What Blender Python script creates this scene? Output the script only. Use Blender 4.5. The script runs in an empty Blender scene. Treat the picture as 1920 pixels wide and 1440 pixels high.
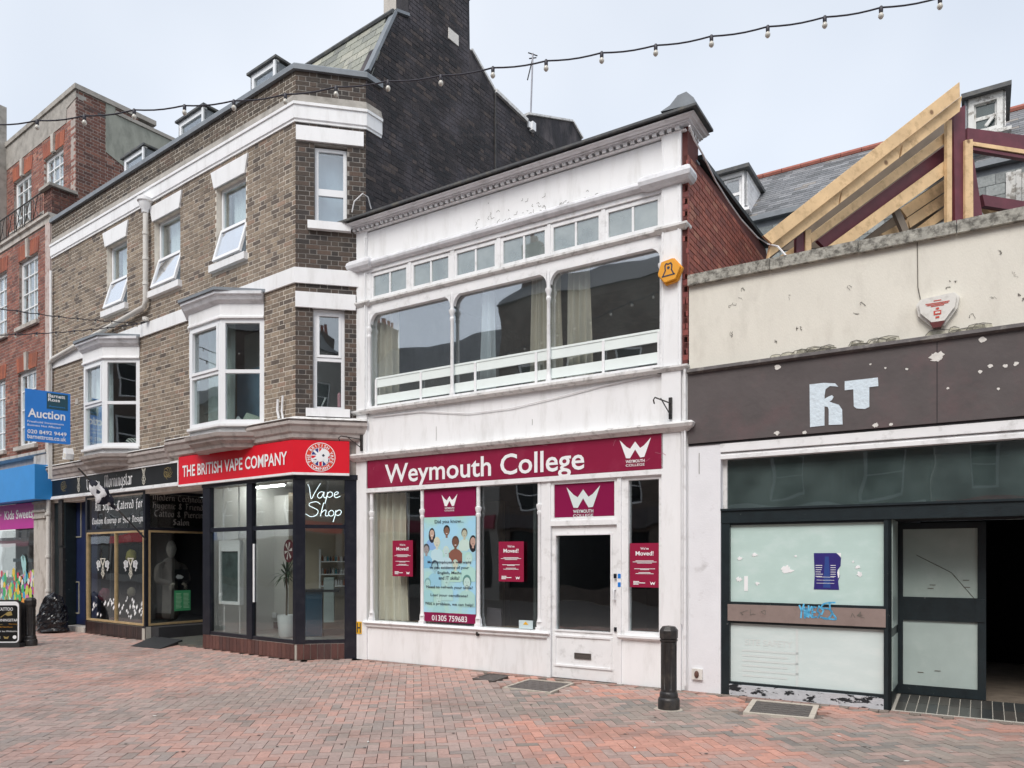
import bpy, math, random
from math import sin, cos, pi, radians
from mathutils import Vector, Matrix, noise
random.seed(7)
SC = bpy.context.scene
COL = SC.collection

# ------------------------------------------------------------------ camera
FPX, CX, HY, CAMZ = 1400.0, 960.0, 1047.0, 1.65
cam = bpy.data.cameras.new('camera'); camo = bpy.data.objects.new('camera', cam); COL.objects.link(camo)
camo.location = (0, 0, CAMZ); camo.rotation_euler = (pi/2, 0, 0)
cam.sensor_width = 36; cam.lens = FPX/1920*36; cam.shift_y = (HY-720)/1920
cam.clip_start = .05; cam.clip_end = 600
SC.camera = camo
# ------------------------------------------------------------------ light
SUN_EL, SUN_AZ = 48, 205      # azimuth measured clockwise from +Y (the view direction)
w = bpy.data.worlds.new('World'); SC.world = w; w.use_nodes = True
nt = w.node_tree; nt.nodes.clear()
out = nt.nodes.new('ShaderNodeOutputWorld'); bg = nt.nodes.new('ShaderNodeBackground')
bg2 = nt.nodes.new('ShaderNodeBackground'); add = nt.nodes.new('ShaderNodeAddShader')
sky = nt.nodes.new('ShaderNodeTexSky'); sky.sky_type = 'NISHITA'; sky.sun_disc = False
sky.sun_elevation = radians(SUN_EL); sky.sun_rotation = radians(SUN_AZ); sky.air_density = 1; sky.dust_density = 3
bg.inputs[1].default_value = 0.06
nt.links.new(sky.outputs[0], bg.inputs[0])
tc = nt.nodes.new('ShaderNodeTexCoord'); nz = nt.nodes.new('ShaderNodeTexNoise'); nz.inputs['Scale'].default_value = 2.3
nz.inputs['Detail'].default_value = 3; nz.inputs['Roughness'].default_value = .45
cr = nt.nodes.new('ShaderNodeValToRGB')
cr.color_ramp.elements[0].position = .3; cr.color_ramp.elements[0].color = (.455, .48, .505, 1)
cr.color_ramp.elements[1].position = .7; cr.color_ramp.elements[1].color = (.625, .635, .64, 1)
nt.links.new(tc.outputs['Generated'], nz.inputs['Vector']); nt.links.new(nz.outputs[0], cr.inputs[0])
nt.links.new(cr.outputs[0], bg2.inputs[0]); bg2.inputs[1].default_value = 1.0
nt.links.new(bg.outputs[0], add.inputs[0]); nt.links.new(bg2.outputs[0], add.inputs[1]); nt.links.new(add.outputs[0], out.inputs[0])
sd = bpy.data.lights.new('sun', 'SUN'); sd.energy = 1.5; sd.angle = radians(28); sd.color = (1, .965, .92)
so = bpy.data.objects.new('sun', sd); COL.objects.link(so)
az, el = radians(SUN_AZ), radians(SUN_EL)
sdir = Vector((sin(az)*cos(el), cos(az)*cos(el), sin(el)))
so.rotation_euler = sdir.to_track_quat('Z', 'Y').to_euler(); so.location = (0, -5, 20)
vs = SC.view_settings
vs.view_transform = 'Standard'; vs.look = 'None'; vs.exposure = 0.38; vs.gamma = 1; vs.use_curve_mapping = False

# ------------------------------------------------------------------ helpers
class Face:
    """vertical plane: u to the right, v outwards to the street, z up"""
    def __init__(s, p, d):
        s.p = Vector(p); s.d = Vector(d).normalized(); s.n = Vector((s.d.y, -s.d.x))
        s.ang = math.atan2(s.d.y, s.d.x)
    def P(s, u, v, z):
        q = s.p + s.d*u + s.n*v
        return Vector((q.x, q.y, z))
    def q(s, u, v=0): return s.p + s.d*u + s.n*v
    def u(s, px, v=0):
        a = (px-CX)/FPX; o = s.p + s.n*v
        return (a*o.y - o.x)/(s.d.x - a*s.d.y)
    def z(s, px, py, v=0):
        Y = s.q(s.u(px, v), v).y
        return CAMZ + (HY-py)/FPX*Y
    def uz(s, px, py, v=0): return s.u(px, v), s.z(px, py, v)
def face_pts(a, b): return Face(a, Vector(b)-Vector(a))
def gpt(px, py, z=0):
    Y = FPX*(CAMZ-z)/(py-HY); return Vector(((px-CX)/FPX*Y, Y, z))
def ray(px, py, Y): return Vector(((px-CX)/FPX*Y, Y, CAMZ+(HY-py)/FPX*Y))

def tag(o, label=None, cat=None, group=None, kind=None):
    if label: o['label'] = label
    if cat: o['category'] = cat
    if group: o['group'] = group
    if kind: o['kind'] = kind
    return o
WLOC = {}
def thing(name, loc, label, cat, group=None):
    o = bpy.data.objects.new(name, None); COL.objects.link(o); o.location = loc; o.empty_display_size = .2
    WLOC[o.name] = Vector(loc)
    return tag(o, label, cat, group)
def wl(o): return WLOC.get(o.name, Vector((0, 0, 0))) if o else Vector((0, 0, 0))

class MB:
    def __init__(s): s.v = []; s.f = []; s.c = []; s.m = []; s.cc = None; s.mi = 0
    def face(s, idx):
        s.f.append(idx); s.c.append(s.cc); s.m.append(s.mi)
    def hexa(s, P):   # 8 points: bottom 4 (ccw from above), top 4
        b = len(s.v); s.v += [tuple(p) for p in P]
        for q in ((0,3,2,1),(4,5,6,7),(0,1,5,4),(1,2,6,5),(2,3,7,6),(3,0,4,7)): s.face([b+i for i in q])
    def box(s, F, u0, u1, v0, v1, z0, z1):   # v0 inner < v1 outer
        if u0 > u1: u0, u1 = u1, u0
        if v0 > v1: v0, v1 = v1, v0
        if z0 > z1: z0, z1 = z1, z0
        # outward v is towards the viewer: ccw from above = (u0,v1),(u1,v1),(u1,v0),(u0,v0)
        s.hexa([F.P(u0,v1,z0),F.P(u1,v1,z0),F.P(u1,v0,z0),F.P(u0,v0,z0),F.P(u0,v1,z1),F.P(u1,v1,z1),F.P(u1,v0,z1),F.P(u0,v0,z1)])
        return s
    def frame(s, F, u0, u1, z0, z1, w, v0, v1):
        s.box(F,u0,u1,v0,v1,z0,z0+w); s.box(F,u0,u1,v0,v1,z1-w,z1)
        s.box(F,u0,u0+w,v0,v1,z0+w,z1-w); s.box(F,u1-w,u1,v0,v1,z0+w,z1-w); return s
    def prism(s, F, pts, v0, v1):     # polygon in (u,z), ccw as seen by the viewer
        a = sum(pts[i][0]*pts[(i+1)%len(pts)][1]-pts[(i+1)%len(pts)][0]*pts[i][1] for i in range(len(pts)))
        if a < 0: pts = pts[::-1]
        n = len(pts); b = len(s.v)
        s.v += [tuple(F.P(u,v1,z)) for u,z in pts] + [tuple(F.P(u,v0,z)) for u,z in pts]
        s.face([b+i for i in range(n)]); s.face([b+n+i for i in range(n)][::-1])
        for i in range(n):
            j = (i+1)%n; s.face([b+i, b+n+i, b+n+j, b+j])
        return s
    def slab(s, pts, z0, z1):         # polygon in plan (x,y), any order
        a = sum(pts[i][0]*pts[(i+1)%len(pts)][1]-pts[(i+1)%len(pts)][0]*pts[i][1] for i in range(len(pts)))
        if a < 0: pts = pts[::-1]
        n = len(pts); b = len(s.v)
        s.v += [(p[0],p[1],z1) for p in pts] + [(p[0],p[1],z0) for p in pts]
        s.face([b+i for i in range(n)]); s.face([b+n+i for i in range(n)][::-1])
        for i in range(n):
            j = (i+1)%n; s.face([b+i, b+n+i, b+n+j, b+j])
        return s
    def tube(s, pts, r, k=8, r1=None, cap=True):
        pts = [Vector(p) for p in pts]; n = len(pts); b = len(s.v)
        prev = None
        for i, p in enumerate(pts):
            t = (pts[min(i+1,n-1)] - pts[max(i-1,0)]).normalized()
            if prev is None:
                a = Vector((0,0,1)) if abs(t.z) < .9 else Vector((1,0,0))
                x = t.cross(a).normalized()
            else: x = (prev - t*prev.dot(t)).normalized()
            prev = x; y = t.cross(x)
            rr = r if r1 is None else r + (r1-r)*i/(n-1)
            for j in range(k):
                s.v.append(tuple(p + (x*cos(2*pi*j/k) + y*sin(2*pi*j/k))*rr))
        for i in range(n-1):
            for j in range(k):
                s.face([b+i*k+j, b+i*k+(j+1)%k, b+(i+1)*k+(j+1)%k, b+(i+1)*k+j])
        if cap:
            s.face([b+j for j in range(k)][::-1]); s.face([b+(n-1)*k+j for j in range(k)])
        return s
    def beam(s, a, b_, wid, dep, up=Vector((0,0,1))):   # rectangular bar between two points
        a = Vector(a); b_ = Vector(b_); t = (b_-a).normalized(); x = t.cross(up)
        if x.length < 1e-4: x = Vector((1,0,0))
        x.normalize(); y = x.cross(t)
        x *= wid/2; y *= dep/2
        s.hexa([a-x-y, a+x-y, b_+x-y, b_-x-y, a-x+y, a+x+y, b_+x+y, b_-x+y]); return s
    def lathe(s, c, prof, k=24, cap=True):
        c = Vector(c); b = len(s.v); n = len(prof)
        for r, z in prof:
            for j in range(k): s.v.append((c.x+r*cos(2*pi*j/k), c.y+r*sin(2*pi*j/k), c.z+z))
        for i in range(n-1):
            for j in range(k): s.face([b+i*k+j, b+i*k+(j+1)%k, b+(i+1)*k+(j+1)%k, b+(i+1)*k+j])
        if cap: s.face([b+j for j in range(k)][::-1]); s.face([b+(n-1)*k+j for j in range(k)])
        return s
    def ball(s, c, rx, ry=None, rz=None, k=12, m=8, fn=None):
        ry = ry or rx; rz = rz or rx; c = Vector(c); b = len(s.v)
        for i in range(m+1):
            th = pi*i/m
            for j in range(k):
                ph = 2*pi*j/k; p = Vector((sin(th)*cos(ph), sin(th)*sin(ph), -cos(th)))
                if fn: p = fn(p)
                s.v.append((c.x+p.x*rx, c.y+p.y*ry, c.z+p.z*rz))
        for i in range(m):
            for j in range(k): s.face([b+i*k+j, b+i*k+(j+1)%k, b+(i+1)*k+(j+1)%k, b+(i+1)*k+j])
        return s
    def sweep(s, path, prof, closed=False):
        """path: plan points left to right; prof: (outward v, z) points top to bottom on the outside, open; closed back to the wall"""
        path = [Vector((p[0], p[1])) for p in path]; n = len(path); k = len(prof); b = len(s.v)
        for i, p in enumerate(path):
            ns = []
            if i > 0: d = (path[i]-path[i-1]).normalized(); ns.append(Vector((d.y,-d.x)))
            if i < n-1: d = (path[i+1]-path[i]).normalized(); ns.append(Vector((d.y,-d.x)))
            m = sum(ns, Vector((0,0)))/len(ns); m = m/m.length_squared
            for v, z in prof: s.v.append((p.x+m.x*v, p.y+m.y*v, z))
        for i in range(n-1):
            for j in range(k):
                j2 = (j+1) % k
                s.face([b+i*k+j, b+i*k+j2, b+(i+1)*k+j2, b+(i+1)*k+j])
        s.face([b+j for j in range(k)][::-1]); s.face([b+(n-1)*k+j for j in range(k)])
        return s
    def quad(s, F, u0, u1, z0, z1, v):
        b = len(s.v); s.v += [tuple(F.P(*a)) for a in ((u0,v,z0),(u1,v,z0),(u1,v,z1),(u0,v,z1))]; s.face([b,b+1,b+2,b+3]); return s
    def polyq(s, F, pts, v):
        a = sum(pts[i][0]*pts[(i+1)%len(pts)][1]-pts[(i+1)%len(pts)][0]*pts[i][1] for i in range(len(pts)))
        if a < 0: pts = pts[::-1]
        b = len(s.v); s.v += [tuple(F.P(u,v,z)) for u,z in pts]; s.face(list(range(b, b+len(pts)))); return s
    def build(s, name, mat, parent=None, smooth=False, kind=None, label=None, cat=None, group=None, loc=None):
        L = wl(parent)
        if parent is None and loc is not None: L = Vector(loc)
        me = bpy.data.meshes.new(name)
        me.from_pydata([(v[0]-L.x, v[1]-L.y, v[2]-L.z) for v in s.v], [], s.f)
        mats = mat if isinstance(mat, (list, tuple)) else [mat]
        for m in mats: me.materials.append(m)
        if len(mats) > 1: me.polygons.foreach_set('material_index', s.m)
        if any(c is not None for c in s.c):
            at = me.color_attributes.new('tint', 'FLOAT_COLOR', 'CORNER')
            buf = []
            for f, c in zip(s.f, s.c): buf += list((c or (.5,.5,.5))[:3]) + [1.0] if len(f) == 1 else (list((c or (.5,.5,.5))[:3]) + [1.0])*len(f)
            at.data.foreach_set('color', buf)
        if smooth:
            me.polygons.foreach_set('use_smooth', [True]*len(s.f))
            try: me.set_sharp_from_angle(angle=radians(40))
            except Exception: pass
        me.update()
        o = bpy.data.objects.new(name, me); COL.objects.link(o)
        if parent: o.parent = parent
        elif loc is not None: o.location = loc
        WLOC[o.name] = Vector(L)
        return tag(o, label, cat, group, kind)

# ------------------------------------------------------------------ materials
def M(name, col, rough=.7, var=.15, scale=3.0, bump=0.0, bscale=60, metal=0, dirt=None, dirt_amt=.3, dscale=1.2, spec=.5, stretch=None, dlo=.5, dhi=.68, emit=0, coat=0):
    m = bpy.data.materials.new(name); m.use_nodes = True; n = m.node_tree; B = n.nodes['Principled BSDF']
    B.inputs['Roughness'].default_value = rough; B.inputs['Metallic'].default_value = metal
    B.inputs['Specular IOR Level'].default_value = spec
    g = n.nodes.new('ShaderNodeNewGeometry'); src = g.outputs['Position']
    if stretch:
        mp = n.nodes.new('ShaderNodeMapping'); mp.inputs['Scale'].default_value = stretch
        n.links.new(src, mp.inputs[0]); src = mp.outputs[0]
    cur = None
    if isinstance(col, str):
        if col == 'tint': a = n.nodes.new('ShaderNodeAttribute'); a.attribute_name = 'tint'; cur = a.outputs['Color']
        else: a = n.nodes.new('ShaderNodeObjectInfo'); cur = a.outputs['Color']
    else:
        a = n.nodes.new('ShaderNodeRGB'); a.outputs[0].default_value = (*col, 1); cur = a.outputs[0]
    if var:
        t = n.nodes.new('ShaderNodeTexNoise'); t.inputs['Scale'].default_value = scale; t.inputs['Detail'].default_value = 6; t.inputs['Roughness'].default_value = .6
        n.links.new(src, t.inputs['Vector'])
        r = n.nodes.new('ShaderNodeMapRange'); r.inputs[1].default_value = .25; r.inputs[2].default_value = .75
        r.inputs[3].default_value = 1-var; r.inputs[4].default_value = 1+var
        n.links.new(t.outputs[0], r.inputs[0])
        mx = n.nodes.new('ShaderNodeVectorMath'); mx.operation = 'SCALE'
        n.links.new(cur, mx.inputs[0]); n.links.new(r.outputs[0], mx.inputs['Scale']); cur = mx.outputs[0]
    if dirt:
        t = n.nodes.new('ShaderNodeTexNoise'); t.inputs['Scale'].default_value = dscale; t.inputs['Detail'].default_value = 8; t.inputs['Roughness'].default_value = .65
        n.links.new(src, t.inputs['Vector'])
        r = n.nodes.new('ShaderNodeMapRange'); r.inputs[1].default_value = dlo; r.inputs[2].default_value = dhi; r.inputs[3].default_value = 0; r.inputs[4].default_value = dirt_amt
        n.links.new(t.outputs[0], r.inputs[0])
        mm = n.nodes.new('ShaderNodeMix'); mm.data_type = 'RGBA'
        n.links.new(r.outputs[0], mm.inputs[0]); n.links.new(cur, mm.inputs[6]); mm.inputs[7].default_value = (*dirt, 1); cur = mm.outputs[2]
    n.links.new(cur, B.inputs['Base Color'])
    if bump:
        t = n.nodes.new('ShaderNodeTexNoise'); t.inputs['Scale'].default_value = bscale; t.inputs['Detail'].default_value = 5
        n.links.new(src, t.inputs['Vector'])
        b = n.nodes.new('ShaderNodeBump'); b.inputs['Strength'].default_value = bump; b.inputs['Distance'].default_value = .01
        n.links.new(t.outputs[0], b.inputs['Height']); n.links.new(b.outputs[0], B.inputs['Normal'])
    if emit:
        n.links.new(cur, B.inputs['Emission Color']); B.inputs['Emission Strength'].default_value = emit
    if coat: B.inputs['Coat Weight'].default_value = coat
    return m
def glass(name, tint=(.9,.94,.93), refl=.12, haze=0, hcol=(.5,.58,.56), wob=.02, ior=1.6):
    m = bpy.data.materials.new(name); m.use_nodes = True; n = m.node_tree; n.nodes.clear()
    o = n.nodes.new('ShaderNodeOutputMaterial'); tr = n.nodes.new('ShaderNodeBsdfTransparent'); gl = n.nodes.new('ShaderNodeBsdfGlossy')
    tr.inputs[0].default_value = (*tint, 1); gl.inputs['Roughness'].default_value = .015; gl.inputs['Color'].default_value = (.95,.97,1,1)
    g = n.nodes.new('ShaderNodeNewGeometry'); t = n.nodes.new('ShaderNodeTexNoise'); t.inputs['Scale'].default_value = 1.1; t.inputs['Detail'].default_value = 1
    n.links.new(g.outputs['Position'], t.inputs['Vector'])
    b = n.nodes.new('ShaderNodeBump'); b.inputs['Strength'].default_value = wob; b.inputs['Distance'].default_value = .3
    n.links.new(t.outputs[0], b.inputs['Height']); n.links.new(b.outputs[0], gl.inputs['Normal'])
    dt = n.nodes.new('ShaderNodeVectorMath'); dt.operation = 'DOT_PRODUCT'; n.links.new(g.outputs['Normal'], dt.inputs[0]); n.links.new(g.outputs['Incoming'], dt.inputs[1])
    ab = n.nodes.new('ShaderNodeMath'); ab.operation = 'ABSOLUTE'; n.links.new(dt.outputs['Value'], ab.inputs[0])
    om = n.nodes.new('ShaderNodeMath'); om.operation = 'SUBTRACT'; om.inputs[0].default_value = 1; n.links.new(ab.outputs[0], om.inputs[1])
    pw = n.nodes.new('ShaderNodeMath'); pw.operation = 'POWER'; pw.inputs[1].default_value = 4; n.links.new(om.outputs[0], pw.inputs[0])
    a = n.nodes.new('ShaderNodeMath'); a.operation = 'ADD'; a.inputs[1].default_value = refl; a.use_clamp = True
    n.links.new(pw.outputs[0], a.inputs[0])
    mx = n.nodes.new('ShaderNodeMixShader'); n.links.new(a.outputs[0], mx.inputs[0])
    if haze:
        df = n.nodes.new('ShaderNodeBsdfDiffuse'); df.inputs[0].default_value = (*hcol, 1)
        t2 = n.nodes.new('ShaderNodeTexNoise'); t2.inputs['Scale'].default_value = 2.5; t2.inputs['Detail'].default_value = 6
        n.links.new(g.outputs['Position'], t2.inputs['Vector'])
        r = n.nodes.new('ShaderNodeMapRange'); r.inputs[1].default_value = .3; r.inputs[2].default_value = .7; r.inputs[3].default_value = haze*.6; r.inputs[4].default_value = haze*1.3
        n.links.new(t2.outputs[0], r.inputs[0])
        m2 = n.nodes.new('ShaderNodeMixShader'); n.links.new(r.outputs[0], m2.inputs[0]); n.links.new(tr.outputs[0], m2.inputs[1]); n.links.new(df.outputs[0], m2.inputs[2])
        n.links.new(m2.outputs[0], mx.inputs[1])
    else: n.links.new(tr.outputs[0], mx.inputs[1])
    n.links.new(gl.outputs[0], mx.inputs[2]); n.links.new(mx.outputs[0], o.inputs[0])
    return m
DK = (.10,.09,.075)
m_white = M('white_paint', (.86,.87,.88), .55, .035, 1.5, .12, 25, dirt=(.46,.45,.42), dirt_amt=.42, dscale=2.6, dlo=.50, dhi=.78, stretch=(2.2,2.2,.5))
m_trim = M('white_trim', (.84,.85,.86), .45, .05, 4, .08, 40, dirt=(.34,.33,.31), dirt_amt=.5, dscale=7, dlo=.53, dhi=.75)
m_ledge = M('weathered_white_ledge', (.72,.72,.71), .6, .1, 5, .15, 40, dirt=(.20,.19,.18), dirt_amt=.7, dscale=9, dlo=.5, dhi=.7)
m_corn = M('grey_painted_cornice', (.72,.73,.76), .55, .1, 6, .1, 40, dirt=(.36,.36,.37), dirt_amt=.5, dscale=5)
m_lead = M('lead_sheet', (.20,.225,.25), .5, .2, 5, .1, 20)
m_lead_d = M('dark_lead_roof', (.075,.08,.085), .6, .3, 6, .2, 30, dirt=(.2,.18,.12), dirt_amt=.4, dscale=6)
m_upvc = M('white_upvc', (.84,.86,.88), .3, .02, 3)
m_black = M('black_gloss_paint', (.010,.012,.020), .28, .2, 6, dirt=(.05,.05,.055), dirt_amt=.3, dscale=7)
m_navy = M('worn_dark_green_black_paint', (.010,.018,.022), .4, .3, 8, .15, 50, dirt=(.35,.36,.36), dirt_amt=.8, dscale=22, dlo=.69, dhi=.72)
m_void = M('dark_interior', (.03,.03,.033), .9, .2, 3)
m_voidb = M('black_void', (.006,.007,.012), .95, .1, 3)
m_room = M('room_wall_grey', (.24,.25,.25), .9, .1, 2)
m_rooml = M('room_wall_pale', (.62,.62,.60), .8, .06, 2)
m_floor = M('shop_floor', (.30,.29,.28), .35, .15, 4)
m_concrete = M('cement_render', (.36,.34,.31), .9, .22, 5, .4, 50, dirt=(.16,.15,.13), dirt_amt=.6, dscale=4)
m_mort_y = M('pale_mortar', (.74,.69,.61), .95, .2, 6, .4, 120)
m_mort_d = M('sooty_mortar', (.27,.255,.235), .95, .3, 8, .4, 120)
m_mort_r = M('dark_red_painted_mortar', (.11,.03,.026), .8, .2, 6, .3, 120)
m_mort_l = M('grey_mortar', (.40,.35,.32), .95, .2, 6, .4, 120)
def bm(name, rough=.85, dirt=DK, amt=.35, ds=2.5, bump=.45, var=.25):
    return (M(name, 'tint', rough, var, 28, bump, 110, dirt=dirt, dirt_amt=amt, dscale=ds),
            M(name+'_single', 'obj', rough, var, 28, bump, 110, dirt=dirt, dirt_amt=amt, dscale=ds))
m_bry = bm('stock_brick', dirt=(.13,.105,.08), amt=.38, ds=1.3)
m_brr = bm('red_painted_brick', .6, (.12,.035,.03), .3, 3)
m_brl = bm('old_red_brick', .85, (.10,.06,.05), .5, 1.3)
m_pav = bm('clay_paver', .8, (.17,.135,.115), .5, .8, .25, .16)
m_tile = bm('glazed_plinth_tile', .3, (.05,.03,.03), .3, 5, .05, .2)
m_slate = bm('slate', .55, (.10,.11,.12), .4, 4, .25, .25)
m_tarb = bm('tarred_brick', .8, (.105,.095,.11), .85, .9, .5, .5)
m_blackwall = M('tarred_side_wall', (.020,.018,.023), .75, .5, 4, .9, 22, dirt=(.105,.09,.095), dirt_amt=.95, dscale=1.1, dlo=.45, dhi=.62, stretch=(1.4,1.4,.7))
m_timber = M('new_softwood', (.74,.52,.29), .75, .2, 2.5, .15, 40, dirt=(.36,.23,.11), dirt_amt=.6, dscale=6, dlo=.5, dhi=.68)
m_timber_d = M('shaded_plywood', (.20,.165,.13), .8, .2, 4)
m_steel = M('red_oxide_steel', (.13,.028,.042), .55, .25, 5, dirt=(.05,.015,.02), dirt_amt=.5)
m_cream = M('cream_masonry_paint', (.74,.715,.635), .8, .05, 2, .25, 50, dirt=(.45,.42,.36), dirt_amt=.42, dscale=2.2, dlo=.5, dhi=.75, stretch=(1.6,1.6,.7))
m_coping = M('mossy_stone_coping', (.40,.39,.345), .95, .3, 9, .7, 45, dirt=(.085,.08,.07), dirt_amt=.85, dscale=13, dlo=.45, dhi=.62)
m_brown = M('dark_brown_fascia', (.092,.078,.078), .65, .2, 2, .3, 14, dirt=(.135,.085,.088), dirt_amt=.8, dscale=1.3)
m_scar = M('pale_blue_scar', (.66,.76,.83), .8, .08, 12, .8, 30)
m_bare = M('bare_plaster', (.72,.70,.66), .9, .1, 20, .3, 60)
m_crack = M('crack_grime', (.16,.15,.13), .95, .2, 20)
m_pilar = M('grubby_white_render', (.78,.79,.82), .75, .05, 3, .25, 50, dirt=(.36,.34,.33), dirt_amt=.5, dscale=3.5, dlo=.58, dhi=.72)
m_frost = M('whitewashed_glass', (.53,.69,.65), .25, .05, 3, dirt=(.63,.75,.73), dirt_amt=.5, dscale=3, stretch=(1,1,2))
m_frost2 = M('whitewashed_glass_pale', (.65,.75,.74), .25, .04, 3, dirt=(.72,.79,.78), dirt_amt=.5, dscale=3, stretch=(1,1,3))
m_frost3 = M('dusty_door_glass', (.36,.44,.41), .3, .08, 3, dirt=(.44,.50,.48), dirt_amt=.5, dscale=4)
m_kick = M('brown_metal_rail', (.27,.21,.19), .4, .1, 4, dirt=(.16,.12,.11), dirt_amt=.4, dscale=6)
m_red = M('red_sign', (.72,.006,.022), .35, .04, 3)
m_maroon = M('maroon_sign', (.26,.014,.052), .3, .08, 1.5, .12, 5, dirt=(.36,.06,.11), dirt_amt=.4, dscale=2.2)
m_maroon2 = M('maroon_vinyl', (.24,.008,.065), .3, .05, 2)
m_poster = M('maroon_poster', (.30,.010,.05), .4, .05, 2)
m_txt = M('white_lettering', (.88,.89,.90), .4, 0)
m_ink = M('dark_ink', (.03,.04,.07), .5, 0)
m_gold = M('gold_lettering', (.55,.42,.16), .35, .2, 30, metal=.5)
m_goldf = M('brass_window_frame', (.52,.38,.20), .4, .2, 8, metal=.2)
m_signblk = M('black_sign_panel', (.012,.013,.014), .3, .3, 3, spec=.35)
m_blue = M('blue_board', (.012,.20,.66), .4, .06, 3)
m_cyan = M('blue_fascia', (.03,.28,.70), .45, .06, 3)
m_pink = M('magenta_fascia', (.48,.02,.30), .45, .06, 3)
m_tealp = M('dark_teal_panel', (.005,.06,.09), .4, 0)
m_iron = M('black_cast_iron', (.022,.021,.021), .42, .3, 20, .2, 60, dirt=(.09,.075,.06), dirt_amt=.5, dscale=9)
m_cover = M('iron_cover', (.10,.088,.082), .6, .3, 15, .3, 60, dirt=(.2,.17,.15), dirt_amt=.5, dscale=12)
m_cfr = M('pale_cover_frame', (.52,.47,.40), .8, .15, 10)
m_pipe = M('cream_pipe', (.68,.66,.62), .45, .1, 5, dirt=(.4,.37,.32), dirt_amt=.4, dscale=5)
m_curt = M('cream_curtain', (.80,.74,.64), .9, .1, 4)
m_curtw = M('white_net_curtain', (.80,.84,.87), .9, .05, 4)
m_rail = M('pale_green_rail', (.80,.87,.85), .4, .04, 4)
m_orange = M('orange_alarm', (.80,.36,.03), .35, .05, 3)
m_alarm = M('white_alarm', (.72,.71,.67), .4, .05, 5, dirt=(.35,.33,.3), dirt_amt=.4, dscale=12)
m_cable = M('black_cable', (.03,.028,.04), .5, 0)
m_wcable = M('white_cable', (.75,.75,.76), .5, 0)
m_bulb = M('opal_bulb', (.62,.60,.54), .15, .05, 20)
m_plastic = M('black_bin_plastic', (.010,.010,.012), .16, .2, 8, .1, 12)
m_rubber = M('black_rubber', (.028,.030,.032), .7, .2, 10, .2, 80)
m_stone = M('streaked_stone', (.50,.47,.43), .85, .12, 4, .3, 50, dirt=(.22,.18,.14), dirt_amt=.7, dscale=3.5, stretch=(1.5,1.5,.7))
m_pinkwood = M('pinkish_cornice_paint', (.46,.415,.39), .7, .12, 6, .15, 40, dirt=(.19,.165,.155), dirt_amt=.6, dscale=7)
m_oldwhite = M('flaking_white_paint', (.70,.71,.69), .8, .1, 8, .4, 30, dirt=(.22,.2,.17), dirt_amt=.8, dscale=7, dlo=.5, dhi=.6)
m_tileblk = M('dirty_floor_tile', (.10,.105,.095), .45, .3, 8, dirt=(.2,.18,.13), dirt_amt=.5, dscale=5)
m_grout = M('pale_grout', (.45,.43,.38), .9, .1, 10)
m_rubble = M('rubble_dirt', (.16,.13,.10), .95, .3, 6, 1, 15)
m_ridge = M('terracotta_ridge', (.34,.12,.09), .8, .2, 6)
m_neon = M('lit_neon_tube', (.85,.95,1.0), .3, 0, emit=1.2)
m_lightp = M('lit_strip_light', (1,.98,.95), .3, 0, emit=34)
m_yellow = M('yellow_sign', (.80,.45,.02), .4, 0)
g_clear = glass('window_glass', refl=.16)
g_big = glass('upper_showroom_glass', (.92,.95,.95), .22, haze=.035)
g_top = glass('frosty_transom_glass', (.7,.8,.8), .14, haze=.5, hcol=(.46,.52,.51))
g_shop = glass('shop_glass', (.9,.93,.92), .09, wob=.015, ior=1.5)
g_dark = glass('dirty_glass', (.35,.45,.45), .06, haze=.42, hcol=(.13,.18,.175), wob=.03, ior=1.4)

def knots(m):
    n = m.node_tree; B = n.nodes['Principled BSDF']; src = B.inputs['Base Color'].links[0].from_socket
    g = n.nodes.new('ShaderNodeNewGeometry'); v = n.nodes.new('ShaderNodeTexVoronoi'); v.inputs['Scale'].default_value = 2.6
    n.links.new(g.outputs['Position'], v.inputs['Vector']); r = n.nodes.new('ShaderNodeMapRange')
    r.inputs[1].default_value = .07; r.inputs[2].default_value = .13; r.inputs[3].default_value = .85; r.inputs[4].default_value = 0
    n.links.new(v.outputs['Distance'], r.inputs[0]); mx = n.nodes.new('ShaderNodeMix'); mx.data_type = 'RGBA'
    n.links.new(r.outputs[0], mx.inputs[0]); n.links.new(src, mx.inputs[6]); mx.inputs[7].default_value = (.16,.08,.04,1); n.links.new(mx.outputs[2], B.inputs['Base Color'])
knots(m_timber)
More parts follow.
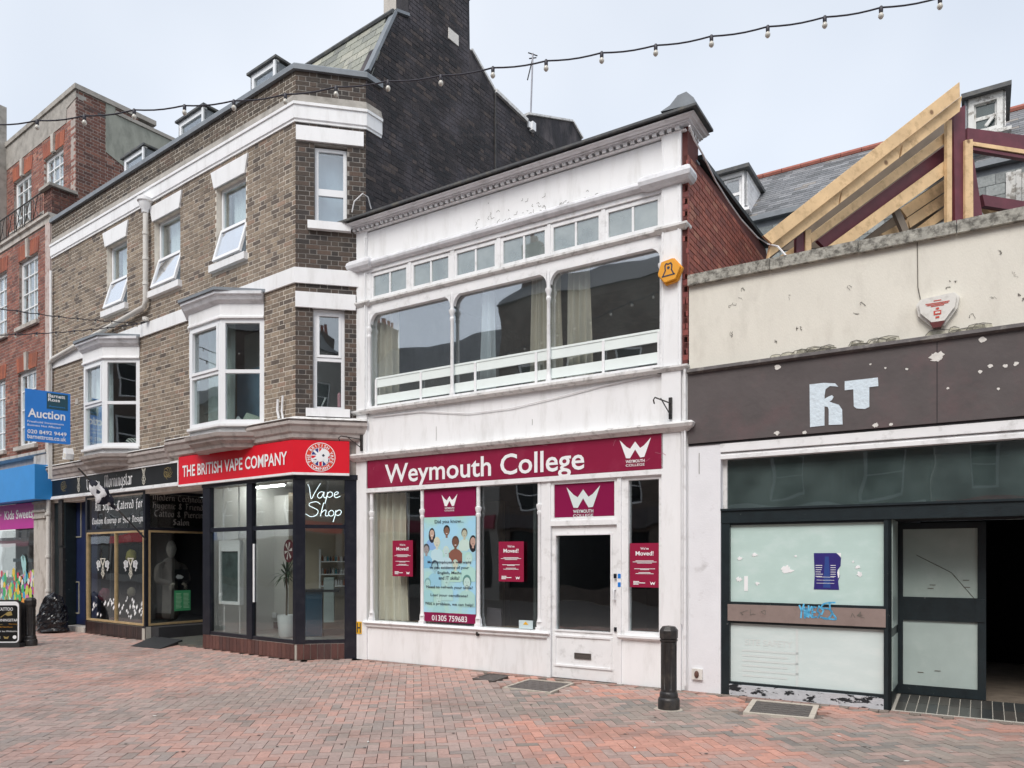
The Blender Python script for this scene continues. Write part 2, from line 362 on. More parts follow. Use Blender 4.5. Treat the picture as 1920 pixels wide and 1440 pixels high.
# ------------------------------------------------------------------ pieces (bricks, tiles, pavers, slates)
BOXM = {}
def boxmesh(a, b, c, mat, name):
    key = (round(a,3), round(b,3), round(c,3), mat.name)
    if key in BOXM: return BOXM[key]
    me = bpy.data.meshes.new(name)
    x, y, z = a/2, b/2, c/2
    me.from_pydata([(-x,-y,-z),(x,-y,-z),(x,y,-z),(-x,y,-z),(-x,-y,z),(x,-y,z),(x,y,z),(-x,y,z)], [],
                   [(0,3,2,1),(4,5,6,7),(0,1,5,4),(1,2,6,5),(2,3,7,6),(3,0,4,7)])
    me.materials.append(mat); BOXM[key] = me; return me
class Pieces:
    """boxes with their own colour; the largest in view become single objects, the rest one stuff part"""
    def __init__(s): s.L = []
    def add(s, c, size, R, col): s.L.append((c, size, R, col))
    def flush(s, name, mats, parent, limit=300, face_dim=(0, 2), stuffname=None):
        def key(p):
            c, sz, R, col = p
            nrm = R @ Vector((0,-1,0)) if face_dim == (0,2) else R @ Vector((0,0,1))
            d = Vector((0,0,CAMZ)) - c; px = CX+FPX*c.x/max(c.y,.1); py = HY-FPX*(c.z-CAMZ)/max(c.y,.1)
            vis = 1 if (0 < px < 1920 and 0 < py < 1440) else .01
            return -vis*sz[face_dim[0]]*sz[face_dim[1]]*abs(nrm.dot(d.normalized()))/d.length_squared
        L = sorted(s.L, key=key); W = wl(parent)
        for c, sz, R, col in L[:limit]:
            o = bpy.data.objects.new(name, boxmesh(*sz, mats[1], name)); COL.objects.link(o)
            o.parent = parent; o.location = c - W; o.rotation_euler = R.to_euler(); o.color = (*col, 1)
        rest = L[limit:]
        if rest:
            mb = MB()
            for c, sz, R, col in rest:
                x, y, z = sz[0]/2, sz[1]/2, sz[2]/2; mb.cc = col
                mb.hexa([c + R @ Vector(q) for q in ((-x,-y,-z),(x,-y,-z),(x,y,-z),(-x,y,-z),(-x,-y,z),(x,-y,z),(x,y,z),(-x,y,z))])
            mb.build(stuffname or name, mats[0], parent, kind='stuff')
def RZ(a): return Matrix.Rotation(a, 3, 'Z')
def pick(pal):
    r = random.random()*sum(p[0] for p in pal)
    for wt, c in pal:
        r -= wt
        if r <= 0: break
    k = random.uniform(.85, 1.15); return tuple(x*k for x in c)
def brick_wall(P, F, u0, u1, z0, z1, holes, pal, clip=None, bl=.215, bh=.065, j=.0135, dep=.05, flemish=True, proud=0, tone=None):
    z = z0; row = 0
    while z + bh*.5 < z1:
        h = min(bh, z1-z)
        a, b = (u0, u1) if clip is None else clip(z+h)
        iv = [(a, b)] if b > a else []
        for (hu0, hu1, hz0, hz1) in holes:
            if z+h > hz0+.012 and z < hz1-.012:
                nv = []
                for p, q in iv:
                    if hu1 <= p or hu0 >= q: nv.append((p, q)); continue
                    if hu0 > p: nv.append((p, hu0))
                    if hu1 < q: nv.append((hu1, q))
                iv = nv
        pat = [bl, bl/2-j/2] if flemish else [bl]
        for p, q in iv:
            per = sum(pat)+j*len(pat); off = (row % 2)*(per/2 if not flemish else (bl*.75+j))
            x = u0 - per - off; k = 0
            while x < q:
                L = pat[k % len(pat)]; xa, xb = max(x, p), min(x+L, q)
                if xb-xa > .025:
                    col = pick(pal)
                    if tone: col = tone(F, (xa+xb)/2, z, col)
                    pr = proud + random.uniform(-.002, .002)
                    LL = L if xb-xa > L-.002 else xb-xa
                    P.add(F.P((xa+xb)/2, pr-dep/2, z+h/2), (LL, dep, h-.0), RZ(F.ang), col)
                x += L+j; k += 1
        z += bh+j; row += 1
def wall_slab(F, u0, u1, z0, z1, holes, v0, v1, mb=None):
    mb = mb or MB()
    us = sorted({u0, u1, *[min(max(h[k],u0),u1) for h in holes for k in (0,1)]}); zs = sorted({z0, z1, *[min(max(h[k],z0),z1) for h in holes for k in (2,3)]})
    for i in range(len(us)-1):
        run = None
        for k in range(len(zs)-1):
            cu, cz = (us[i]+us[i+1])/2, (zs[k]+zs[k+1])/2
            solid = not any(h[0] < cu < h[1] and h[2] < cz < h[3] for h in holes)
            if solid and run is None: run = zs[k]
            if not solid and run is not None: mb.box(F, us[i], us[i+1], v0, v1, run, zs[k]); run = None
        if run is not None: mb.box(F, us[i], us[i+1], v0, v1, run, zs[-1])
    return mb
def window(F, u0, u1, z0, z1, v, parent, fw=.055, fd=.06, ub=(), zb=(), bw=.035, mat=None, gm=None, label=None, name='window', curtain=None):
    mat = mat or m_upvc; gm = gm or g_clear
    mb = MB(); mb.frame(F, u0, u1, z0, z1, fw, v-fd/2, v+fd/2)
    us = [u0+fw] + list(ub) + [u1-fw]; zs = [z0+fw] + list(zb) + [z1-fw]
    for b in zb: mb.box(F, u0+fw, u1-fw, v-fd/2+.004, v+fd/2-.004, b-bw/2, b+bw/2)
    for b in ub:
        for i in range(len(zs)-1):
            mb.box(F, b-bw/2, b+bw/2, v-fd/2+.008, v+fd/2-.008, zs[i]+(bw/2 if i else 0), zs[i+1]-(bw/2 if i < len(zs)-2 else 0))
    o = mb.build(name, mat, parent, label=label)
    for i in range(len(us)-1):
        for k in range(len(zs)-1):
            a = us[i]+(bw/2 if i else 0); b = us[i+1]-(bw/2 if i < len(us)-2 else 0)
            c = zs[k]+(bw/2 if k else 0); d = zs[k+1]-(bw/2 if k < len(zs)-2 else 0)
            MB().box(F, a-.002, b+.002, v-.006, v+.0, c-.002, d+.002).build('pane', gm, o)
    return o
def text(s, F, u0, u1, z0, z1, v, mat, parent=None, off=0, name='lettering', fit=True, spacing=1.0, depth=.004, shear=0, **kw):
    cu = bpy.data.curves.new('t', 'FONT'); cu.body = s; cu.size = 1; cu.offset = off; cu.space_character = spacing; cu.shear = shear; cu.resolution_u = 3
    cu.align_x = 'CENTER'
    to = bpy.data.objects.new('t', cu); COL.objects.link(to)
    me = bpy.data.meshes.new_from_object(to); bpy.data.objects.remove(to); bpy.data.curves.remove(cu)
    xs = [q.co.x for q in me.vertices]; ys = [q.co.y for q in me.vertices]
    x0, x1, y0, y1 = min(xs), max(xs), min(ys), max(ys)
    mb = MB(); n = len(me.vertices)
    mb.v = [tuple(F.P(u0+(q.co.x-x0)/(x1-x0)*(u1-u0), v, z0+(q.co.y-y0)/(y1-y0)*(z1-z0))) for q in me.vertices]
    for p in me.polygons: mb.face(list(p.vertices))
    bpy.data.meshes.remove(me)
    return mb.build(name, mat, parent, **kw)
def strokes(mb, F, lines, u0, z0, su, sz, v, w, ang=None):
    """flat ribbons; ang = fixed broad nib angle, otherwise even width"""
    for L in lines:
        pts = [Vector((u0+x*su, z0+y*sz)) for x, y in L]
        for a, b in zip(pts[:-1], pts[1:]):
            d = b-a
            if d.length < 1e-6: continue
            if ang is not None:
                nb = Vector((cos(ang), sin(ang)))*w/2
                if abs(d.normalized().cross(nb.normalized())) < .3: nb = nb + Vector((-d.y, d.x)).normalized()*w*.12
            else: nb = Vector((-d.y, d.x)).normalized()*w/2; e = d.normalized()*w*.35; a, b = a-e, b+e
            mb.polyq(F, [tuple(a-nb), tuple(a+nb), tuple(b+nb), tuple(b-nb)], v)
    return mb
# broad-nib skeleton letters (x height 1, ascender 1.6, descender -.5)
GB = {
'a': (.62,[[(.1,.85),(.3,1),(.5,.85),(.5,.12),(.62,0)],[(.5,.55),(.1,.4),(.1,.12),(.25,0),(.5,.2)]]),
'b': (.62,[[(.1,1.6),(.1,.1),(.3,0),(.5,.15),(.5,.85),(.3,1),(.1,.8)]]),
'c': (.5,[[(.48,.88),(.3,1),(.1,.85),(.1,.15),(.28,0),(.48,.14)]]),
'd': (.62,[[(.5,1.0),(.3,1),(.1,.85),(.1,.15),(.3,0),(.5,.15),(.5,1.1),(.25,1.5)]]),
'e': (.52,[[(.1,.5),(.45,.65),(.45,.85),(.28,1),(.1,.85),(.1,.15),(.28,0),(.48,.14)]]),
'f': (.46,[[(.5,1.45),(.35,1.6),(.2,1.4),(.2,-.3)],[(.02,.95),(.45,.95)]]),
'g': (.62,[[(.5,.9),(.3,1),(.1,.85),(.1,.2),(.3,.05),(.5,.2)],[(.5,1),(.5,-.25),(.3,-.45),(.08,-.3)]]),
'h': (.62,[[(.1,1.6),(.1,0)],[(.1,.8),(.3,1),(.5,.85),(.5,.1),(.4,-.3)]]),
'i': (.32,[[(.05,.9),(.16,1),(.16,.1),(.28,0)],[(.12,1.3),(.22,1.38)]]),
'l': (.32,[[(.16,1.6),(.16,.1),(.28,0)]]),
'k': (.6,[[(.1,1.6),(.1,0)],[(.1,.5),(.45,1)],[(.2,.55),(.52,0)]]),
'm': (.98,[[(.02,.9),(.14,1),(.14,0)],[(.14,.82),(.3,1),(.48,.85),(.48,0)],[(.48,.82),(.66,1),(.82,.85),(.82,.12),(.94,0)]]),
'n': (.64,[[(.02,.9),(.14,1),(.14,0)],[(.14,.82),(.32,1),(.5,.85),(.5,.12),(.6,0)]]),
'o': (.6,[[(.3,1),(.1,.85),(.1,.15),(.3,0),(.5,.15),(.5,.85),(.3,1)]]),
'p': (.62,[[(.04,.9),(.14,1),(.14,-.5)],[(.14,.8),(.32,1),(.5,.85),(.5,.15),(.32,0),(.14,.1)]]),
'r': (.46,[[(.04,.9),(.14,1),(.14,0)],[(.14,.8),(.28,1),(.44,.86)]]),
's': (.5,[[(.45,.88),(.28,1),(.1,.85),(.12,.62),(.42,.38),(.44,.15),(.26,0),(.06,.14)]]),
't': (.42,[[(.16,1.35),(.16,.12),(.3,0),(.4,.1)],[(.0,.98),(.38,.98)]]),
'u': (.64,[[(.04,.95),(.14,1),(.14,.15),(.3,0),(.5,.2)],[(.5,1),(.5,.1),(.62,0)]]),
'v': (.58,[[(.06,.95),(.14,1),(.14,.15),(.28,0),(.48,.2),(.48,.8),(.36,1)]]),
'y': (.62,[[(.06,.95),(.14,1),(.14,.2),(.3,.05),(.5,.2)],[(.5,1),(.5,0),(.25,-.45),(.1,-.35)]]),
'A': (.9,[[(.1,1.3),(.3,1.5),(.5,1.45),(.7,1.2),(.7,.1),(.85,0)],[(.38,1.45),(.3,.3),(.08,0)],[(.3,.7),(.7,.7)]]),
'C': (.8,[[(.75,1.3),(.55,1.5),(.3,1.4),(.12,1.0),(.12,.4),(.3,.05),(.55,0),(.76,.25)],[(.45,1.4),(.45,.1)]]),
'D': (.9,[[(.1,1.4),(.45,1.5),(.75,1.1),(.75,.4),(.45,0),(.1,.1)],[(.3,1.45),(.3,.1)]]),
'F': (.8,[[(.1,1.5),(.7,1.45)],[(.3,1.5),(.3,0)],[(.3,.8),(.6,.8)]]),
'H': (.85,[[(.15,1.4),(.25,1.5),(.2,.1),(.1,0)],[(.2,.85),(.5,1.0),(.7,.8),(.7,.1),(.5,-.2)],[(.35,1.5),(.6,1.5)]]),
'M': (1.15,[[(.02,1.3),(.2,1.5),(.2,.1),(.06,0)],[(.2,1.3),(.45,1.5),(.6,1.35),(.6,.05)],[(.6,1.3),(.85,1.5),(1.0,1.3),(1.0,.1),(1.1,0)]]),
'P': (.8,[[(.1,1.3),(.25,1.5),(.25,-.2)],[(.25,1.4),(.5,1.5),(.7,1.3),(.7,.8),(.5,.6),(.25,.7)]]),
'S': (.72,[[(.64,1.3),(.4,1.5),(.15,1.3),(.15,1.0),(.6,.6),(.6,.2),(.35,0),(.08,.2)],[(.38,1.45),(.38,.1)]]),
'T': (.8,[[(.05,1.3),(.25,1.5),(.5,1.35),(.75,1.5)],[(.3,1.3),(.12,1.0),(.12,.4),(.3,.05),(.55,0),(.72,.2)]]),
'V': (.85,[[(.05,1.4),(.2,1.5),(.2,.4),(.4,0),(.7,.4),(.7,1.2),(.5,1.5)]]),
'Y': (.85,[[(.05,1.4),(.18,1.5),(.18,.8),(.4,.6),(.65,.8)],[(.65,1.5),(.65,.3),(.4,-.1),(.15,0)]]),
'&': (.75,[[(.65,.3),(.4,0),(.12,.2),(.15,.5),(.5,.9),(.5,1.3),(.33,1.45),(.18,1.2),(.6,.05)]]),
' ': (.42,[]), '.': (.3,[[(.1,.05),(.2,.15)]])}
def blackletter(s, F, u0, u1, z0, xh, v, mat, parent, wf=.17, name='lettering'):
    tot = sum(GB[c][0]+.1 for c in s); su = (u1-u0)/tot; mb = MB(); x = u0
    for c in s:
        strokes(mb, F, GB[c][1], x, z0, su, xh, v, wf*min(su, xh*1.0)*1.15, radians(38)); x += (GB[c][0]+.1)*su
    return mb.build(name, mat, parent)
def curtain(F, u0, u1, z0, z1, v, mat, label, cat='curtain', group=None, folds=8, amp=.03, flare=0):
    mb = MB(); n = folds*6; rows = 6; b = 0
    rnd = random.random()*10
    for r in range(rows+1):
        t = r/rows
        for i in range(n+1):
            s = i/n; uu = u0+(u1-u0)*s + flare*(1-t)*(s-.5)
            a = amp*(sin(s*folds*2*pi+.6*sin(t*3+rnd))+.4*sin(s*folds*3.7+rnd+t))
            mb.v.append(tuple(F.P(uu, v+a, z0+(z1-z0)*t)))
    for r in range(rows):
        for i in range(n):
            a = r*(n+1)+i; mb.face([a, a+1, a+n+2, a+n+1])
    return mb.build('curtain', mat, None, smooth=False, label=label, cat=cat, group=group, loc=F.P((u0+u1)/2, v, z0))
# ------------------------------------------------------------------ the planes of the street front
V = Face((-3.507, 12.09), (.7987, -.6019))              # long front of the stock brick building, u<0 to the left of its corner
C = Face((-3.507, 12.09), (.98, .201))                  # its narrow splayed corner
CW = 1.12
SW = Face(C.q(CW), (.6019, .7987))                      # its tarred side wall, running back
W = Face((-2.573, 12.334), (.8459, -.5334))             # white building and the cream one beside it
WR = W.u(1280)
SR = Face(W.q(WR+.07), (.5334, .8459))                  # red brick side wall of the white building
VL = -9.22                                              # left end of V
L2 = Face(V.q(VL), V.d)                                 # red brick building further left
print('WR', WR, 'zW', [round(W.z(1260, y), 2) for y in (208, 258, 330, 462, 690, 795, 808, 881)])

# ------------------------------------------------------------------ ground
g = MB(); g.v = [(-70,-70,-.03),(70,-70,-.03),(70,70,-.03),(-70,70,-.03)]; g.face([0,1,2,3])
m_ground = M('sandy_joint_ground', (.17,.145,.13), .95, .25, 30, .4, 60)
g.build('ground', m_ground, None, kind='structure', label=None)
ground = bpy.data.objects['ground']
pa = radians(-7.5)
A1 = Vector((cos(pa), -sin(pa)*-1)); A1 = Vector((cos(-pa), sin(-pa)))     # B set direction (nearly across the view)
A2 = Vector((-A1.y, A1.x))
RP = RZ(math.atan2(A1.y, A1.x))
covers = []   # (centre, dir, halfw, halfd)
def quad_cover(pts):
    return [Vector((gpt(*p).x, gpt(*p).y)) for p in pts]
cov1 = quad_cover([(1393,1336),(1526,1348),(1536,1323),(1411,1311)])
cov2 = quad_cover([(942,1289),(1033,1299),(1077,1281),(992,1273)])
cov3 = quad_cover([(886,1272),(925,1277),(957,1267),(917,1263)])
def inside(p, poly, m=.05):
    s = None
    n = len(poly); c = sum(poly, Vector((0,0)))/n
    for i in range(n):
        a, b = poly[i], poly[(i+1)%n]
        d = (b-a).normalized(); q = p-a; cr = d.x*q.y-d.y*q.x
        sc = d.x*(c-a).y-d.y*(c-a).x
        if cr*(1 if sc > 0 else -1) < -m: return False
    return True
pav_root = None
PV = Pieces()
def nn(x, y, s, o=0): return noise.noise(Vector((x*s+o, y*s-o*.7, o)))
U = .1
def paver_col(x, y):
    Yd = y
    q = nn(x, y, .55, 3)*.9 + nn(x, y, 1.6, 9)*.5
    # the laid bands: a grey-buff band passing the bollard and a red band in front of it
    vv = (Vector((x,y))-W.p).dot(W.n)
    grey = .28 + q*.9
    if x > -.5: grey += .38*math.exp(-((vv-1.55)/.75)**2) - .55*math.exp(-((vv-2.75)/.42)**2) + .05
    if vv < .9: grey -= .28
    if x < -3: grey += .02
    r = random.random()
    if r < grey: base = random.choice([(.30,.25,.21),(.33,.265,.22),(.25,.225,.20),(.32,.25,.21)])
    elif r < grey+.34: base = (.42,.285,.24)
    elif r < grey+.72: base = (.50,.265,.205)
    else: base = (.60,.27,.19)
    if x < 0: base = tuple(b*.60+.40*k for b, k in zip(base, (.44,.32,.28)))
    k = random.uniform(.9, 1.1)
    g_ = sum(base)/3; return tuple((c*.80+g_*.20)*k*1.03 for c in base)
for a in range(-190, 190):
    for b in range(-20, 230):
        c4 = (a-b) % 4
        if c4 not in (0, 3): continue
        if c4 == 0: lx, ly, sx, sy = a+1, b+.5, 2, 1
        else: lx, ly, sx, sy = a+.5, b+1, 1, 2
        p = A1*(lx*U) + A2*(ly*U)
        if p.y < 4.2 or abs(p.x) > .75*p.y+1.2: continue
        if (p-V.p).dot(V.n) < .02 and p.x < V.p.x+.3 and not (V.u(382) < 99 and -4.72 < (p-V.p).dot(V.d) < -2.8 and (p-V.p).dot(V.n) > -.0): continue
        if (p-C.p).dot(C.n) < .02 and C.p.x < p.x < C.q(CW).x+.05: continue
        if (p-W.p).dot(W.n) < .14 and p.x > W.p.x: continue
        if any(inside(p, cv) for cv in (cov1, cov2, cov3)): continue
        cc = Vector((p.x, p.y, -.03 + nn(p.x,p.y,1.3)*.003 + random.uniform(-.0018,.0018)))
        tilt = Matrix.Rotation(random.uniform(-.008,.008), 3, 'X') @ Matrix.Rotation(random.uniform(-.008,.008), 3, 'Y')
        PV.add(cc, (sx*U-.006, sy*U-.006, .06), RP @ tilt, paver_col(p.x, p.y))
# soldier course against the building fronts
for F, ua, ub in ((W, .2, 10.5), (V, -9.2, -7.5)):
    u = ua
    while u < ub:
        PV.add(F.P(u+.05, .075, -.029), (.092, .125, .06), RZ(F.ang), random.choice([(.36,.22,.18),(.30,.20,.17),(.24,.20,.17)])); u += .1
print('pavers', len(PV.L))
PV.flush('paver', m_pav, ground, 300, (0, 1))
for k, (cv, lab, fr) in enumerate(((cov1, 'large iron inspection cover in a pale frame, right of the bollard', 1), (cov2, 'iron inspection cover in a thin pale frame in front of the white door', .5), (cov3, 'smallest dark iron cover set in the paving left of the door', .2))):
    c = sum(cv, Vector((0,0)))/4
    t = thing('manhole_cover', (c.x, c.y, 0), lab, 'manhole cover', 'iron covers in the paving')
    mb = MB(); wf = .045*fr+.012
    inner = []
    for i in range(4):
        a, b, d = cv[i-1], cv[i], cv[(i+1)%4]
        e1 = (a-b).normalized(); e2 = (d-b).normalized(); inner.append(b+(e1+e2)*wf)
    for i in range(4):
        j = (i+1)%4
        z1 = .004
        mb.slab([cv[i], cv[j], inner[j], inner[i]], -.03, z1)
    mb.build('frame', m_cfr if fr > .3 else m_cover, t)
    mb = MB(); mb.slab([c+(p-c)*.985 for p in inner], -.03, -.004)
    pl = mb.build('plate', m_cover, t)
    mb = MB(); e = (inner[1]-inner[0]); f = (inner[3]-inner[0]); N1, N2 = (11, 6)
    for i in range(N1):
        for k2 in range(N2):
            s0, t0 = (i+.5)/N1, (k2+.5)/N2
            if (i+k2) % 2 and fr < 1: continue
            p = inner[0]+e*s0+f*t0
            d1 = (e.normalized()+f.normalized()*.9).normalized()*.028*(1 if (i+k2)%2 else -1); d2 = Vector((-d1.y,d1.x))*.35
            mb.slab([p-d1-d2, p+d1-d2, p+d1+d2, p-d1+d2], -.006, -.001)
    mb.build('tread_pattern', m_cover, pl, kind='stuff')

# gum spots trodden into the paving
mb = MB(); random.seed(99)
for k in range(420):
    y = random.uniform(5.2, 13); x = random.uniform(-.7,.7)*y; p = Vector((x,y))
    if (p-W.p).dot(W.n) < .3 or (p-V.p).dot(V.n) < .2: continue
    r = random.uniform(.008,.022); mb.cc = random.choice([(.08,.07,.065),(.12,.10,.09),(.42,.39,.36),(.30,.27,.25)])
    b_ = len(mb.v); n_ = 7; a_ = random.random()
    mb.v += [(x+r*random.uniform(.7,1.1)*cos(a_+2*pi*i/n_), y+r*random.uniform(.7,1.1)*sin(a_+2*pi*i/n_), .0045) for i in range(n_)]; mb.face(list(range(b_, b_+n_)))
mb.build('gum_spots', M('gum', 'tint', .9, .1), ground, kind='stuff')
# litter flecks on the paving
for px, py in ((1190,1403),(690,1392),(1100,1297),(1573,1381),(1437,1308),(290,1343),(1065,1296),(1700,1428),(1225,1355)):
    p = gpt(px, py); mb = MB(); a = random.random()*3
    mb.slab([(p.x+cos(a+k*pi/2)*r, p.y+sin(a+k*pi/2)*r) for k, r in enumerate((.03,.01,.028,.012))], .004, .009)
    mb.build('litter', m_bare, None, label='tiny scrap of white litter lying on the paving', cat='litter', group='scraps of litter on the paving', loc=(p.x, p.y, 0))

# ================================================================== STOCK BRICK BUILDING
YB = thing('brick_building', V.P(-4.6, 0, 0), 'three storey stock brick corner building with white bands, bay windows and tarred side wall', 'building')
Z_COP, Z_SC1, Z_SC0 = 9.55, 9.03, 8.72
S1T, S1B = 6.36, 6.11
Z_SHOP = 3.88
# window openings
def opening(F, pxl, pxr, pyt, pyb): return (F.u(pxl), F.u(pxr), F.z(pxr, pyb), F.z(pxr, pyt))
UW = [opening(V, 405, 461, 318, 467), opening(V, 289, 338, 390, 528), opening(V, 200, 238, 448, 574)]
print('upper windows', [[round(x,2) for x in o] for o in UW])
zt = sum(o[3] for o in UW)/3; zb_ = sum(o[2] for o in UW)/3
UW = [(o[0], o[1], zb_, zt) for o in UW]
BAYS = [(-2.40, -1.43), (-6.53, -5.64)]
bz0, bz1, bz2 = 3.9, 5.70, 6.10
holesV = UW + [(a-.55, b+.55, 3.80, 6.02) for a, b in BAYS]
lint = []
for o in UW: lint.append((o[0]-.02, o[1]+.02, o[3], o[3]+.31))
bandV = [(VL-1, 1, S1B, S1T), (VL-1, 1, Z_SC0, Z_SC1+.14)]
sillV = [(o[0]-.12, o[1]+.06, o[2]-.12, o[2]) for o in UW]
CU = opening(C, 589, 651, 277, 422); CL = opening(C, 586, 647, 579, 769)
print('corner windows', CU, CL)
holesC = [CU, CL]
bandC = [(-1, 2, S1B, S1T), (-1, 2, Z_SC0, Z_SC1+.14), (.01, C.u(682), C.z(620,270), C.z(620,243)), (.0, C.u(667), 5.72, 5.97)]
sillC = [(CU[0]-.1, CU[1]+.06, CU[2]-.13, CU[2]), (CL[0]-.1, CL[1]+.08, CL[2]-.13, CL[2])]
BR = Pieces()
pal_y = [(5,(.265,.21,.16)),(4,(.22,.175,.135)),(3,(.30,.24,.18)),(1.6,(.13,.105,.088)),(1,(.29,.205,.155))]
pal_d = [(4,(.062,.048,.040)),(3,(.085,.062,.05)),(2,(.042,.036,.034)),(1,(.11,.075,.058))]
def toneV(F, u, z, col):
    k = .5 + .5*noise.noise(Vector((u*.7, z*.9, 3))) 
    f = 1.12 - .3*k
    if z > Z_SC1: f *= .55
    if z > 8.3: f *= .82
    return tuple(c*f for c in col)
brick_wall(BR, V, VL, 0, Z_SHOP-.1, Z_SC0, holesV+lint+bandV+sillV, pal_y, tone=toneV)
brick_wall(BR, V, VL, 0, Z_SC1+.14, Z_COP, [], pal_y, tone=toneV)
brick_wall(BR, C, 0, CW, Z_SHOP-.1, Z_SC0, holesC+bandC+sillC, pal_d)
brick_wall(BR, C, 0, CW, Z_SC1+.14, Z_COP, [], pal_d)
print('yellow bricks', len(BR.L))
BR.flush('brick', m_bry, YB, 300)
bdl = lambda H: [h for h in H]
wall_slab(V, VL, 0.0, 2.95, Z_COP, bdl(holesV), -.32, -.004).build('wall', m_mort_y, YB)
wall_slab(C, 0.02, CW, 2.95, Z_COP, bdl(holesC), -.32, -.004).build('wall', m_mort_d, YB, label='sooty dark brick splayed corner wall')
# brick reveals
for F, H, mt in ((V, UW, m_mort_y), (C, [CU, CL], m_mort_d)):
    for h in H:
        mb = MB()
        for a, b in ((h[0]-.004, h[0]+.004), (h[1]-.004, h[1]+.004)): mb.box(F, a, b, -.2, -.006, h[2], h[3])
        mb.build('reveal', mt, YB)
# bands, cornice, coping
pathVC = [V.q(VL), V.q(0), C.q(CW-.0), SW.q(.33)]
MB().sweep(pathVC, [(-.02,Z_SC1+.14),(.012,Z_SC1+.14),(.05,Z_SC1+.0),(-.02,Z_SC1+.0)]).build('render_band', m_concrete, YB)
MB().sweep(pathVC, [(-.03,Z_SC1),(.06,Z_SC1),(.06,Z_SC1-.045),(.04,Z_SC1-.05),(.04,Z_SC0+.05),(.022,Z_SC0+.03),(.022,Z_SC0),(-.03,Z_SC0)]).build('string_course', m_white, YB, label='upper white string course wrapping the corner')
pathVC2 = [V.q(VL), V.q(0), C.q(CW)]
MB().sweep(pathVC2, [(-.03,S1T),(.035,S1T),(.035,S1B),(-.03,S1B)]).build('string_course', m_white, YB, label='lower flat white string course')
MB().sweep(pathVC, [(-.30,Z_COP+.10),(.045,Z_COP+.10),(.06,Z_COP+.08),(.06,Z_COP),(-.30,Z_COP)]).build('coping', m_lead, YB)
for o in UW:
    MB().prism(V, [(o[0]-.03,o[3]),(o[1]+.0,o[3]),(o[1]+.09,o[3]+.31),(o[0]-.13,o[3]+.31)], -.02, .03).build('lintel', m_white, YB)
for h in (bandC[2], bandC[3]): MB().box(C, h[0], h[1], -.02, .04, h[2], h[3]).build('lintel', m_white, YB)
for F, S in ((V, sillV), (C, sillC)):
    for s in S: MB().box(F, s[0], s[1], -.2, .08, s[2], s[3]).build('sill', m_white, YB)
# upper sash windows with the lower light tilted out
for i, o in enumerate(UW):
    u0, u1, z0, z1 = o; zm = z0+(z1-z0)*.47
    v = -.13
    wn = window(V, u0+.02, u1-.02, z0, z1, v, YB, fw=.05, zb=(zm,), bw=.05, label='white casement with its lower light tilted open')
    wn_l = wl(wn)
    # remove the lower pane and put the tilted sash
    lowp = [c for c in wn.children if c.name.startswith('pane')][0]; bpy.data.objects.remove(lowp)
    mb = MB(); H = zm-z0-.02; th = radians(16)
    def TP(uu, h, d=0): return V.P(uu, v+.02+sin(th)*h+cos(th)*d, zm-.02-cos(th)*h+sin(th)*d)
    def tb(ua, ub, ha, hb, d0=0, d1=.045):
        mb.hexa([TP(ua,hb,d1),TP(ub,hb,d1),TP(ub,hb,d0),TP(ua,hb,d0),TP(ua,ha,d1),TP(ub,ha,d1),TP(ub,ha,d0),TP(ua,ha,d0)])
    a, b = u0+.04, u1-.04
    tb(a,b,0,.06); tb(a,b,H-.06,H); tb(a,a+.055,.06,H-.06); tb(b-.055,b,.06,H-.06)
    mb.build('tilted_sash', m_upvc, wn)
    mb = MB(); tb(a+.05,b-.05,.055,H-.055,.015,.025); mb.build('pane', glass('sash_glass', refl=.62, tint=(.8,.85,.9)) if i == 0 else bpy.data.materials['sash_glass'], wn)
    curtain(V, u0+.16, u1, z0, z1, -.26, m_curtw, ['white net curtain in the top floor window nearest the corner','white net curtain in the middle top floor window','white net curtain in the leftmost top floor window'][i], folds=4, amp=.012, group='net curtains on the top floor')  # added white sheet stands in for bright sky reflected in the glass
# corner windows
w1 = window(C, CU[0]+.01, CU[1]-.01, CU[2], CU[3]-.02, -.10, YB, fw=.055, zb=(CU[2]+(CU[3]-CU[2])*.42,), bw=.11, label='narrow white corner window of the top floor')
curtain(C, CU[0], CU[1], CU[2], CU[3], -.30, M('blue_grey_blind', (.42,.52,.66), .8, .05, 2), 'pale blue blind drawn in the narrow top corner window', cat='blind', folds=2, amp=.004)
w2 = window(C, CL[0]+.01, CL[1]-.01, CL[2], CL[3]-.02, -.10, YB, fw=.055, zb=(CL[2]+(CL[3]-CL[2])*.50,), bw=.06, label='narrow white corner window of the first floor')
MB().frame(C, CL[0]+.065, CL[1]-.065, CL[2]+(CL[3]-CL[2])*.52, CL[3]-.08, .04, -.12, -.06).build('sash', m_upvc, w2)
# rooms behind
def room(F, u0, u1, z0, z1, v0, v1, mat, parent, name='interior_wall'):
    mb = MB(); t = .05
    mb.box(F, u0, u1, v0, v0+t, z0, z1); mb.box(F, u0, u0+t, v0+t, v1, z0, z1); mb.box(F, u1-t, u1, v0+t, v1, z0, z1)
    o = mb.build(name, mat, parent); return o
m_blueroom = M('blue_grey_room', (.16,.27,.38), .9, .1, 2)
room(V, -9.1, -.1, 3.2, 9.4, -2.6, -.33, m_room, YB)
MB().box(V, -9.05, -.15, -2.55, -.33, 6.15, 6.3).box(V, -9.05, -.15, -2.55, -.33, 3.55, 3.65).box(V, -9.05, -.15, -2.55, -.33, 9.2, 9.3).build('floor', m_room, YB)
MB().box(C, .05, CW, -1.9, -1.8, 3.7, 9.3).build('interior_wall', m_blueroom, YB)
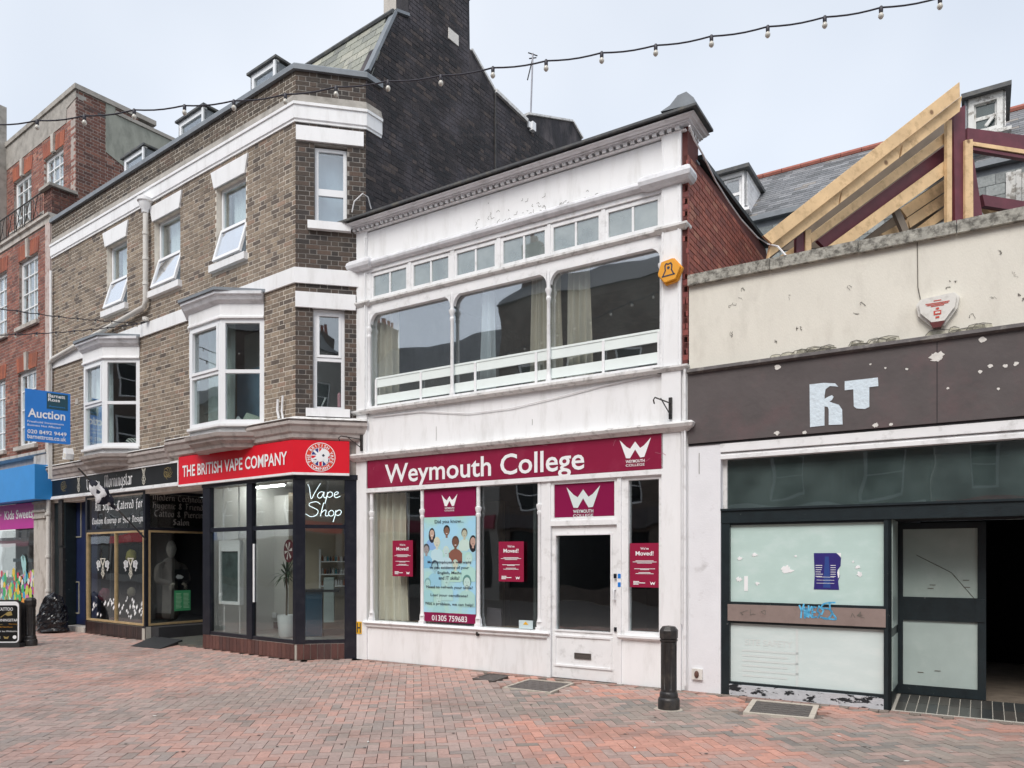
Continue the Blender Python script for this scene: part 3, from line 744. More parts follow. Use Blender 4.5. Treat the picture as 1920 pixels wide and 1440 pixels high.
# things on the first floor corner sill
mb = MB(); p = C.P(CL[0]+.42, -.18, CL[2]+.06); mb.lathe(p, [(.03,0),(.032,.22),(.012,.26)], 12); mb.build('bottle', M('pink_plastic', (.75,.35,.42), .4, 0), None, label='pink topped white bottle standing on the first floor corner sill', cat='bottle', loc=p)
mb = MB(); mb.tube([C.P(CL[0]+.13,-.2,CL[2]+.07), C.P(CL[0]+.2,-.16,CL[2]+.22)], .014); mb.build('tube', m_txt, None, label='small pale tube leaning inside the corner window', cat='tube', loc=C.P(CL[0]+.13,-.2,CL[2]+.07))

# bays
PX_HEX = Vector((1,0))
for bi, (ua, ub) in enumerate(BAYS):
    pj = .44; lab = ('white bay window above the red sign', 'white bay window above the black tattoo sign')[bi]
    P0, P1, P2, P3 = V.q(ua-.585), V.q(ua, pj), V.q(ub, pj), V.q(ub+.585)
    faces = [face_pts(P0, P1), face_pts(P1, P2), face_pts(P2, P3)]
    widths = [(P1-P0).length, (P2-P1).length, (P3-P2).length]
    B = bpy.data.objects.new('bay_window', None); COL.objects.link(B); B.parent = YB
    bl = V.P((ua+ub)/2, .2, bz0); B.location = bl - wl(YB); WLOC[B.name] = bl; B['label'] = lab
    for fi, (F, wd) in enumerate(zip(faces, widths)):
        m2 = .03 if fi != 1 else .02
        mb = MB(); fw = .075; z0, z1 = bz0+.02, bz1
        zm = z0+(z1-z0)*.5
        mb.frame(F, .0, wd, z0, z1, fw, -.08, 0.0)
        mb.box(F, fw, wd-fw, -.075, -.004, zm-.03, zm+.03)
        if fi != 2:
            mb.frame(F, fw-.01, wd-fw+.01, zm+.03, z1-fw+.01, .045, -.04, .018)
        mb.build('frame', m_upvc, B)
        for (c, d) in ((z0+fw, zm-.03), (zm+.03, z1-fw)):
            MB().box(F, fw, wd-fw, -.05, -.044, c, d).build('pane', g_clear, B)
    path = [P0, P1, P2, P3]
    MB().sweep(path, [(-.05,bz1+.33),(.02,bz1+.33),(.02,bz1+.05),(.04,bz1+.03),(.04,bz1),(-.05,bz1)]).build('fascia', m_white, B)
    MB().sweep(path, [(-.05,bz2+.02),(.15,bz2+.02),(.15,bz2-.03),(.12,bz2-.05),(.09,bz2-.11),(.06,bz2-.13),(.03,bz2-.16),(-.05,bz2-.16)]).build('cornice', m_corn, B)
    mb = MB()
    rt = [V.q(ua-.7,-.0), V.q(ua-.08,pj+.18), V.q(ub+.08,pj+.18), V.q(ub+.7,-.0)]
    mb.slab(rt, bz2+.022, bz2+.07); mb.build('roof', m_lead, B)
    MB().sweep(path, [(-.05,bz0+.02),(.05,bz0+.02),(.05,bz0-.02),(0.0,bz0-.03),(-.0,bz0-.13),(-.05,bz0-.13)]).build('apron', m_trim, B)
    MB().sweep(path, [(-.3,bz0-.13),(.09,bz0-.13),(.07,bz0-.19),(.03,bz0-.21),(.02,bz0-.25),(-.06,bz0-.30),(-.08,bz0-.36),(-.3,bz0-.38)]).build('corbel', m_pinkwood, B)
    # soffit and ceiling inside
    MB().slab([P0, P1, P2, P3], bz0-.12, bz0+.0).build('soffit', m_trim, B)
    MB().slab([P0,P1,P2,P3], bz1+.1, bz1+.3).build('ceiling', m_trim, B)
    F1 = faces[1]
    if bi == 0:
        curtain(F1, .08, widths[1]-.05, bz0, bz1, -.30, M('grey_net', (.40,.45,.44), .9, .1, 2), 'grey green net curtain in the front of the right bay', folds=5, amp=.012)
        F = faces[2]
        for k, (a, b, h) in enumerate(((.1,.3,.14),(.25,.66,.2))):
            p = F.P((a+b)/2,-.28,bz0); MB().prism(F, [(a,bz0+.02),(b,bz0+.02),(b-.02,bz0+h*.8),(a+.1,bz0+h+.06),(a+.02,bz0+h*.6)], -.30,-.24).build('paper', M('pale_green_paper',(.50,.58,.50),.8,0) if k else m_curtw, None, label=('white sheet of paper propped at the foot of the right bay','pale green folder leaning inside the right bay')[k], cat='paper', loc=p)
        MB().box(V, ub-.55, ub+.5, -.24, -.22, 3.92, 5.0).build('interior_wall', m_blueroom, YB, label='blue panel behind the right bay glass'); MB().box(V, ub-.55, ub+.5, -.40, -.37, 3.92, 5.7).build('interior_wall', bpy.data.materials['grey_net'], YB)
    else:
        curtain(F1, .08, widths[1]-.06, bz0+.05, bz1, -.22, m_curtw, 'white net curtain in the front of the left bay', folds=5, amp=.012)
        F = faces[2]; mb = MB()
        p = F.P(.5, -.25, bz0)
        mb.ball(F.P(.5,-.25,bz0+.12), .17, .1, .11, 14, 8, fn=lambda q: Vector((math.copysign(abs(q.x)**.6,q.x), q.y, math.copysign(abs(q.z)**.6,q.z))))
        cu = M('striped_cushion', (.75,.75,.72), .9, 0)
        n_ = cu.node_tree; wv = n_.nodes.new('ShaderNodeTexWave'); wv.inputs['Scale'].default_value = 9; wv.wave_type = 'BANDS'; wv.bands_direction = 'DIAGONAL'; wv.inputs['Distortion'].default_value = 2
        gg = n_.nodes.new('ShaderNodeNewGeometry'); rp = n_.nodes.new('ShaderNodeValToRGB'); rp.color_ramp.elements[0].position = .45; rp.color_ramp.elements[1].position = .55
        rp.color_ramp.elements[0].color = (.12,.12,.12,1); rp.color_ramp.elements[1].color = (.75,.75,.72,1)
        n_.links.new(gg.outputs['Position'], wv.inputs['Vector']); n_.links.new(wv.outputs[0], rp.inputs[0]); n_.links.new(rp.outputs[0], n_.nodes['Principled BSDF'].inputs['Base Color'])
        mb.build('cushion', cu, None, smooth=True, label='black and white zigzag cushion in the left bay window', cat='cushion', loc=p)

# shop cornice along V and C (jumps under the bays)
zc0, zc1 = 3.55, 3.88
prof = [(-.05,zc1),(.16,zc1),(.19,zc1-.04),(.19,zc1-.08),(.16,zc1-.11),(.13,zc1-.19),(.10,zc1-.22),(.09,zc1-.28),(.05,zc1-.31),(-.05,zc1-.31)]
MB().sweep([V.q(-3.75), V.q(0), C.q(CW+.02)], prof).build('shop_cornice', m_pinkwood, YB)
prof2 = [(v, z-.10) for v, z in prof]
MB().sweep([V.q(VL), V.q(-3.752)], prof2).build('shop_cornice', m_pinkwood, YB)
mb = MB(); mb.sweep([V.q(-3.75), V.q(0), C.q(CW+.02)], [(-.05,zc1+.07),(.02,zc1+.07),(.15,zc1+.03),(.21,zc1+.0),(-.05,zc1+.0)]); mb.build('lead_flashing', m_ledge, YB)
mb = MB(); mb.sweep([V.q(VL), V.q(-3.752)], [(-.05,zc1-.03),(.02,zc1-.03),(.15,zc1-.07),(.21,zc1-.1),(-.05,zc1-.1)]); mb.build('lead_flashing', m_ledge, YB)

# side wall, mansard, chimney
prof_s = [(0.0,2.9),(0,9.5),(.06,9.72),(.67,11.02),(.98,11.12),(.98,14.2),(2.60,14.2),(2.65,11.5),(3.4,11.05),(4.46,10.93),(4.56,11.13),(6.33,11.8),(6.75,11.6),(6.75,2.9)]
MB().prism(SW, prof_s, -.3, .0).build('side_wall', m_blackwall, YB)
SB_ = Pieces()
def clips(z):
    if z < 9.5: return (0, 6.74)
    a = .06+(z-9.72)/(11.02-9.72)*.61 if z > 9.72 else .03
    if z < 10.9: return (a, 6.74)
    if z < 11.1: return (a, 3.3)
    if z < 11.5: return (1.0, 2.62)
    return (1.0, 2.58)
brick_wall(SB_, SW, 0, 6.74, 6.2, 14.1, [(2.02,2.3,11.35,11.55)], [(4,(.026,.023,.026)),(2,(.045,.038,.04)),(1,(.07,.055,.05)),(2,(.018,.018,.022))], clip=clips, proud=.004)
SB_.flush('tarred_brick', m_tarb, YB, 300)
# pale verge strips on the roof line
mb = MB()
def strip(F, a, b, v0, v1, w, mbx):
    d = Vector((b[0]-a[0], b[1]-a[1])); nrm = Vector((-d.y, d.x)).normalized()*w
    mbx.prism(F, [(a[0],a[1]),(b[0],b[1]),(b[0]+nrm.x,b[1]+nrm.y),(a[0]+nrm.x,a[1]+nrm.y)], v0, v1)
strip(SW, (3.42,11.03),(4.5,10.93), -.1,.06,.07, mb); strip(SW, (4.56,11.13),(6.33,11.8), -.3,.04,.04, mb)
strip(SW, (6.33,11.8),(6.76,11.6), -.3,.04,.04, mb); strip(SW, (2.68,11.49),(3.4,11.06), -.3,.03,.05, mb)
mb.build('verge', m_ledge, YB)
mb = MB(); strip(SW, (.06,9.70),(.67,11.02), -.08,.05,.05, mb); strip(SW, (.67,11.04),(.98,11.14), -.3,.05,.05, mb); mb.build('verge', m_lead, YB)
# mansard slope: from v=-.88 z 9.7 back to v=-1.49 z 11.02 (V frame) ; underlay and slates
ms0, ms1 = Vector((-.95, 9.64)), Vector((-1.46, 11.0))
uR = (SW.p-V.p).dot(V.d)
def MS(u, t, h=0):
    v = ms0.x+(ms1.x-ms0.x)*t; z = ms0.y+(ms1.y-ms0.y)*t
    nr = Vector((ms1.y-ms0.y, -(ms1.x-ms0.x))).normalized()   # outward (v,z)
    return V.P(u, v+nr.x*h, z+nr.y*h)
mb = MB(); mb.hexa([MS(VL,0,0),MS(uR,0,0),MS(uR,0,-.1),MS(VL,0,-.1),MS(VL,1,0),MS(uR,1,0),MS(uR,1,-.1),MS(VL,1,-.1)]); 
mb.build('roof', m_lead_d, YB)
SL = Pieces(); rows = 8; Lm = (ms1-ms0).length
tiltm = math.atan2(ms1.y-ms0.y, -(ms1.x-ms0.x))
for r in range(rows):
    t = (r+.5)/rows; u = uR+.02 - (r%2)*.17
    while u > -5.5:
        c = MS(u-.165, t, .012+.006*0)
        if c.z < 12:
            R = RZ(V.ang) @ Matrix.Rotation(-(pi/2-tiltm)-.03, 3, 'X')
            if True:
                SL.add(c, (.325, .014, Lm/rows+.03), R, pick([(3,(.30,.31,.26)),(2,(.36,.36,.30)),(1,(.22,.23,.20))]))
        u -= .335
SL.flush('slate', m_slate, YB, 200)
MB().box(V, VL, uR-.02, -7.6, -1.44, 10.9, 11.0).build('roof', m_lead_d, YB, label='flat roof behind the mansard')
mb = MB(); mb.tube([MS(VL,1,.02), MS(uR+.03,1,.02)], .05, 8); mb.build('ridge_roll', m_lead_d, YB)
# chimney (front face and top above the side wall)
ch0 = SW
MB().box(SW, .98, 2.6, -.62, -.302, 10.9, 14.2).build('chimney', m_stone, YB)
MB().box(SW, .94, 2.66, -.66, .04, 13.0, 13.12).build('chimney_cap', m_blackwall, YB)
mb = MB()
for k in range(10): mb.box(SW, 2.6, 2.6+.03*min(k,3), -.3, -.0, 12.3+.07*k, 12.36+.07*k)
mb.build('corbelling', m_blackwall, YB)
MB().box(SW, 2.02, 2.3, .0, .02, 11.35, 11.55).build('patch', m_bare, YB)
# vertical joint and streaks on the side wall
mb = MB(); mb.tube([SW.P(3.42,.02,5.5), SW.P(3.42,.02,11.0)], .02); mb.build('pipe', m_iron, YB)

# dormers behind the parapet
for i, (pl, pm, pr, yt) in enumerate(((470,518,560,110),(335,383,425,205),(232,271,312,280))):
    v = -.45
    ul = V.u(pl, v); um = V.u(pm, v); zt_ = V.z(pm, yt+6, v)
    zt_ = 10.48
    D = bpy.data.objects.new('dormer', None); COL.objects.link(D); D.parent = YB
    dl = V.P(ul, v, 9.3); D.location = dl-wl(YB); WLOC[D.name] = dl
    wd = um-ul
    MB().frame(V, ul, ul+wd, 9.2, zt_-.04, .10, v-.06, v).build('frame', m_upvc, D)
    MB().box(V, ul+.10, ul+wd-.10, v-.035, v-.03, 9.27, zt_-.14).build('pane', g_clear, D)
    FS = Face(V.q(ul+wd, v), (-V.n.x, -V.n.y))
    MB().prism(FS, [(.0,9.2),(1.05,9.2),(1.05,zt_-.07),(0,zt_-.07)], -.03, -.0).build('cheek', m_lead, D)
    FS2 = Face(V.q(ul+.03, v), (-V.n.x, -V.n.y))
    MB().prism(FS2, [(.0,9.2),(1.05,9.2),(1.05,zt_-.07),(0,zt_-.07)], -.03, -.0).build('cheek', m_lead, D)
    MB().box(V, ul-.06, ul+wd+.05, v-1.1, v+.05, zt_-.04, zt_+.0).build('roof', m_lead_d, D)
    MB().box(V, ul+wd-.05, ul+wd+.002, v-.0, v+.03, 9.2, zt_-.06).build('post', m_upvc, D)

# downpipes
def pipe(mbn, pts, r=.045, mat=None, parent=YB, name='downpipe'):
    return MB().tube(pts, r, 10).build(name, mat or m_pipe, parent, smooth=True)
uh = V.u(275, .07)
zb1 = V.z(275, 575, .07); zl = V.z(100, 678, .07)
mb = MB(); mb.tube([V.P(uh,.09,8.62), V.P(uh,.09,zb1+.12), V.P(uh-.06,.09,zb1), V.P(VL+.35,.09,zl+.06), V.P(VL+.12,.09,zl), V.P(VL+.08,.09,zl-.2), V.P(VL+.08,.11,.35)], .05, 10)
for z in (8.1,7.6,7.1,6.4): mb.tube([V.P(uh,.09,z-.03),V.P(uh,.09,z+.03)], .062, 10)
for z in (5.3,3.6,2.7,1.7,.9): mb.tube([V.P(VL+.08,.11,z-.03),V.P(VL+.08,.11,z+.03)], .068, 10)
dp = mb.build('downpipe', m_pipe, YB, smooth=True)
mb = MB(); mb.lathe(V.P(uh,.10,8.5), [(.06,0),(.07,.06),(.11,.12),(.12,.2),(.15,.22),(.15,.28)], 16); mb.build('hopper', m_white, dp, smooth=True)
MB().tube([V.P(VL+.1,.06,8.4), V.P(VL+.1,.06,5.2)], .03, 8).build('downpipe', m_white, YB)
# ================================================================== VAPE SHOP FRONT (part of the stock brick building)
PB = .26      # plinth height
def post(F, u0, u1, z0, z1, v0=-.08, v1=.0, name='post', mat=None, parent=None, label=None):
    return MB().box(F, u0, u1, v0, v1, z0, z1).build(name, mat or m_black, parent or YB, label=label)
VS0 = V.u(380)     # left end of the vape shop front
zT = 2.17
# tiles of the plinth
def tiles(F, ua, ub, z1, wdt, pal, parent, v=0.0, name='plinth_tile', gap=.008):
    P = Pieces(); u = ua
    while u < ub-.02:
        ww = min(wdt, ub-u)
        P.add(F.P(u+ww/2, v-.01, z1/2+.0), (ww-gap, .02, z1-.012), RZ(F.ang), pick(pal)); u += wdt
    P.flush(name, m_tile, parent)
pal_t = [(3,(.105,.048,.042)),(2,(.13,.06,.05)),(1,(.085,.045,.042))]
MB().box(V, VS0, 0.0, -.12, -.012, 0, PB).box(C, .0, C.u(650), -.12, -.012, 0, PB).build('plinth', m_grout, YB)
tiles(V, VS0, -.02, PB, .108, pal_t, YB); tiles(C, .02, C.u(650), PB, .108, pal_t, YB)
uv1, uv2 = V.u(393), V.u(462); uv3 = V.u(472); uv4 = V.u(549)
mb = MB()
for a, b in ((VS0, uv1), (uv2, uv3), (uv4, -.0)): mb.box(V, a, b, -.09, 0, PB, 2.94)
mb.box(V, uv1, uv2, -.08, -.01, PB, PB+.06); mb.box(V, uv3, uv4, -.08, -.01, PB, PB+.06)
mb.box(V, uv1, uv2, -.07, -.012, zT-.04, zT+.03); mb.box(V, uv3, uv4, -.07, -.012, zT-.04, zT+.03)
mb.box(V, VS0, 0, -.10, .02, 2.94, 3.02)
mb.build('shopfront_frame', m_black, YB)
uc1, uc2 = C.u(572), C.u(646)
mb = MB()
mb.box(C, 0, uc1, -.09, 0, PB, 2.94); mb.box(C, uc2, CW-.02, -.12, .004, 0, 2.94)
mb.box(C, uc1, uc2, -.08, -.01, PB, PB+.06); mb.box(C, uc1, uc2, -.07, -.012, zT-.03, zT+.03); mb.box(C, 0, CW-.02, -.1, .02, 2.94, 3.02)
mb.build('shopfront_frame', m_black, YB)
for F, a, b, c, d in ((V,uv1,uv2,PB+.06,zT-.04),(V,uv3,uv4,PB+.06,zT-.04),(V,uv1,uv2,zT+.03,2.94),(V,uv3,uv4,zT+.03,2.94),(C,uc1,uc2,PB+.06,zT-.03),(C,uc1,uc2,zT+.03,2.94)):
    MB().box(F, a, b, -.045, -.038, c, d).build('pane', g_shop, YB)
MB().tube([V.P(uv3+.03,-.02,.9),V.P(uv3+.03,-.02,1.9)], .018, 8).build('door_handle', m_upvc, YB)
# interior of the vape shop
fl = [V.q(VS0,-.1), V.q(0,-.1), C.q(CW-.05,-.1), V.q(1.1,-4), V.q(VS0,-4)]
MB().slab(fl, PB-.06, PB-.02).build('floor', m_floor, YB, label='grey shop floor')
MB().slab(fl, 3.08, 3.12).build('ceiling', m_rooml, YB)
MB().box(V, VS0+.0, 1.2, -4.0, -3.95, PB, 3.1).build('interior_wall', M('beige_shop_wall', (.50,.44,.34), .8, .06, 2), YB)
MB().box(V, VS0-.06, VS0+.03, -3.95, -.1, PB-.05, 3.1).box(SW, .1, 4.3, -.42,-.36, 0, 2.9).build('interior_wall', m_rooml, YB)
# partition visible behind the right pane
u_ = V.u(478,-1.6); 
MB().box(V, V.u(475,-1.5), V.u(541,-1.5), -1.60, -1.52, PB, 2.9).build('interior_wall', m_rooml, YB, label='scuffed white partition behind the shop glass')
MB().box(V, V.u(475,-1.5), V.u(541,-1.5), -1.52, -1.50, PB, PB+.12).build('skirting', M('brown_skirting', (.08,.04,.035), .5, .1), YB)
t = thing('ceiling_light', V.P(-2.2,-1.0,3.0), 'lit white strip light close behind the left shop pane', 'ceiling light')
MB().box(V, -2.6, -1.7, -1.03,-.97, 3.0, 3.03).build('tube', m_lightp, t); MB().box(V, -2.65, -1.65, -1.05,-.95, 3.03, 3.075).build('housing', m_upvc, t)
# upper closing walls of shop level
MB().box(V, VL, 0, -.3, -.12, 3.02, 3.6).box(C, .0, CW, -.3, -.12, 3.02, 3.6).build('bressummer', m_void, YB)
# socket and cable
p = V.P(V.u(511,-1.5), -1.5, V.z(511,1153,-1.5))
MB().box(V, V.u(505,-1.5), V.u(519,-1.5), -1.5, -1.47, p.z-.05, p.z+.05).build('socket', m_upvc, None, label='white double socket on the shop partition wall', cat='socket', loc=p)
# potted plant
pc = V.P(V.u(537,-.7), -.7, PB-.02)
t = thing('potted_plant', pc, 'spiky potted dracaena in a white pot inside the vape shop', 'plant')
MB().lathe(pc, [(.10,0),(.13,.03),(.155,.28),(.16,.40),(.145,.40),(.13,.34)], 20).build('pot', m_upvc, t, smooth=True)
MB().tube([pc+Vector((0,0,.35)), pc+Vector((.01,0,.8)), pc+Vector((-.01,.01,1.15))], .018).build('stem', M('plant_stem', (.10,.07,.04), .8), t)
mleaf = M('plant_leaf', (.035,.07,.03), .5, .3, 20)
mb = MB()
for k in range(44):
    a = random.random()*2*pi; e = random.uniform(-.5,1.3); l = random.uniform(.28,.45); b0 = pc+Vector((0,0,1.05+random.random()*.15))
    d = Vector((cos(a)*cos(e), sin(a)*cos(e), sin(e))); s = Vector((-sin(a), cos(a), 0))*.016
    q1 = b0+d*l*.5; q2 = b0+d*l-Vector((0,0,.12*l/.4*(1 if e < .9 else .2)))
    i = len(mb.v); mb.v += [tuple(b0-s*.6), tuple(b0+s*.6), tuple(q1+s), tuple(q1-s), tuple(q2)]
    mb.face([i,i+1,i+2,i+3]); mb.face([i+3,i+2,i+4])
mb.build('foliage', mleaf, t, kind='stuff')
# round sticker inside
p = V.P(V.u(540,-.06), -.06, V.z(541,1033,-.06))
mb = MB(); mb.prism(V, [(V.u(541,-.06)+.13*cos(k*pi/14), p.z+.19*sin(k*pi/14)) for k in range(28)], -.075, -.06)
st = mb.build('sticker', M('dark_red_disc', (.12,.012,.02), .5), None, label='round dark red shop sticker on the glass beside the corner post', cat='sticker', loc=p)
mb = MB(); cu_, cz_ = V.u(541,-.06), p.z
for k in range(6): a = k*pi/3; mb.polyq(V, [(cu_,cz_),(cu_+.1*cos(a),cz_+.15*sin(a)),(cu_+.1*cos(a+.35),cz_+.15*sin(a+.35))], -.055)
mb.build('emblem', m_bare, st)
# hanging white framed display
u0, u1 = V.u(414,-.18), V.u(453,-.18); zb, zt2 = V.z(433,1133,-.18), V.z(433,1013,-.18)
p = V.P((u0+u1)/2,-.18,zb)
t = thing('window_display', p, 'white framed double sided screen hung on wires in the shop window', 'display screen')
mb = MB(); mb.frame(V, u0, u1, zb, zt2, .055, -.22,-.14); mb.box(V, u0+.055, u1-.055, -.215,-.145, zt2-.2, zt2-.055); mb.build('frame', m_upvc, t)
MB().box(V, u0+.055, u1-.055, -.19,-.17, zb+.055, zt2-.2).build('screen', M('screen_face', (.07,.10,.095), .15, .5, 5), t)
mb = MB()
for uu in (u0+.08, u1-.08): mb.tube([V.P(uu,-.18,zt2), V.P(uu,-.18,2.95)], .012); mb.tube([V.P(uu+.03,-.18,zb), V.P(uu+.03,-.18,PB)], .008)
mb.build('hanging_wire', m_wcable, t)
# neon script
def script_lines():
    v = [[(0,1.35),(.08,1.0),(.14,.2),(.2,.05),(.35,.6),(.62,1.45)]]
    a = [[(.78,.62),(.66,.68),(.52,.5),(.48,.25),(.56,.1),(.68,.2),(.8,.66),(.78,.25),(.86,.12),(.96,.3)]]
    p = [[(.98,.66),(.94,.3),(.84,-.42)],[(.96,.5),(1.08,.68),(1.2,.6),(1.2,.35),(1.08,.18),(.96,.25)]]
    e = [[(1.3,.38),(1.46,.5),(1.5,.62),(1.42,.7),(1.32,.55),(1.3,.3),(1.4,.16),(1.6,.3)]]
    return v+a+p+e
def script_lines2():
    s = [[(.62,1.2),(.42,1.42),(.12,1.3),(.08,1.05),(.3,.85),(.5,.6),(.42,.2),(.15,.05),(-.1,.3)]]
    h = [[(.78,1.35),(.68,.6),(.62,.1)],[(.66,.4),(.82,.66),(.9,.6),(.86,.25),(.92,.12),(1.02,.2)]]
    o = [[(1.16,.66),(1.04,.5),(1.04,.22),(1.16,.12),(1.28,.3),(1.26,.55),(1.16,.66)]]
    p = [[(1.38,.66),(1.36,.3),(1.24,-.42)],[(1.38,.5),(1.52,.68),(1.64,.6),(1.62,.35),(1.5,.18),(1.38,.25)]]
    return s+h+o+p
def smoothl(L):
    o = []
    for i in range(len(L)-1):
        p0, p1, p2, p3 = (Vector(L[max(i-1,0)]), Vector(L[i]), Vector(L[i+1]), Vector(L[min(i+2,len(L)-1)]))
        for k in range(5):
            t_ = k/5; o.append(tuple(.5*((2*p1)+(p2-p0)*t_+(2*p0-5*p1+4*p2-p3)*t_*t_+(3*p1-p0-3*p2+p3)*t_**3)))
    o.append(tuple(L[-1])); return o
un0, un1 = C.u(577,-.1), C.u(640,-.1); zn = C.z(608, 936, -.1); zn2 = C.z(608, 970, -.1)
t = thing('neon_sign', C.P((un0+un1)/2,-.1,zn2), 'lit white neon script reading Vape Shop in the corner fanlight', 'neon sign')
su = (un1-un0)/1.65
for nm, L, z0 in (('lettering', script_lines(), zn), ('lettering', script_lines2(), zn2)):
    mb = MB()
    for l in L: mb.tube([C.P(un0+x*su, -.1, z0+y*su*.55) for x, y in smoothl(l)], .0062, 6)
    mb.build(nm, m_neon, t)
# shelves with bottles, counter
us0, us1 = C.u(601,-1.9), C.u(648,-1.9)
t = thing('wall_shelf', C.P((us0+us1)/2,-2,0.9), 'white wall shelving full of small bottles behind the counter', 'shelf')
mb = MB(); zz = []
for py in (1052, 1076, 1098):
    z = C.z(625, py, -1.9); zz.append(z); mb.box(C, us0, us1+.3, -2.1,-1.9, z-.02, z)
mb.box(C, us0-.03, us0, -2.1,-1.9, zz[-1]-.1, C.z(625,1030,-1.9)); mb.build('shelf_board', m_upvc, t)
MB().box(C, us0-.6, us1+.4, -2.2, -2.15, .3, 2.9).build('back_panel', M('beige_panel', (.42,.37,.29), .8, .08, 2), YB)
bm_ = [M('bottle_'+n, c, .3, 0) for n, c in (('dark',(.05,.05,.07)),('amber',(.3,.1,.04)),('teal',(.05,.2,.25)),('white',(.6,.6,.62)))]
for z in zz:
    x = us0+.03
    while x < us1+.25:
        p = C.P(x, -1.97, z); h = random.uniform(.09,.12); mb = MB(); mb.lathe(p, [(.018,0),(.018,h*.7),(.008,h*.8),(.008,h)], 8)
        mb.build('bottle', random.choice(bm_), None, label='small flavour bottle standing in a row on the shop shelves', cat='bottle', group='bottles on the vape shop shelves', loc=p); x += .05
p = C.P(C.u(588,-1.3),-1.3,.25)
t = thing('shop_counter', p, 'blue fronted shop counter with a white end panel seen through corner glass', 'counter')
MB().box(C, C.u(572,-1.3), C.u(604,-1.3), -1.7,-1.3, .25, 1.05).build('cabinet', M('counter_blue', (.01,.06,.11), .4), t)
MB().box(C, C.u(572,-1.3)-.02, C.u(604,-1.3)+.3, -1.75,-1.26, 1.05, 1.09).build('worktop', m_signblk, t)
MB().box(C, C.u(607,-1.28), C.u(626,-1.28), -1.7,-1.27, .5, 1.3).build('end_panel', M('counter_pale', (.35,.42,.42), .4), t)

# red sign
SGV = .07
def signboard(F, u0, u1, z0, z1, mat, parent, v1=SGV, name='board'): return MB().box(F, u0, u1, .02, v1, z0, z1).build(name, mat, parent)
us = V.u(335, SGV)
t = thing('shop_sign', V.P(us/2, SGV, 3.02), 'red fascia sign reading THE BRITISH VAPE COMPANY wrapping the corner', 'sign')
pf = [V.q(us), V.q(0), C.q(C.u(655,.05))]
MB().sweep(pf, [(-.04,3.56),(SGV,3.56),(SGV,3.04),(-.04,3.04)]).build('board', m_red, t)
MB().sweep(pf, [(-.04,3.038),(SGV+.01,3.038),(SGV+.01,3.00),(-.04,3.00)]).build('trim', m_trim, t)
def signtext(s, F, pxa, pxb, ya, yb, pxr, v, mat, parent, **k):   # ya,yb pixel rows measured at column pxr
    return text(s, F, F.u(pxa, v), F.u(pxb, v), F.z(pxr, yb, v), F.z(pxr, ya, v), v, mat, parent, **k)
signtext('THE BRITISH VAPE COMPANY', V, 342, 538, 846, 871, 537, SGV+.008, m_txt, t, off=.018)
# roundel
uc, zc = C.u(601,SGV), C.z(601,857,SGV); R = .235
def disc(F, u, z, r, v, n=40, r2=None):
    m = MB()
    if r2 is None: m.polyq(F, [(u+r*cos(2*pi*k/n), z+r*sin(2*pi*k/n)) for k in range(n)], v)
    else:
        for k in range(n):
            a, b = 2*pi*k/n, 2*pi*(k+1)/n
            m.polyq(F, [(u+r*cos(a),z+r*sin(a)),(u+r*cos(b),z+r*sin(b)),(u+r2*cos(b),z+r2*sin(b)),(u+r2*cos(a),z+r2*sin(a))], v)
    return m
rd = disc(C, uc, zc, R, SGV+.004).build('roundel', m_txt, t)
disc(C, uc, zc, R*.95, SGV+.006, r2=R*.66).build('ring', M('orange_red_ring', (.70,.05,.02), .4, 0), rd)
disc(C, uc, zc, R*.62, SGV+.008).build('disc', M('union_blue', (.02,.03,.22), .4, 0), rd)
mb = MB()
for a in (0, pi/2, pi/4, 3*pi/4):
    d = Vector((cos(a), sin(a))); nn_ = Vector((-d.y, d.x)); ww = .035 if a in (0, pi/2) else .018
    pts = [d*R*.61+nn_*ww, -d*R*.61+nn_*ww, -d*R*.61-nn_*ww, d*R*.61-nn_*ww]; mb.polyq(C, [(uc+q.x, zc+q.y) for q in pts], SGV+(.010 if a in (0,pi/2) else .009))
mb.build('flag_bars', m_txt, rd)
mb = MB()
for a in (0, pi/2):
    d = Vector((cos(a), sin(a))); nn_ = Vector((-d.y, d.x)); ww = .02
    pts = [d*R*.61+nn_*ww, -d*R*.61+nn_*ww, -d*R*.61-nn_*ww, d*R*.61-nn_*ww]; mb.polyq(C, [(uc+q.x, zc+q.y) for q in pts], SGV+.012)
mb.build('flag_cross', m_red, rd)
dog = [(-.15,-.05),(-.13,-.09),(-.06,-.06),(-.02,-.08),(.03,-.07),(.05,-.02),(.08,-.08),(.12,-.08),(.12,.0),(.15,.04),(.13,.09),(.08,.13),(.02,.13),(-.01,.09),(-.05,.06),(-.08,.0)]
MB().polyq(C, [(uc+x, zc+y) for x, y in dog], SGV+.016).build('dog_emblem', m_txt, rd)
MB().polyq(C, [(uc+x, zc+y) for x, y in ((.02,.03),(.05,.05),(.07,.02),(.04,.0))], SGV+.018).polyq(C, [(uc+x, zc+y) for x, y in ((-.12,-.05),(-.06,-.03),(-.07,-.05))], SGV+.018).build('emblem_shadow', m_ink, rd)
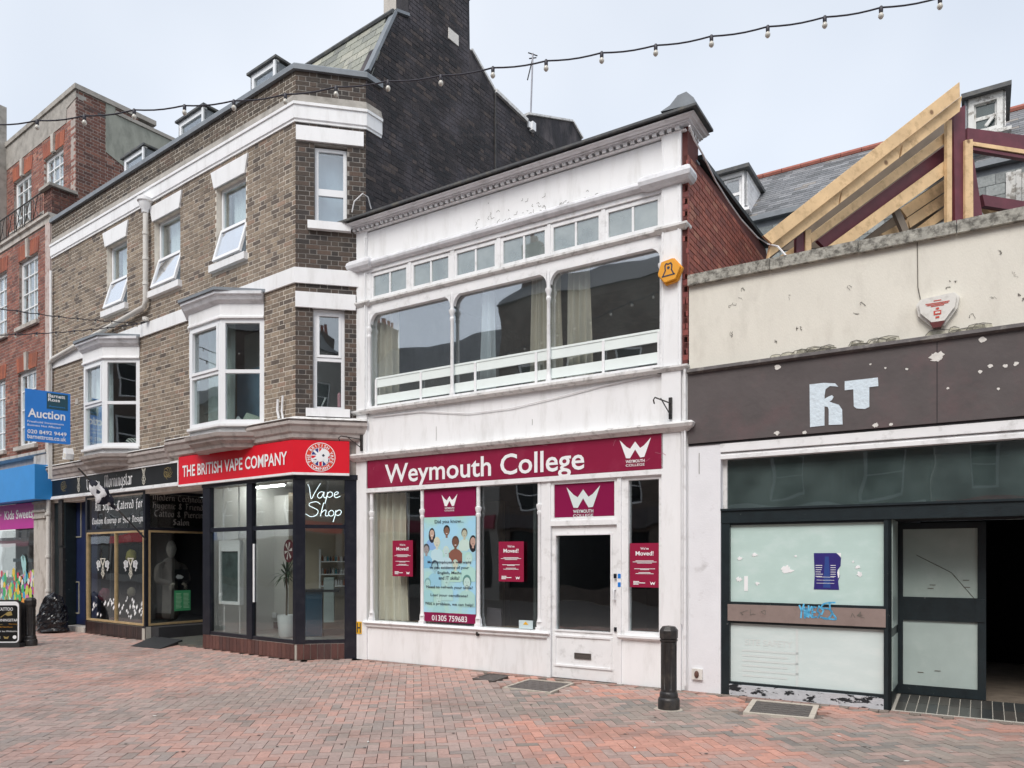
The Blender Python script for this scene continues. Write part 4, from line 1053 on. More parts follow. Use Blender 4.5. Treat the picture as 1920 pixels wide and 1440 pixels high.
def ringtext(s, r, a0, a1, up=True, h=.05):
    n = len(s)
    for i, ch in enumerate(s):
        if ch == ' ': continue
        a = a0+(a1-a0)*i/(n-1); c0 = Vector((uc+r*cos(a), zc+r*sin(a))); rot = a-pi/2 if up else a+pi/2
        cu = bpy.data.curves.new('t','FONT'); cu.body = ch; cu.size = h*1.35; cu.offset = .0015; cu.resolution_u = 2; cu.align_x = 'CENTER'
        to = bpy.data.objects.new('t',cu); me = bpy.data.meshes.new_from_object(to); bpy.data.objects.remove(to); bpy.data.curves.remove(cu)
        m = MB(); 
        for q in me.vertices:
            x, y = q.co.x, q.co.y-h/2; X = x*cos(rot)-y*sin(rot); Y = x*sin(rot)+y*cos(rot); m.v.append(tuple(C.P(c0.x+X, SGV+.011, c0.y+Y)))
        for p_ in me.polygons: m.face(list(p_.vertices))
        m.build('lettering', m_txt, rd); bpy.data.meshes.remove(me)
ringtext('THE BRITISH VAPE', R*.80, radians(205), radians(-25)); ringtext('COMPANY', R*.82, radians(228), radians(312), up=False)

# ------------------------------------------------------------------ tattoo shop
TB = .27
u_l, u_r = V.u(160), -4.84
ug1, ug2, ugm = V.u(163), V.u(270), V.u(216)
MB().box(V, u_l, u_r, -.12,-.012, 0, TB).build('plinth', m_grout, YB)
pal_tb = [(3,(.028,.02,.02)),(2,(.045,.028,.026))]
tiles(V, u_l, u_r, TB, .075, pal_tb, YB)
Tf = Face(V.q(u_r), (.575, .82)); TL = 1.45
MB().box(Tf, 0, TL, -.12,-.012, 0, .24).build('plinth', m_grout, YB); tiles(Tf, .0, TL, .24, .13, pal_tb, YB)
zg0, zg1 = TB+.02, 2.22
for F, a, b, mid in ((V, ug1, ug2, ugm), (Tf, .07, TL, None)):
    mb = MB(); mb.frame(F, a, b, zg0, zg1, .04, -.05, .01)
    if mid: mb.box(F, mid-.015, mid+.015, -.05, .008, zg0+.04, zg1-.04)
    mb.build('window_frame', m_goldf, YB)
    MB().box(F, a+.03, b-.03, -.03,-.025, zg0+.03, zg1-.03).build('pane', g_shop, YB)
    MB().box(F, a+.02, b, -.035,-.03, 2.28, 2.98).build('pane', g_shop, YB, label='fanlight glass carrying white lettering')
mb = MB(); mb.box(V, u_l, ug1, -.1,0,0,3.05); mb.box(V, ug2, u_r, -.1,.0,TB,3.05); mb.box(V, ug1, ug2, -.08,-.005,zg1,2.28); mb.box(V, ug1, ug2, -.08,-.0,2.98,3.05)
mb.box(Tf, .0, .07, -.08,.0,.24,3.05); mb.box(Tf, .07, TL, -.08,-.005,zg1,2.28); mb.box(Tf, .07, TL, -.08,.0,2.98,3.05); mb.build('shopfront_frame', m_black, YB)
# dark band behind fanlights so the letters read
MB().box(V, ug1, ug2, -.30,-.28, 2.28, 2.98).box(Tf, .1, TL, -.30,-.28, 2.28, 2.98).build('fanlight_board', m_signblk, YB)
# recess: floor, soffit, back door
rc = [V.q(u_r,0), V.q(VS0,0), V.q(VS0,-1.7), V.q(u_r+.1,-1.7)]
MB().slab(rc, -.02, .04).build('recess_floor', m_tileblk, YB)
MB().box(V, VL, VS0, -1.7,.0, 3.03, 3.12).build('soffit', M('soffit_grey', (.30,.29,.28), .8, .1), YB)
MB().box(V, u_r+.06, VS0, -1.75,-1.68, 0, 3.05).build('recess_door', m_black, YB)
MB().box(V, VL, VS0-.05, -2.4,-2.35, 0, 3.05).box(V, VL+.02, VL+.08, -2.35,-.15,0,3.05).build('interior_wall', m_void, YB)
MB().box(V, u_l, u_r+.3, -2.3,-.12, .0, TB+.0).build('display_floor', m_void, YB)
# left door recess
ud0, ud1 = V.u(121), u_l
MB().box(V, VL+.1, ud0, -.25,-.02, 0, 3.1).build('pilaster', m_navy, YB)
MB().box(V, V.u(114), ud0, -.02,.04, .0, 1.9).box(V, V.u(112), V.u(119), -.02,.03, 1.95, 3.0).build('pilaster_panel', m_iron, YB)
dr = MB().box(V, VL+.1, ud1, -.33,-.26, .12, 3.05).build('door', M('navy_door', (.015,.024,.075), .35, .2), YB)
mb = MB(); a, b = V.u(129,-.245), V.u(148,-.245)
z0, z1 = V.z(138,1150,-.245), V.z(138,1090,-.245); mb.frame(V, a, b, z0, z1, .025, -.26,-.245)
z0, z1 = V.z(138,1008,-.245), V.z(138,930,-.245); mb.frame(V, a, b+.1, z0, z1, .025, -.26,-.245); mb.build('moulding', M('worn_moulding', (.34,.33,.26), .5), dr)
mb = MB(); zt_ = V.z(138,1045,-.245)
for k in range(7):
    mb.box(V, a+.18, a+.27, -.26,-.24, zt_-k*.115-.09, zt_-k*.115)
mb.build('letter_plate', M('worn_plate', (.55,.53,.45), .5), dr)
MB().box(V, ud0+.1, ud1, -.255,.02, 0, .11).build('door_step', m_stone, YB)
# lettering on the glass
def bl(s, F, u0, u1, z0, xh, v=-.018, mat=None, parent=None, name='lettering', wf=.19): return blackletter(s, F, u0, u1, z0, xh, v, mat or m_txt, parent, wf, name)
t = thing('window_lettering', V.P((ug1+ug2)/2,-.02,2.3), 'white blackletter writing on the fanlight above the left tattoo window', 'lettering')
bl('All Styles Catered for', V, V.u(176), V.u(266), 2.69, .115, parent=t); bl('Custom Coverup or Your Designs', V, V.u(171), V.u(271)-.02, 2.40, .088, parent=t)
t = thing('window_lettering', Tf.P(.7,-.02,2.3), 'grey blackletter writing on the fanlight above the mannequin window', 'lettering')
mg = M('silver_lettering', (.42,.42,.41), .4, 0)
for i, (s, a, b) in enumerate((('Modern Technology', .16, 1.45), ('Hygenic & Friendly', .16, 1.42), ('Tattoo & Piercing', .2, 1.38), ('Salon', .6, .98))):
    bl(s, Tf, a, b, 2.84-i*.165, .082, mat=mg, parent=t)
# fascia sign
zs0, zs1 = 3.10, 3.47
t = thing('shop_sign', V.P(-6.4,.05,3.1), 'black fascia sign with white blackletter name and gold scrollwork', 'sign')
mb = MB(); mb.box(V, VL+.06, us-.01, -.05,.05, zs0, zs1); mb.build('board', m_signblk, t)
mb = MB(); mb.frame(V, VL+.02, us-.005, zs0-.04, zs1+.03, .035, -.05,.075); mb.box(V, VL, us, -.05,.09, zs0-.075, zs0-.045); mb.build('trim', m_trim, t)
bl('Morningstar', V, V.u(195,.06), V.u(248,.06), V.z(220,911,.06), .17, v=.056, parent=t); bl('Vape', V, V.u(161,.06), V.u(178,.06), V.z(170,917,.06), .17, v=.056, parent=t) if False else bl('Vapo', V, V.u(161,.06), V.u(188,.06), V.z(175,917,.06), .15, v=.056, parent=t)
def scroll(mb, F, u, z, s, v, w):
    for k in range(7):
        a0 = k*.9+random.random()*.5; L = []
        for i in range(15):
            t_ = i/14; r = s*(.15+.85*t_)*(1-.25*sin(t_*7+k)); L.append((u+r*cos(a0+t_*2.6), z+r*.8*sin(a0+t_*2.6)))
        strokes(mb, F, [L], 0, 0, 1, 1, v, w)
for px in (118, 313):
    mb = MB(); uu = V.u(px,.06); scroll(mb, V, uu, V.z(px, 888 if px > 200 else 913, .06), .15, .055, .009); mb.build('gold_scroll', m_gold, t)
for px, py in ((147,908),(269,893)):
    mb = MB(); uu = V.u(px,.06); zz_ = V.z(px,py,.06)
    L = [[(-.08,.16),(.08,.16),(0,0),(-.08,.16)],[(-.06,.12),(.06,.12)],[(-.05,.16),(.03,.02),(.07,-.06),(.03,-.1),(-.02,-.02)],[(.05,.16),(-.03,.02),(-.07,-.06),(-.03,-.1),(.02,-.02)],[(0,.02),(0,-.16)],[(-.05,-.12),(0,-.06),(.05,-.12),(0,-.16),(-.05,-.12)]]
    strokes(mb, V, L, uu, zz_, 1, 1.05, .056, .016); mb.build('knot_emblem', M('cream_emblem', (.62,.60,.52), .5, 0) if px < 200 else bpy.data.materials['cream_emblem'], t)
# window decals
me_ = bpy.data.materials['cream_emblem']
for i, px in enumerate((191, 243)):
    p = V.P(V.u(px),-.02,1.2); t = thing('window_decal', p, ('white wing and knot decal on the left tattoo pane','white wing and knot decal on the right tattoo pane')[i], 'decal', 'wing decals on the tattoo window')
    mb = MB(); uu = V.u(px); zz_ = V.z(px, 1058)
    L = [[(-.1,.12),(.1,.12),(0,-.05),(-.1,.12)],[(-.06,.1),(.05,-.12),(.02,-.2),(-.04,-.12),(.06,.1)],[(0,-.05),(0,-.3)],[(-.06,-.2),(0,-.12),(.06,-.2),(0,-.28),(-.06,-.2)]]
    strokes(mb, V, L, uu, zz_, 1.2, 1.0, -.018, .02); mb.build('knot', me_, t)
    mb = MB()
    for sgn in (-1, 1):
        for k in range(6):
            strokes(mb, V, [[(sgn*.1,.05-.02*k),(sgn*(.2+.01*k),.08-.03*k),(sgn*(.27-.02*k),.03-.03*k),(sgn*.2,-.02*k-.04)]], uu, zz_, 1.1, 1.0, -.018, .014)
    mb.build('wing', m_txt, t)
t = thing('window_decal', V.P(V.u(216),-.02,.35), 'white scrawled lettering and leaves along the foot of the tattoo window', 'decal')
mb = MB(); random.seed(3)
for k in range(46):
    px = random.choice([random.uniform(170,212), random.uniform(220,266)]); uu = V.u(px); zz_ = random.uniform(.36,.80); h = random.uniform(.05,.12); a = random.uniform(.6,1.4)
    if px < 190 and zz_ > .6: continue
    pts = [(uu-.018*cos(a+1.5), zz_-.01),(uu+.0, zz_+h*.5),(uu+h*cos(a)*.5+.02, zz_+h),(uu+h*cos(a)*.4+.05, zz_+h*.5),(uu+.02,zz_)]
    mb.polyq(V, pts, -.018)
mb.build('strokes', m_txt, t)
# shop window goods
rnd = random.Random(5)
for i, (px, py, rr, c, lab, cat) in enumerate(((196,1115,.15,(.16,.03,.06),'dark red bag hanging low in the left tattoo pane','bag'),(182,1040,.13,(.45,.42,.20),'pale yellow folded shirt behind the left decal','shirt'),(246,1042,.13,(.40,.36,.10),'yellow folded shirt behind the right decal','shirt'),(246,1110,.10,(.25,.22,.17),'small brown figure on the display floor','ornament'),(186,1020,.12,(.05,.05,.05),'black cap hanging high in the left tattoo pane','cap'),(240,1014,.12,(.05,.03,.03),'black cap hanging high in the right tattoo pane','cap'))):
    p = V.P(V.u(px,-.35),-.35,V.z(px,py,-.35)); mb = MB()
    mb.ball(p, rr*.9, rr*.5, rr, 14, 9, fn=lambda q: q*(1+.22*noise.noise(q*2.2+Vector((i,0,0)))))
    mb.build(cat, M('goods_%d' % i, c, .7, .2, 10), None, smooth=True, label=lab, cat=cat, loc=p)
p = V.P(-5.6,-.6,TB); mb = MB()
t = thing('display_plinth', p, 'dark grey display plinths standing in the tattoo shop window', 'display stand'); mb.box(V,V.u(178,-.5),V.u(205,-.5),-.75,-.45,TB,TB+.5); mb.box(V,V.u(228,-.5),V.u(262,-.5),-.75,-.45,TB,TB+.42); mb.build('block', M('charcoal_block', (.05,.05,.055), .7), t)
# mannequin bust in a dark coat
pm = Tf.P(.78, -.42, .3)
t = thing('mannequin', pm, 'mannequin in a dark cloak with bony hands holding a black book', 'mannequin')
def TF(u, v, z): return Tf.P(u, v, z)
verts = [TF(.78,-.42,.3), TF(.78,-.42,.8), TF(.78,-.42,1.25), TF(.78,-.40,1.52), TF(.78,-.40,1.68), TF(.50,-.40,1.48), TF(.44,-.34,1.18), TF(.66,-.18,1.12), TF(1.06,-.40,1.48), TF(1.14,-.34,1.18), TF(.94,-.18,1.12)]
edges = [(0,1),(1,2),(2,3),(3,4),(3,5),(5,6),(6,7),(3,8),(8,9),(9,10)]
rad = [(.20,.16),(.17,.13),(.17,.12),(.16,.10),(.06,.06),(.085,.08),(.08,.08),(.055,.05),(.085,.08),(.08,.08),(.055,.05)]
me = bpy.data.meshes.new('cloak'); me.from_pydata([tuple(v-pm) for v in verts], edges, [])
bo = bpy.data.objects.new('cloak', me); COL.objects.link(bo); bo.parent = t
md = bo.modifiers.new('s','SKIN')
for i, r in enumerate(rad): me.skin_vertices[0].data[i].radius = r
me.skin_vertices[0].data[0].use_root = True
ss = bo.modifiers.new('u','SUBSURF'); ss.levels = 2; ss.render_levels = 2
me.materials.append(M('dark_grey_cloak', (.075,.065,.06), .8, .4, 6))
hd = MB(); hd.ball(TF(.78,-.38,1.84), .10, .11, .19, 16, 12, fn=lambda q: Vector((q.x*(1-.25*max(0,-q.z)), q.y, q.z))); hd.build('head', M('grey_veil', (.30,.29,.28), .8, .25, 12), t, smooth=True)
mh = M('bone_hand', (.42,.38,.32), .7, .1)
for sgn, uu in ((-1,.69),(1,.92)):
    mb = MB(); base = TF(uu,-.16,1.11)
    mb.ball(base, .04, .03, .03, 10, 6)
    for f, (a, l) in enumerate(((-.2,.14),(.15,.17),(.5,.18),(.85,.165),(1.35,.12))):
        d = Tf.d*(cos(a)*-sgn*-.7); ex = Vector((Tf.d.x*sgn*-.0, 0, 0))
        q0 = base; dirv = Vector((Tf.d.x*(-sgn)*-.55*cos(a), Tf.d.y*(-sgn)*-.55*cos(a), -.75*sin(a)-.2)); q1 = base+dirv*l*.5+Vector((Tf.n.x,Tf.n.y,0))*.03; q2 = base+dirv*l
        mb.tube([q0,q1,q2], .010, 6, r1=.005)
    mb.build('hand', mh, t, smooth=True)
p = TF(.88,-.12,1.3); t2 = thing('book', p, 'black book with a pale emblem held by the cloaked mannequin', 'book')
MB().box(Tf, .68, 1.02, -.16,-.12, 1.18, 1.42).build('cover', m_signblk, t2); MB().polyq(Tf, [(.72,1.26),(.76,1.22),(.86,1.22),(.90,1.26),(.84,1.30),(.76,1.31)], -.117).build('emblem', m_txt, t2)
# green poster on side window
u0, u1 = Tf.u(328), Tf.u(358); z0, z1 = Tf.z(343,1145), Tf.z(343,1107)
t = thing('poster', Tf.P((u0+u1)/2,0,z0), 'green price list poster on the mannequin window', 'poster')
MB().box(Tf, u0, u1, -.022,-.016, z0, z1).build('sheet', M('green_paper', (.05,.33,.14), .6, .05), t)
mb = MB(); random.seed(11)
for k in range(12):
    z = z1-.06-k*(z1-z0-.1)/12
    for a, b in ((.08,.45),(.55,.92)): mb.quad(Tf, u0+(u1-u0)*a, u0+(u1-u0)*(b-random.random()*.08), z-.009, z, -.013)
mb.build('print', M('pale_green_print', (.45,.75,.5), .6, 0), t)
MB().box(Tf, .1, 1.4, -1.6,-1.55, .2, 2.2).build('interior_wall', m_void, YB)
# ramp
pts = [gpt(245,1212), gpt(300,1217), gpt(342,1207), gpt(290,1200)]
t = thing('access_ramp', sum(pts, Vector())/4, 'black rubber wedge ramp lying in front of the tattoo shop entrance', 'ramp')
mb = MB(); b = len(mb.v)
hi = [0,0,.07,.07]; mb.v += [tuple(p) for p in pts]+[(p.x,p.y,.008+h) for p, h in zip(pts,hi)]
for f in ((3,2,1,0),(4,5,6,7),(0,1,5,4),(1,2,6,5),(2,3,7,6),(3,0,4,7)): mb.face([b+i for i in f])
mb.build('wedge', m_rubber, t)
# ================================================================== WHITE COLLEGE BUILDING
WB = thing('white_building', W.P(WR/2, 0, 0), 'white painted two storey college building with dentil cornice and large first floor windows', 'building')
XR = 1260
def zW(py, px=1243, v=0): return W.z(px, py, v)
pl0, pl1 = 0.0, W.u(690); pr0, pr1 = W.u(1243), W.u(1279)
def avgz(a, b): return (W.z(*a)+W.z(*b))/2
z_dent = avgz((1242,258),(672,442))         # underside of the dentil band top
z_top = (W.z(1240,209,.22)+W.z(672,402,.22))/2
z_fr1 = z_dent-.03
z_l1t = avgz((1240,329),(672,500)); z_l1b = avgz((1240,352),(672,512))
z_tr1 = W.z(1236,372); z_tr0 = W.z(1236,423)
z_l2 = W.z(1240,436)
z_gl1 = W.z(1238,462); z_gl0 = W.z(1238,690)
z_sl = avgz((1240,692),(690,777))
z_cs1, z_cs0 = avgz((1243,793),(690,858)), avgz((1243,806),(690,866))
z_sg1, z_sg0 = avgz((1240,810),(690,866)), avgz((1240,880),(690,916))
z_hd = z_sg0-.07
z_sill = W.z(690,1163)
print('W z', [round(q,2) for q in (z_top,z_dent,z_l1t,z_l1b,z_tr1,z_tr0,z_l2,z_gl1,z_gl0,z_sl,z_cs1,z_cs0,z_sg1,z_sg0,z_sill)], 'WR', WR, pl1, pr0)
# walls
mb = MB()
mb.box(W, pl1, pr0, -.25, -.0, z_l1b-.02, z_dent-.02)      # frieze panel
mb.build('frieze', m_white, WB)
MB().box(W, pl1, pr0, -.25, 0, z_cs0-.02, z_sl-.02).build('wall', m_white, WB, label='plain white wall between the college sign and the upper windows')
mb = MB(); mb.box(W, pl0, pl1, -.25, .035, 0, z_top-.2); mb.build('pilaster', m_white, WB, label='left white pilaster')
mb = MB(); mb.box(W, pr0, pr1, -.25, .05, 0, z_top-.2); mb.build('pilaster', m_white, WB, label='right white pilaster')
# pilaster edge grooves
for a in (pl1-.02, pr0+.02, pr1-.03):
    MB().box(W, a-.008, a+.008, .034, .06, z_l1b, z_dent-.1).box(W, a-.008, a+.008, .034, .06, z_sl+.05, z_l1t-.2).build('bead', m_trim, WB)
# top cornice
pW = [W.q(-.02,-.3), W.q(-.02), W.q(WR), W.q(WR,-.42)]
zt = z_top; HC = z_top-.085-(z_dent)
kz_ = HC/.455
def CZf(d): return zt-.085-(d-.085)*kz_
MB().sweep(pW, [(-.1,CZf(.09)),(.20,CZf(.09)),(.215,CZf(.14)),(.19,CZf(.15)),(.17,CZf(.20)),(.13,CZf(.215)),(.125,CZf(.27)),(.10,CZf(.28)),(.10,CZf(.31)),(-.1,CZf(.31))]).build('cornice', m_corn, WB)
MB().sweep(pW, [(-.35,zt+.03),(.16,zt+.0),(.26,zt-.04),(.26,zt-.07),(-.35,zt-.07)]).build('cornice_roof', m_lead_d, WB)
MB().sweep(pW, [(-.1,CZf(.311)),(.012,CZf(.311)),(.012,CZf(.50)),(.06,CZf(.505)),(.05,CZf(.54)),(-.1,CZf(.54))]).build('dentil_bed', m_trim, WB)
# raised end of the roof capping
MB().prism(W, [(WR-.20,zt-.0),(WR+.24,zt-.04),(WR+.22,zt+.04),(WR+.13,zt+.14),(WR+.02,zt+.13),(WR-.08,zt+.04)], -.45, .24).build('capping', m_lead, WB)
nd = 0; u = .0
while u < WR-.02:
    MB().box(W, u, u+.052, .010, .088, CZf(.475), CZf(.325)).build('dentil', m_trim, WB); u += .100
for k in range(4):
    Fr = Face(W.q(WR), (-W.n.x, -W.n.y)); MB().box(Fr, .02+k*.1, .072+k*.1, .010, .088, CZf(.475), CZf(.325)).build('dentil', m_trim, WB)
# mid cornice and its ends on the pilasters
def roundprof(v0, r, zc, zh): return [(-.02,zc+zh/2)]+[(v0+r*cos(a), zc+zh/2*sin(a)) for a in [pi/2-k*pi/6 for k in range(7)]]+[(-.02,zc-zh/2)]
MB().sweep([W.q(pl1), W.q(pr0-.12)], roundprof(.02,.09,(z_l1t+z_l1b)/2,z_l1t-z_l1b)).build('cornice', m_corn, WB, label='rounded grey moulding below the frieze')
for a, b in ((-.05,pl1), (pr0-.12,pr1)):
    MB().sweep([W.q(a,-.1),W.q(a),W.q(b),W.q(b,-.1)], roundprof(.06,.10,(z_l1t+z_l1b)/2+.01,z_l1t-z_l1b+.06)).build('moulding', m_corn, WB)
MB().box(W, pl1, pr0, -.05, .03, z_tr1+.055, z_l1b-.0).build('head_rail', m_trim, WB)
for zz_, h, vv in ((z_l2+.0,.07,.09),(z_sl,.06,.10)):
    for a, b in ((-.05,pl1), (pr0,pr1)):
        MB().sweep([W.q(a,-.1),W.q(a),W.q(b),W.q(b,-.1)], [(-.02,zz_+h*.6),(vv,zz_+h*.5),(vv,zz_+h*.1),(vv-.04,zz_-h*.5),(-.02,zz_-h*.5)]).build('moulding', m_ledge, WB)
MB().sweep([W.q(pl1), W.q(pr0)], [(-.2,z_sl+.05),(.10,z_sl+.035),(.10,z_sl+.0),(.05,z_sl-.03),(-.2,z_sl-.03)]).build('sill', m_ledge, WB)
MB().sweep([W.q(pl1), W.q(pr0)], [(-.2,z_sl+.09),(.03,z_sl+.085),(.03,z_sl+.05),(-.2,z_sl+.05)]).build('sill', m_trim, WB)
MB().sweep([W.q(pl1), W.q(pr0)], [(-.05,z_l2+.04),(.05,z_l2+.035),(.05,z_l2+.005),(.02,z_l2-.02),(-.05,z_l2-.02)]).build('transom_ledge', m_ledge, WB)
MB().box(W, pl1, pr0, -.1, .0, z_gl1+.0, z_l2-.02).build('window_head', m_trim, WB)
# six transom lights
TLp = [(700,763),(775,842),(856,929),(943,1023),(1037,1124),(1140,1235)]
z0_, z1_ = z_l2+.035, z_tr1+.055
edges_ = [(W.u(a)-.035, W.u(b)+.035) for a, b in TLp]
for i, (a, b) in enumerate(edges_):
    window(W, a, b, z0_+.02, z1_-.02, -.015, WB, fw=.045, fd=.045, ub=((a+b)/2,), bw=.03, mat=m_trim, gm=g_top, label='white transom light, number %s from the left' % ('one','two','three','four','five','six')[i])
mb = MB(); xs_ = [pl1]+[q for e in edges_ for q in e]+[pr0]
for i in range(0, len(xs_), 2):
    if xs_[i+1]-xs_[i] > .004: MB().box(W, xs_[i], xs_[i+1], -.07, .02, z0_, z1_).build('mullion', m_trim, WB)
MB().box(W, edges_[0][0], edges_[-1][1], -.07,.0, z0_, z0_+.02).box(W, edges_[0][0], edges_[-1][1], -.07,.0, z1_-.02, z1_).build('rail', m_trim, WB)
# three big lights with columns
cols = [pl1, W.u(847), W.u(1028), pr0]
gz0, gz1 = z_sl+.085, z_gl1+.01
for i in range(3):
    a, b = cols[i]+(.03 if i else .05), cols[i+1]-(.03 if i < 2 else .04)
    MB().box(W, a-.04, b+.04, -.085,-.078, gz0, gz1+.02).build('pane', g_big, WB, label=('left','middle','right')[i]+' large first floor showroom pane')
    r = .17
    for cu, sg in ((a, 1), (b, -1)):
        arc = [(cu+sg*(r-r*sin(t_*pi/2/7)), gz1-r+r*cos(t_*pi/2/7)) for t_ in range(8)]
        arc = [(cu+sg*r*(1-cos(k*pi/2/7)), gz1-r*(1-sin(k*pi/2/7))) for k in range(8)]
        MB().prism(W, [(cu-sg*.0,gz1+.0)]+arc, -.07,-.0).build('spandrel', m_trim, WB)
def column(u, z0, z1, half=0):
    r = .028
    p = W.P(u, -.01, 0); 
    m = MB(); m.lathe(p, [(r*1.5,z0),(r*1.5,z0+.05),(r*1.05,z0+.09),(r,z0+.12),(r*.9,z1-.42),(r*1.25,z1-.40),(r*1.25,z1-.37),(r*.95,z1-.36),(r*1.1,z1-.32),(r*1.7,z1-.28),(r*1.7,z1-.25),(r,z1-.24),(r*.9,z1)], 12)
    return m.build('column', m_trim, WB, smooth=True)
for u_ in (cols[0]+.02, cols[1], cols[2], cols[3]-.02): column(u_, gz0, gz1+.02)
# pale green balustrade behind the glass
t = MB(); 
rz = [(W.z(1240,621,-.06),W.z(1240,640,-.06)),(W.z(1240,659,-.06),W.z(1240,679,-.06))]
for a, b in rz: MB().box(W, pl1+.14, pr0, -.074,-.060, b, a).build('guard_rail', m_rail, WB)
MB().box(W, pl1+.12, pr0, -.076,-.052, rz[0][0]+.001, rz[0][0]+.03).build('guard_rail', m_rail, WB)
for px in (706,790,892,1006,1132,1236):
    MB().box(W, W.u(px,-.06)-.018, W.u(px,-.06)+.018, -.058,-.040, gz0, rz[0][0]+.0).build('guard_post', m_trim, WB)
# room behind
ru0, ru1 = .05, WR-.1
MB().box(W, ru0, ru1, -4.6,-4.5, 3.1, z_top-.2).build('interior_wall', M('upper_room_dark', (.12,.115,.12), .9, .1), WB)
MB().box(W, ru0, ru0+.05, -4.5,-.25, 3.1, z_top-.2).box(W, ru1-.05, ru1, -4.5,-.25, 3.1, z_top-.2).build('interior_wall', m_room, WB)
MB().box(W, ru0, ru1, -4.5,-.25, z_cs1+.02, z_cs1+.15).build('floor', m_room, WB)
MB().box(W, ru0, ru1, -4.5,-.25, z_l1b+.0, z_l1b+.1).build('ceiling', M('upper_ceiling', (.16,.16,.17), .9, .05), WB)
MB().box(W, -.0, WR+.06, -7.5,-.25, zt-.55, zt-.45).build('roof', m_lead_d, WB)
cl = (('pale narrow curtain at the far left of the left upper pane',703,745,m_curt,.22),('white curtain strip left of centre in the middle upper pane',905,924,m_curtw,.22),('cream curtain at the right end of the middle upper pane',1000,1024,m_curt,.2),('cream curtain at the left edge of the right upper pane',1032,1050,m_curt,.2),('gathered cream curtain hanging in the right upper pane',1066,1106,m_curt,.24))
for lab, a, b, mt_, dd in cl:
    curtain(W, W.u(a,-dd), W.u(b,-dd), z_sl+.1, z_gl1+.3, -dd, mt_, lab, folds=4, amp=.035, group='curtains in the upper showroom windows', flare=.1)
MB().box(W, W.u(912,-.9), W.u(922,-.9), -.95,-.85, z_sl, z_gl1+.2).build('interior_post', m_trim, WB)
p = W.P(W.u(1185,-.5),-.5,z_tr0+.1)
MB().prism(W, [(W.u(1166,-.3),W.z(1166,418,-.3)),(W.u(1206,-.3),W.z(1206,412,-.3)),(W.u(1208,-.3),W.z(1208,396,-.3)),(W.u(1163,-.3),W.z(1163,402,-.3))], -.3,-.28).build('carton', M('pale_mint_paper', (.55,.66,.62), .7), None, label='pale paper hung behind the rightmost transom light', cat='paper', loc=p)

# ---- ground floor
MB().sweep([W.q(-.06,-.1), W.q(-.06), W.q(WR+.03), W.q(WR+.03,-.2)], [(-.05,z_cs1+.03),(.12,z_cs1+.02),(.15,z_cs1-.01),(.13,z_cs1-.05),(.09,z_cs0),(.07,z_cs0-.02),(-.05,z_cs0-.02)]).build('sign_cornice', m_ledge, WB)
SV = .05
t = thing('shop_sign', W.P(WR/2, SV, z_sg0), 'long maroon fascia sign reading Weymouth College with white W crest', 'sign')
su0, su1 = W.u(689,SV), W.u(1243,SV)
MB().box(W, su0, su1, 0.0, SV, z_sg0, z_sg1).build('board', m_maroon, t)
text('Weymouth College', W, W.u(722,SV), W.u(1096,SV), W.z(1096,893,SV), W.z(1096,838,SV), SV+.006, m_txt, t, off=.014)
def crest(F, ua, ub, zb, zt_, v, mat, parent, small=True):
    w_, h_ = ub-ua, zt_-zb
    P_ = [(0,1),(.16,.72),(.36,.47),(.50,.86),(.64,.47),(.84,.72),(1,1),(.80,.0),(.67,.0),(.5,.42),(.33,.0),(.20,.0)]
    P_ = [(0,1),(.22,.62),(.34,.50),(.50,.86),(.66,.50),(.78,.62),(1,1),(.79,.02),(.66,.0),(.5,.44),(.34,.0),(.21,.02)]
    MB().polyq(F, [(ua+x*w_, zb+h_*(.30+.70*y) if small else zb+h_*y) for x, y in P_], v).build('crest', mat, parent)
    if small:
        text('WEYMOUTH', F, ua+w_*.2, ua+w_*.8, zb+h_*.13, zb+h_*.24, v, mat, parent, off=.02)
        text('COLLEGE', F, ua+w_*.2, ua+w_*.8, zb, zb+h_*.09, v, mat, parent, off=.008)
crest(W, W.u(1162,SV), W.u(1221,SV), W.z(1221,872,SV), W.z(1221,820,SV), SV+.006, m_txt, t)
# scratches on the sign
mb = MB(); random.seed(21)
for px, py, a, l in ((985,836,.5,.18),(1010,832,-.3,.14),(1060,826,.15,.2),(1104,822,-.2,.22),(800,905,.05,.25),(700,880,1.2,.05),(1230,848,-.5,.15),(1205,866,.4,.1),(1150,836,1.3,.12),(965,838,1.0,.10)):
    uu, zz_ = W.uz(px, py, SV); pts = [(uu+l*s*cos(a)+random.uniform(-.01,.01), zz_+l*s*sin(a)*.6+random.uniform(-.012,.012)) for s in (0,.3,.6,1)]
    strokes(mb, W, [pts], 0, 0, 1, 1, SV+.004, .005)
mb.build('scratches', M('sign_scratch', (.45,.16,.22), .5, .1), t, kind='stuff')
# rail under the sign
MB().box(W, pl1-.0, pr0, -.1, .055, z_hd, z_sg0-.004).build('head_rail', m_trim, WB)
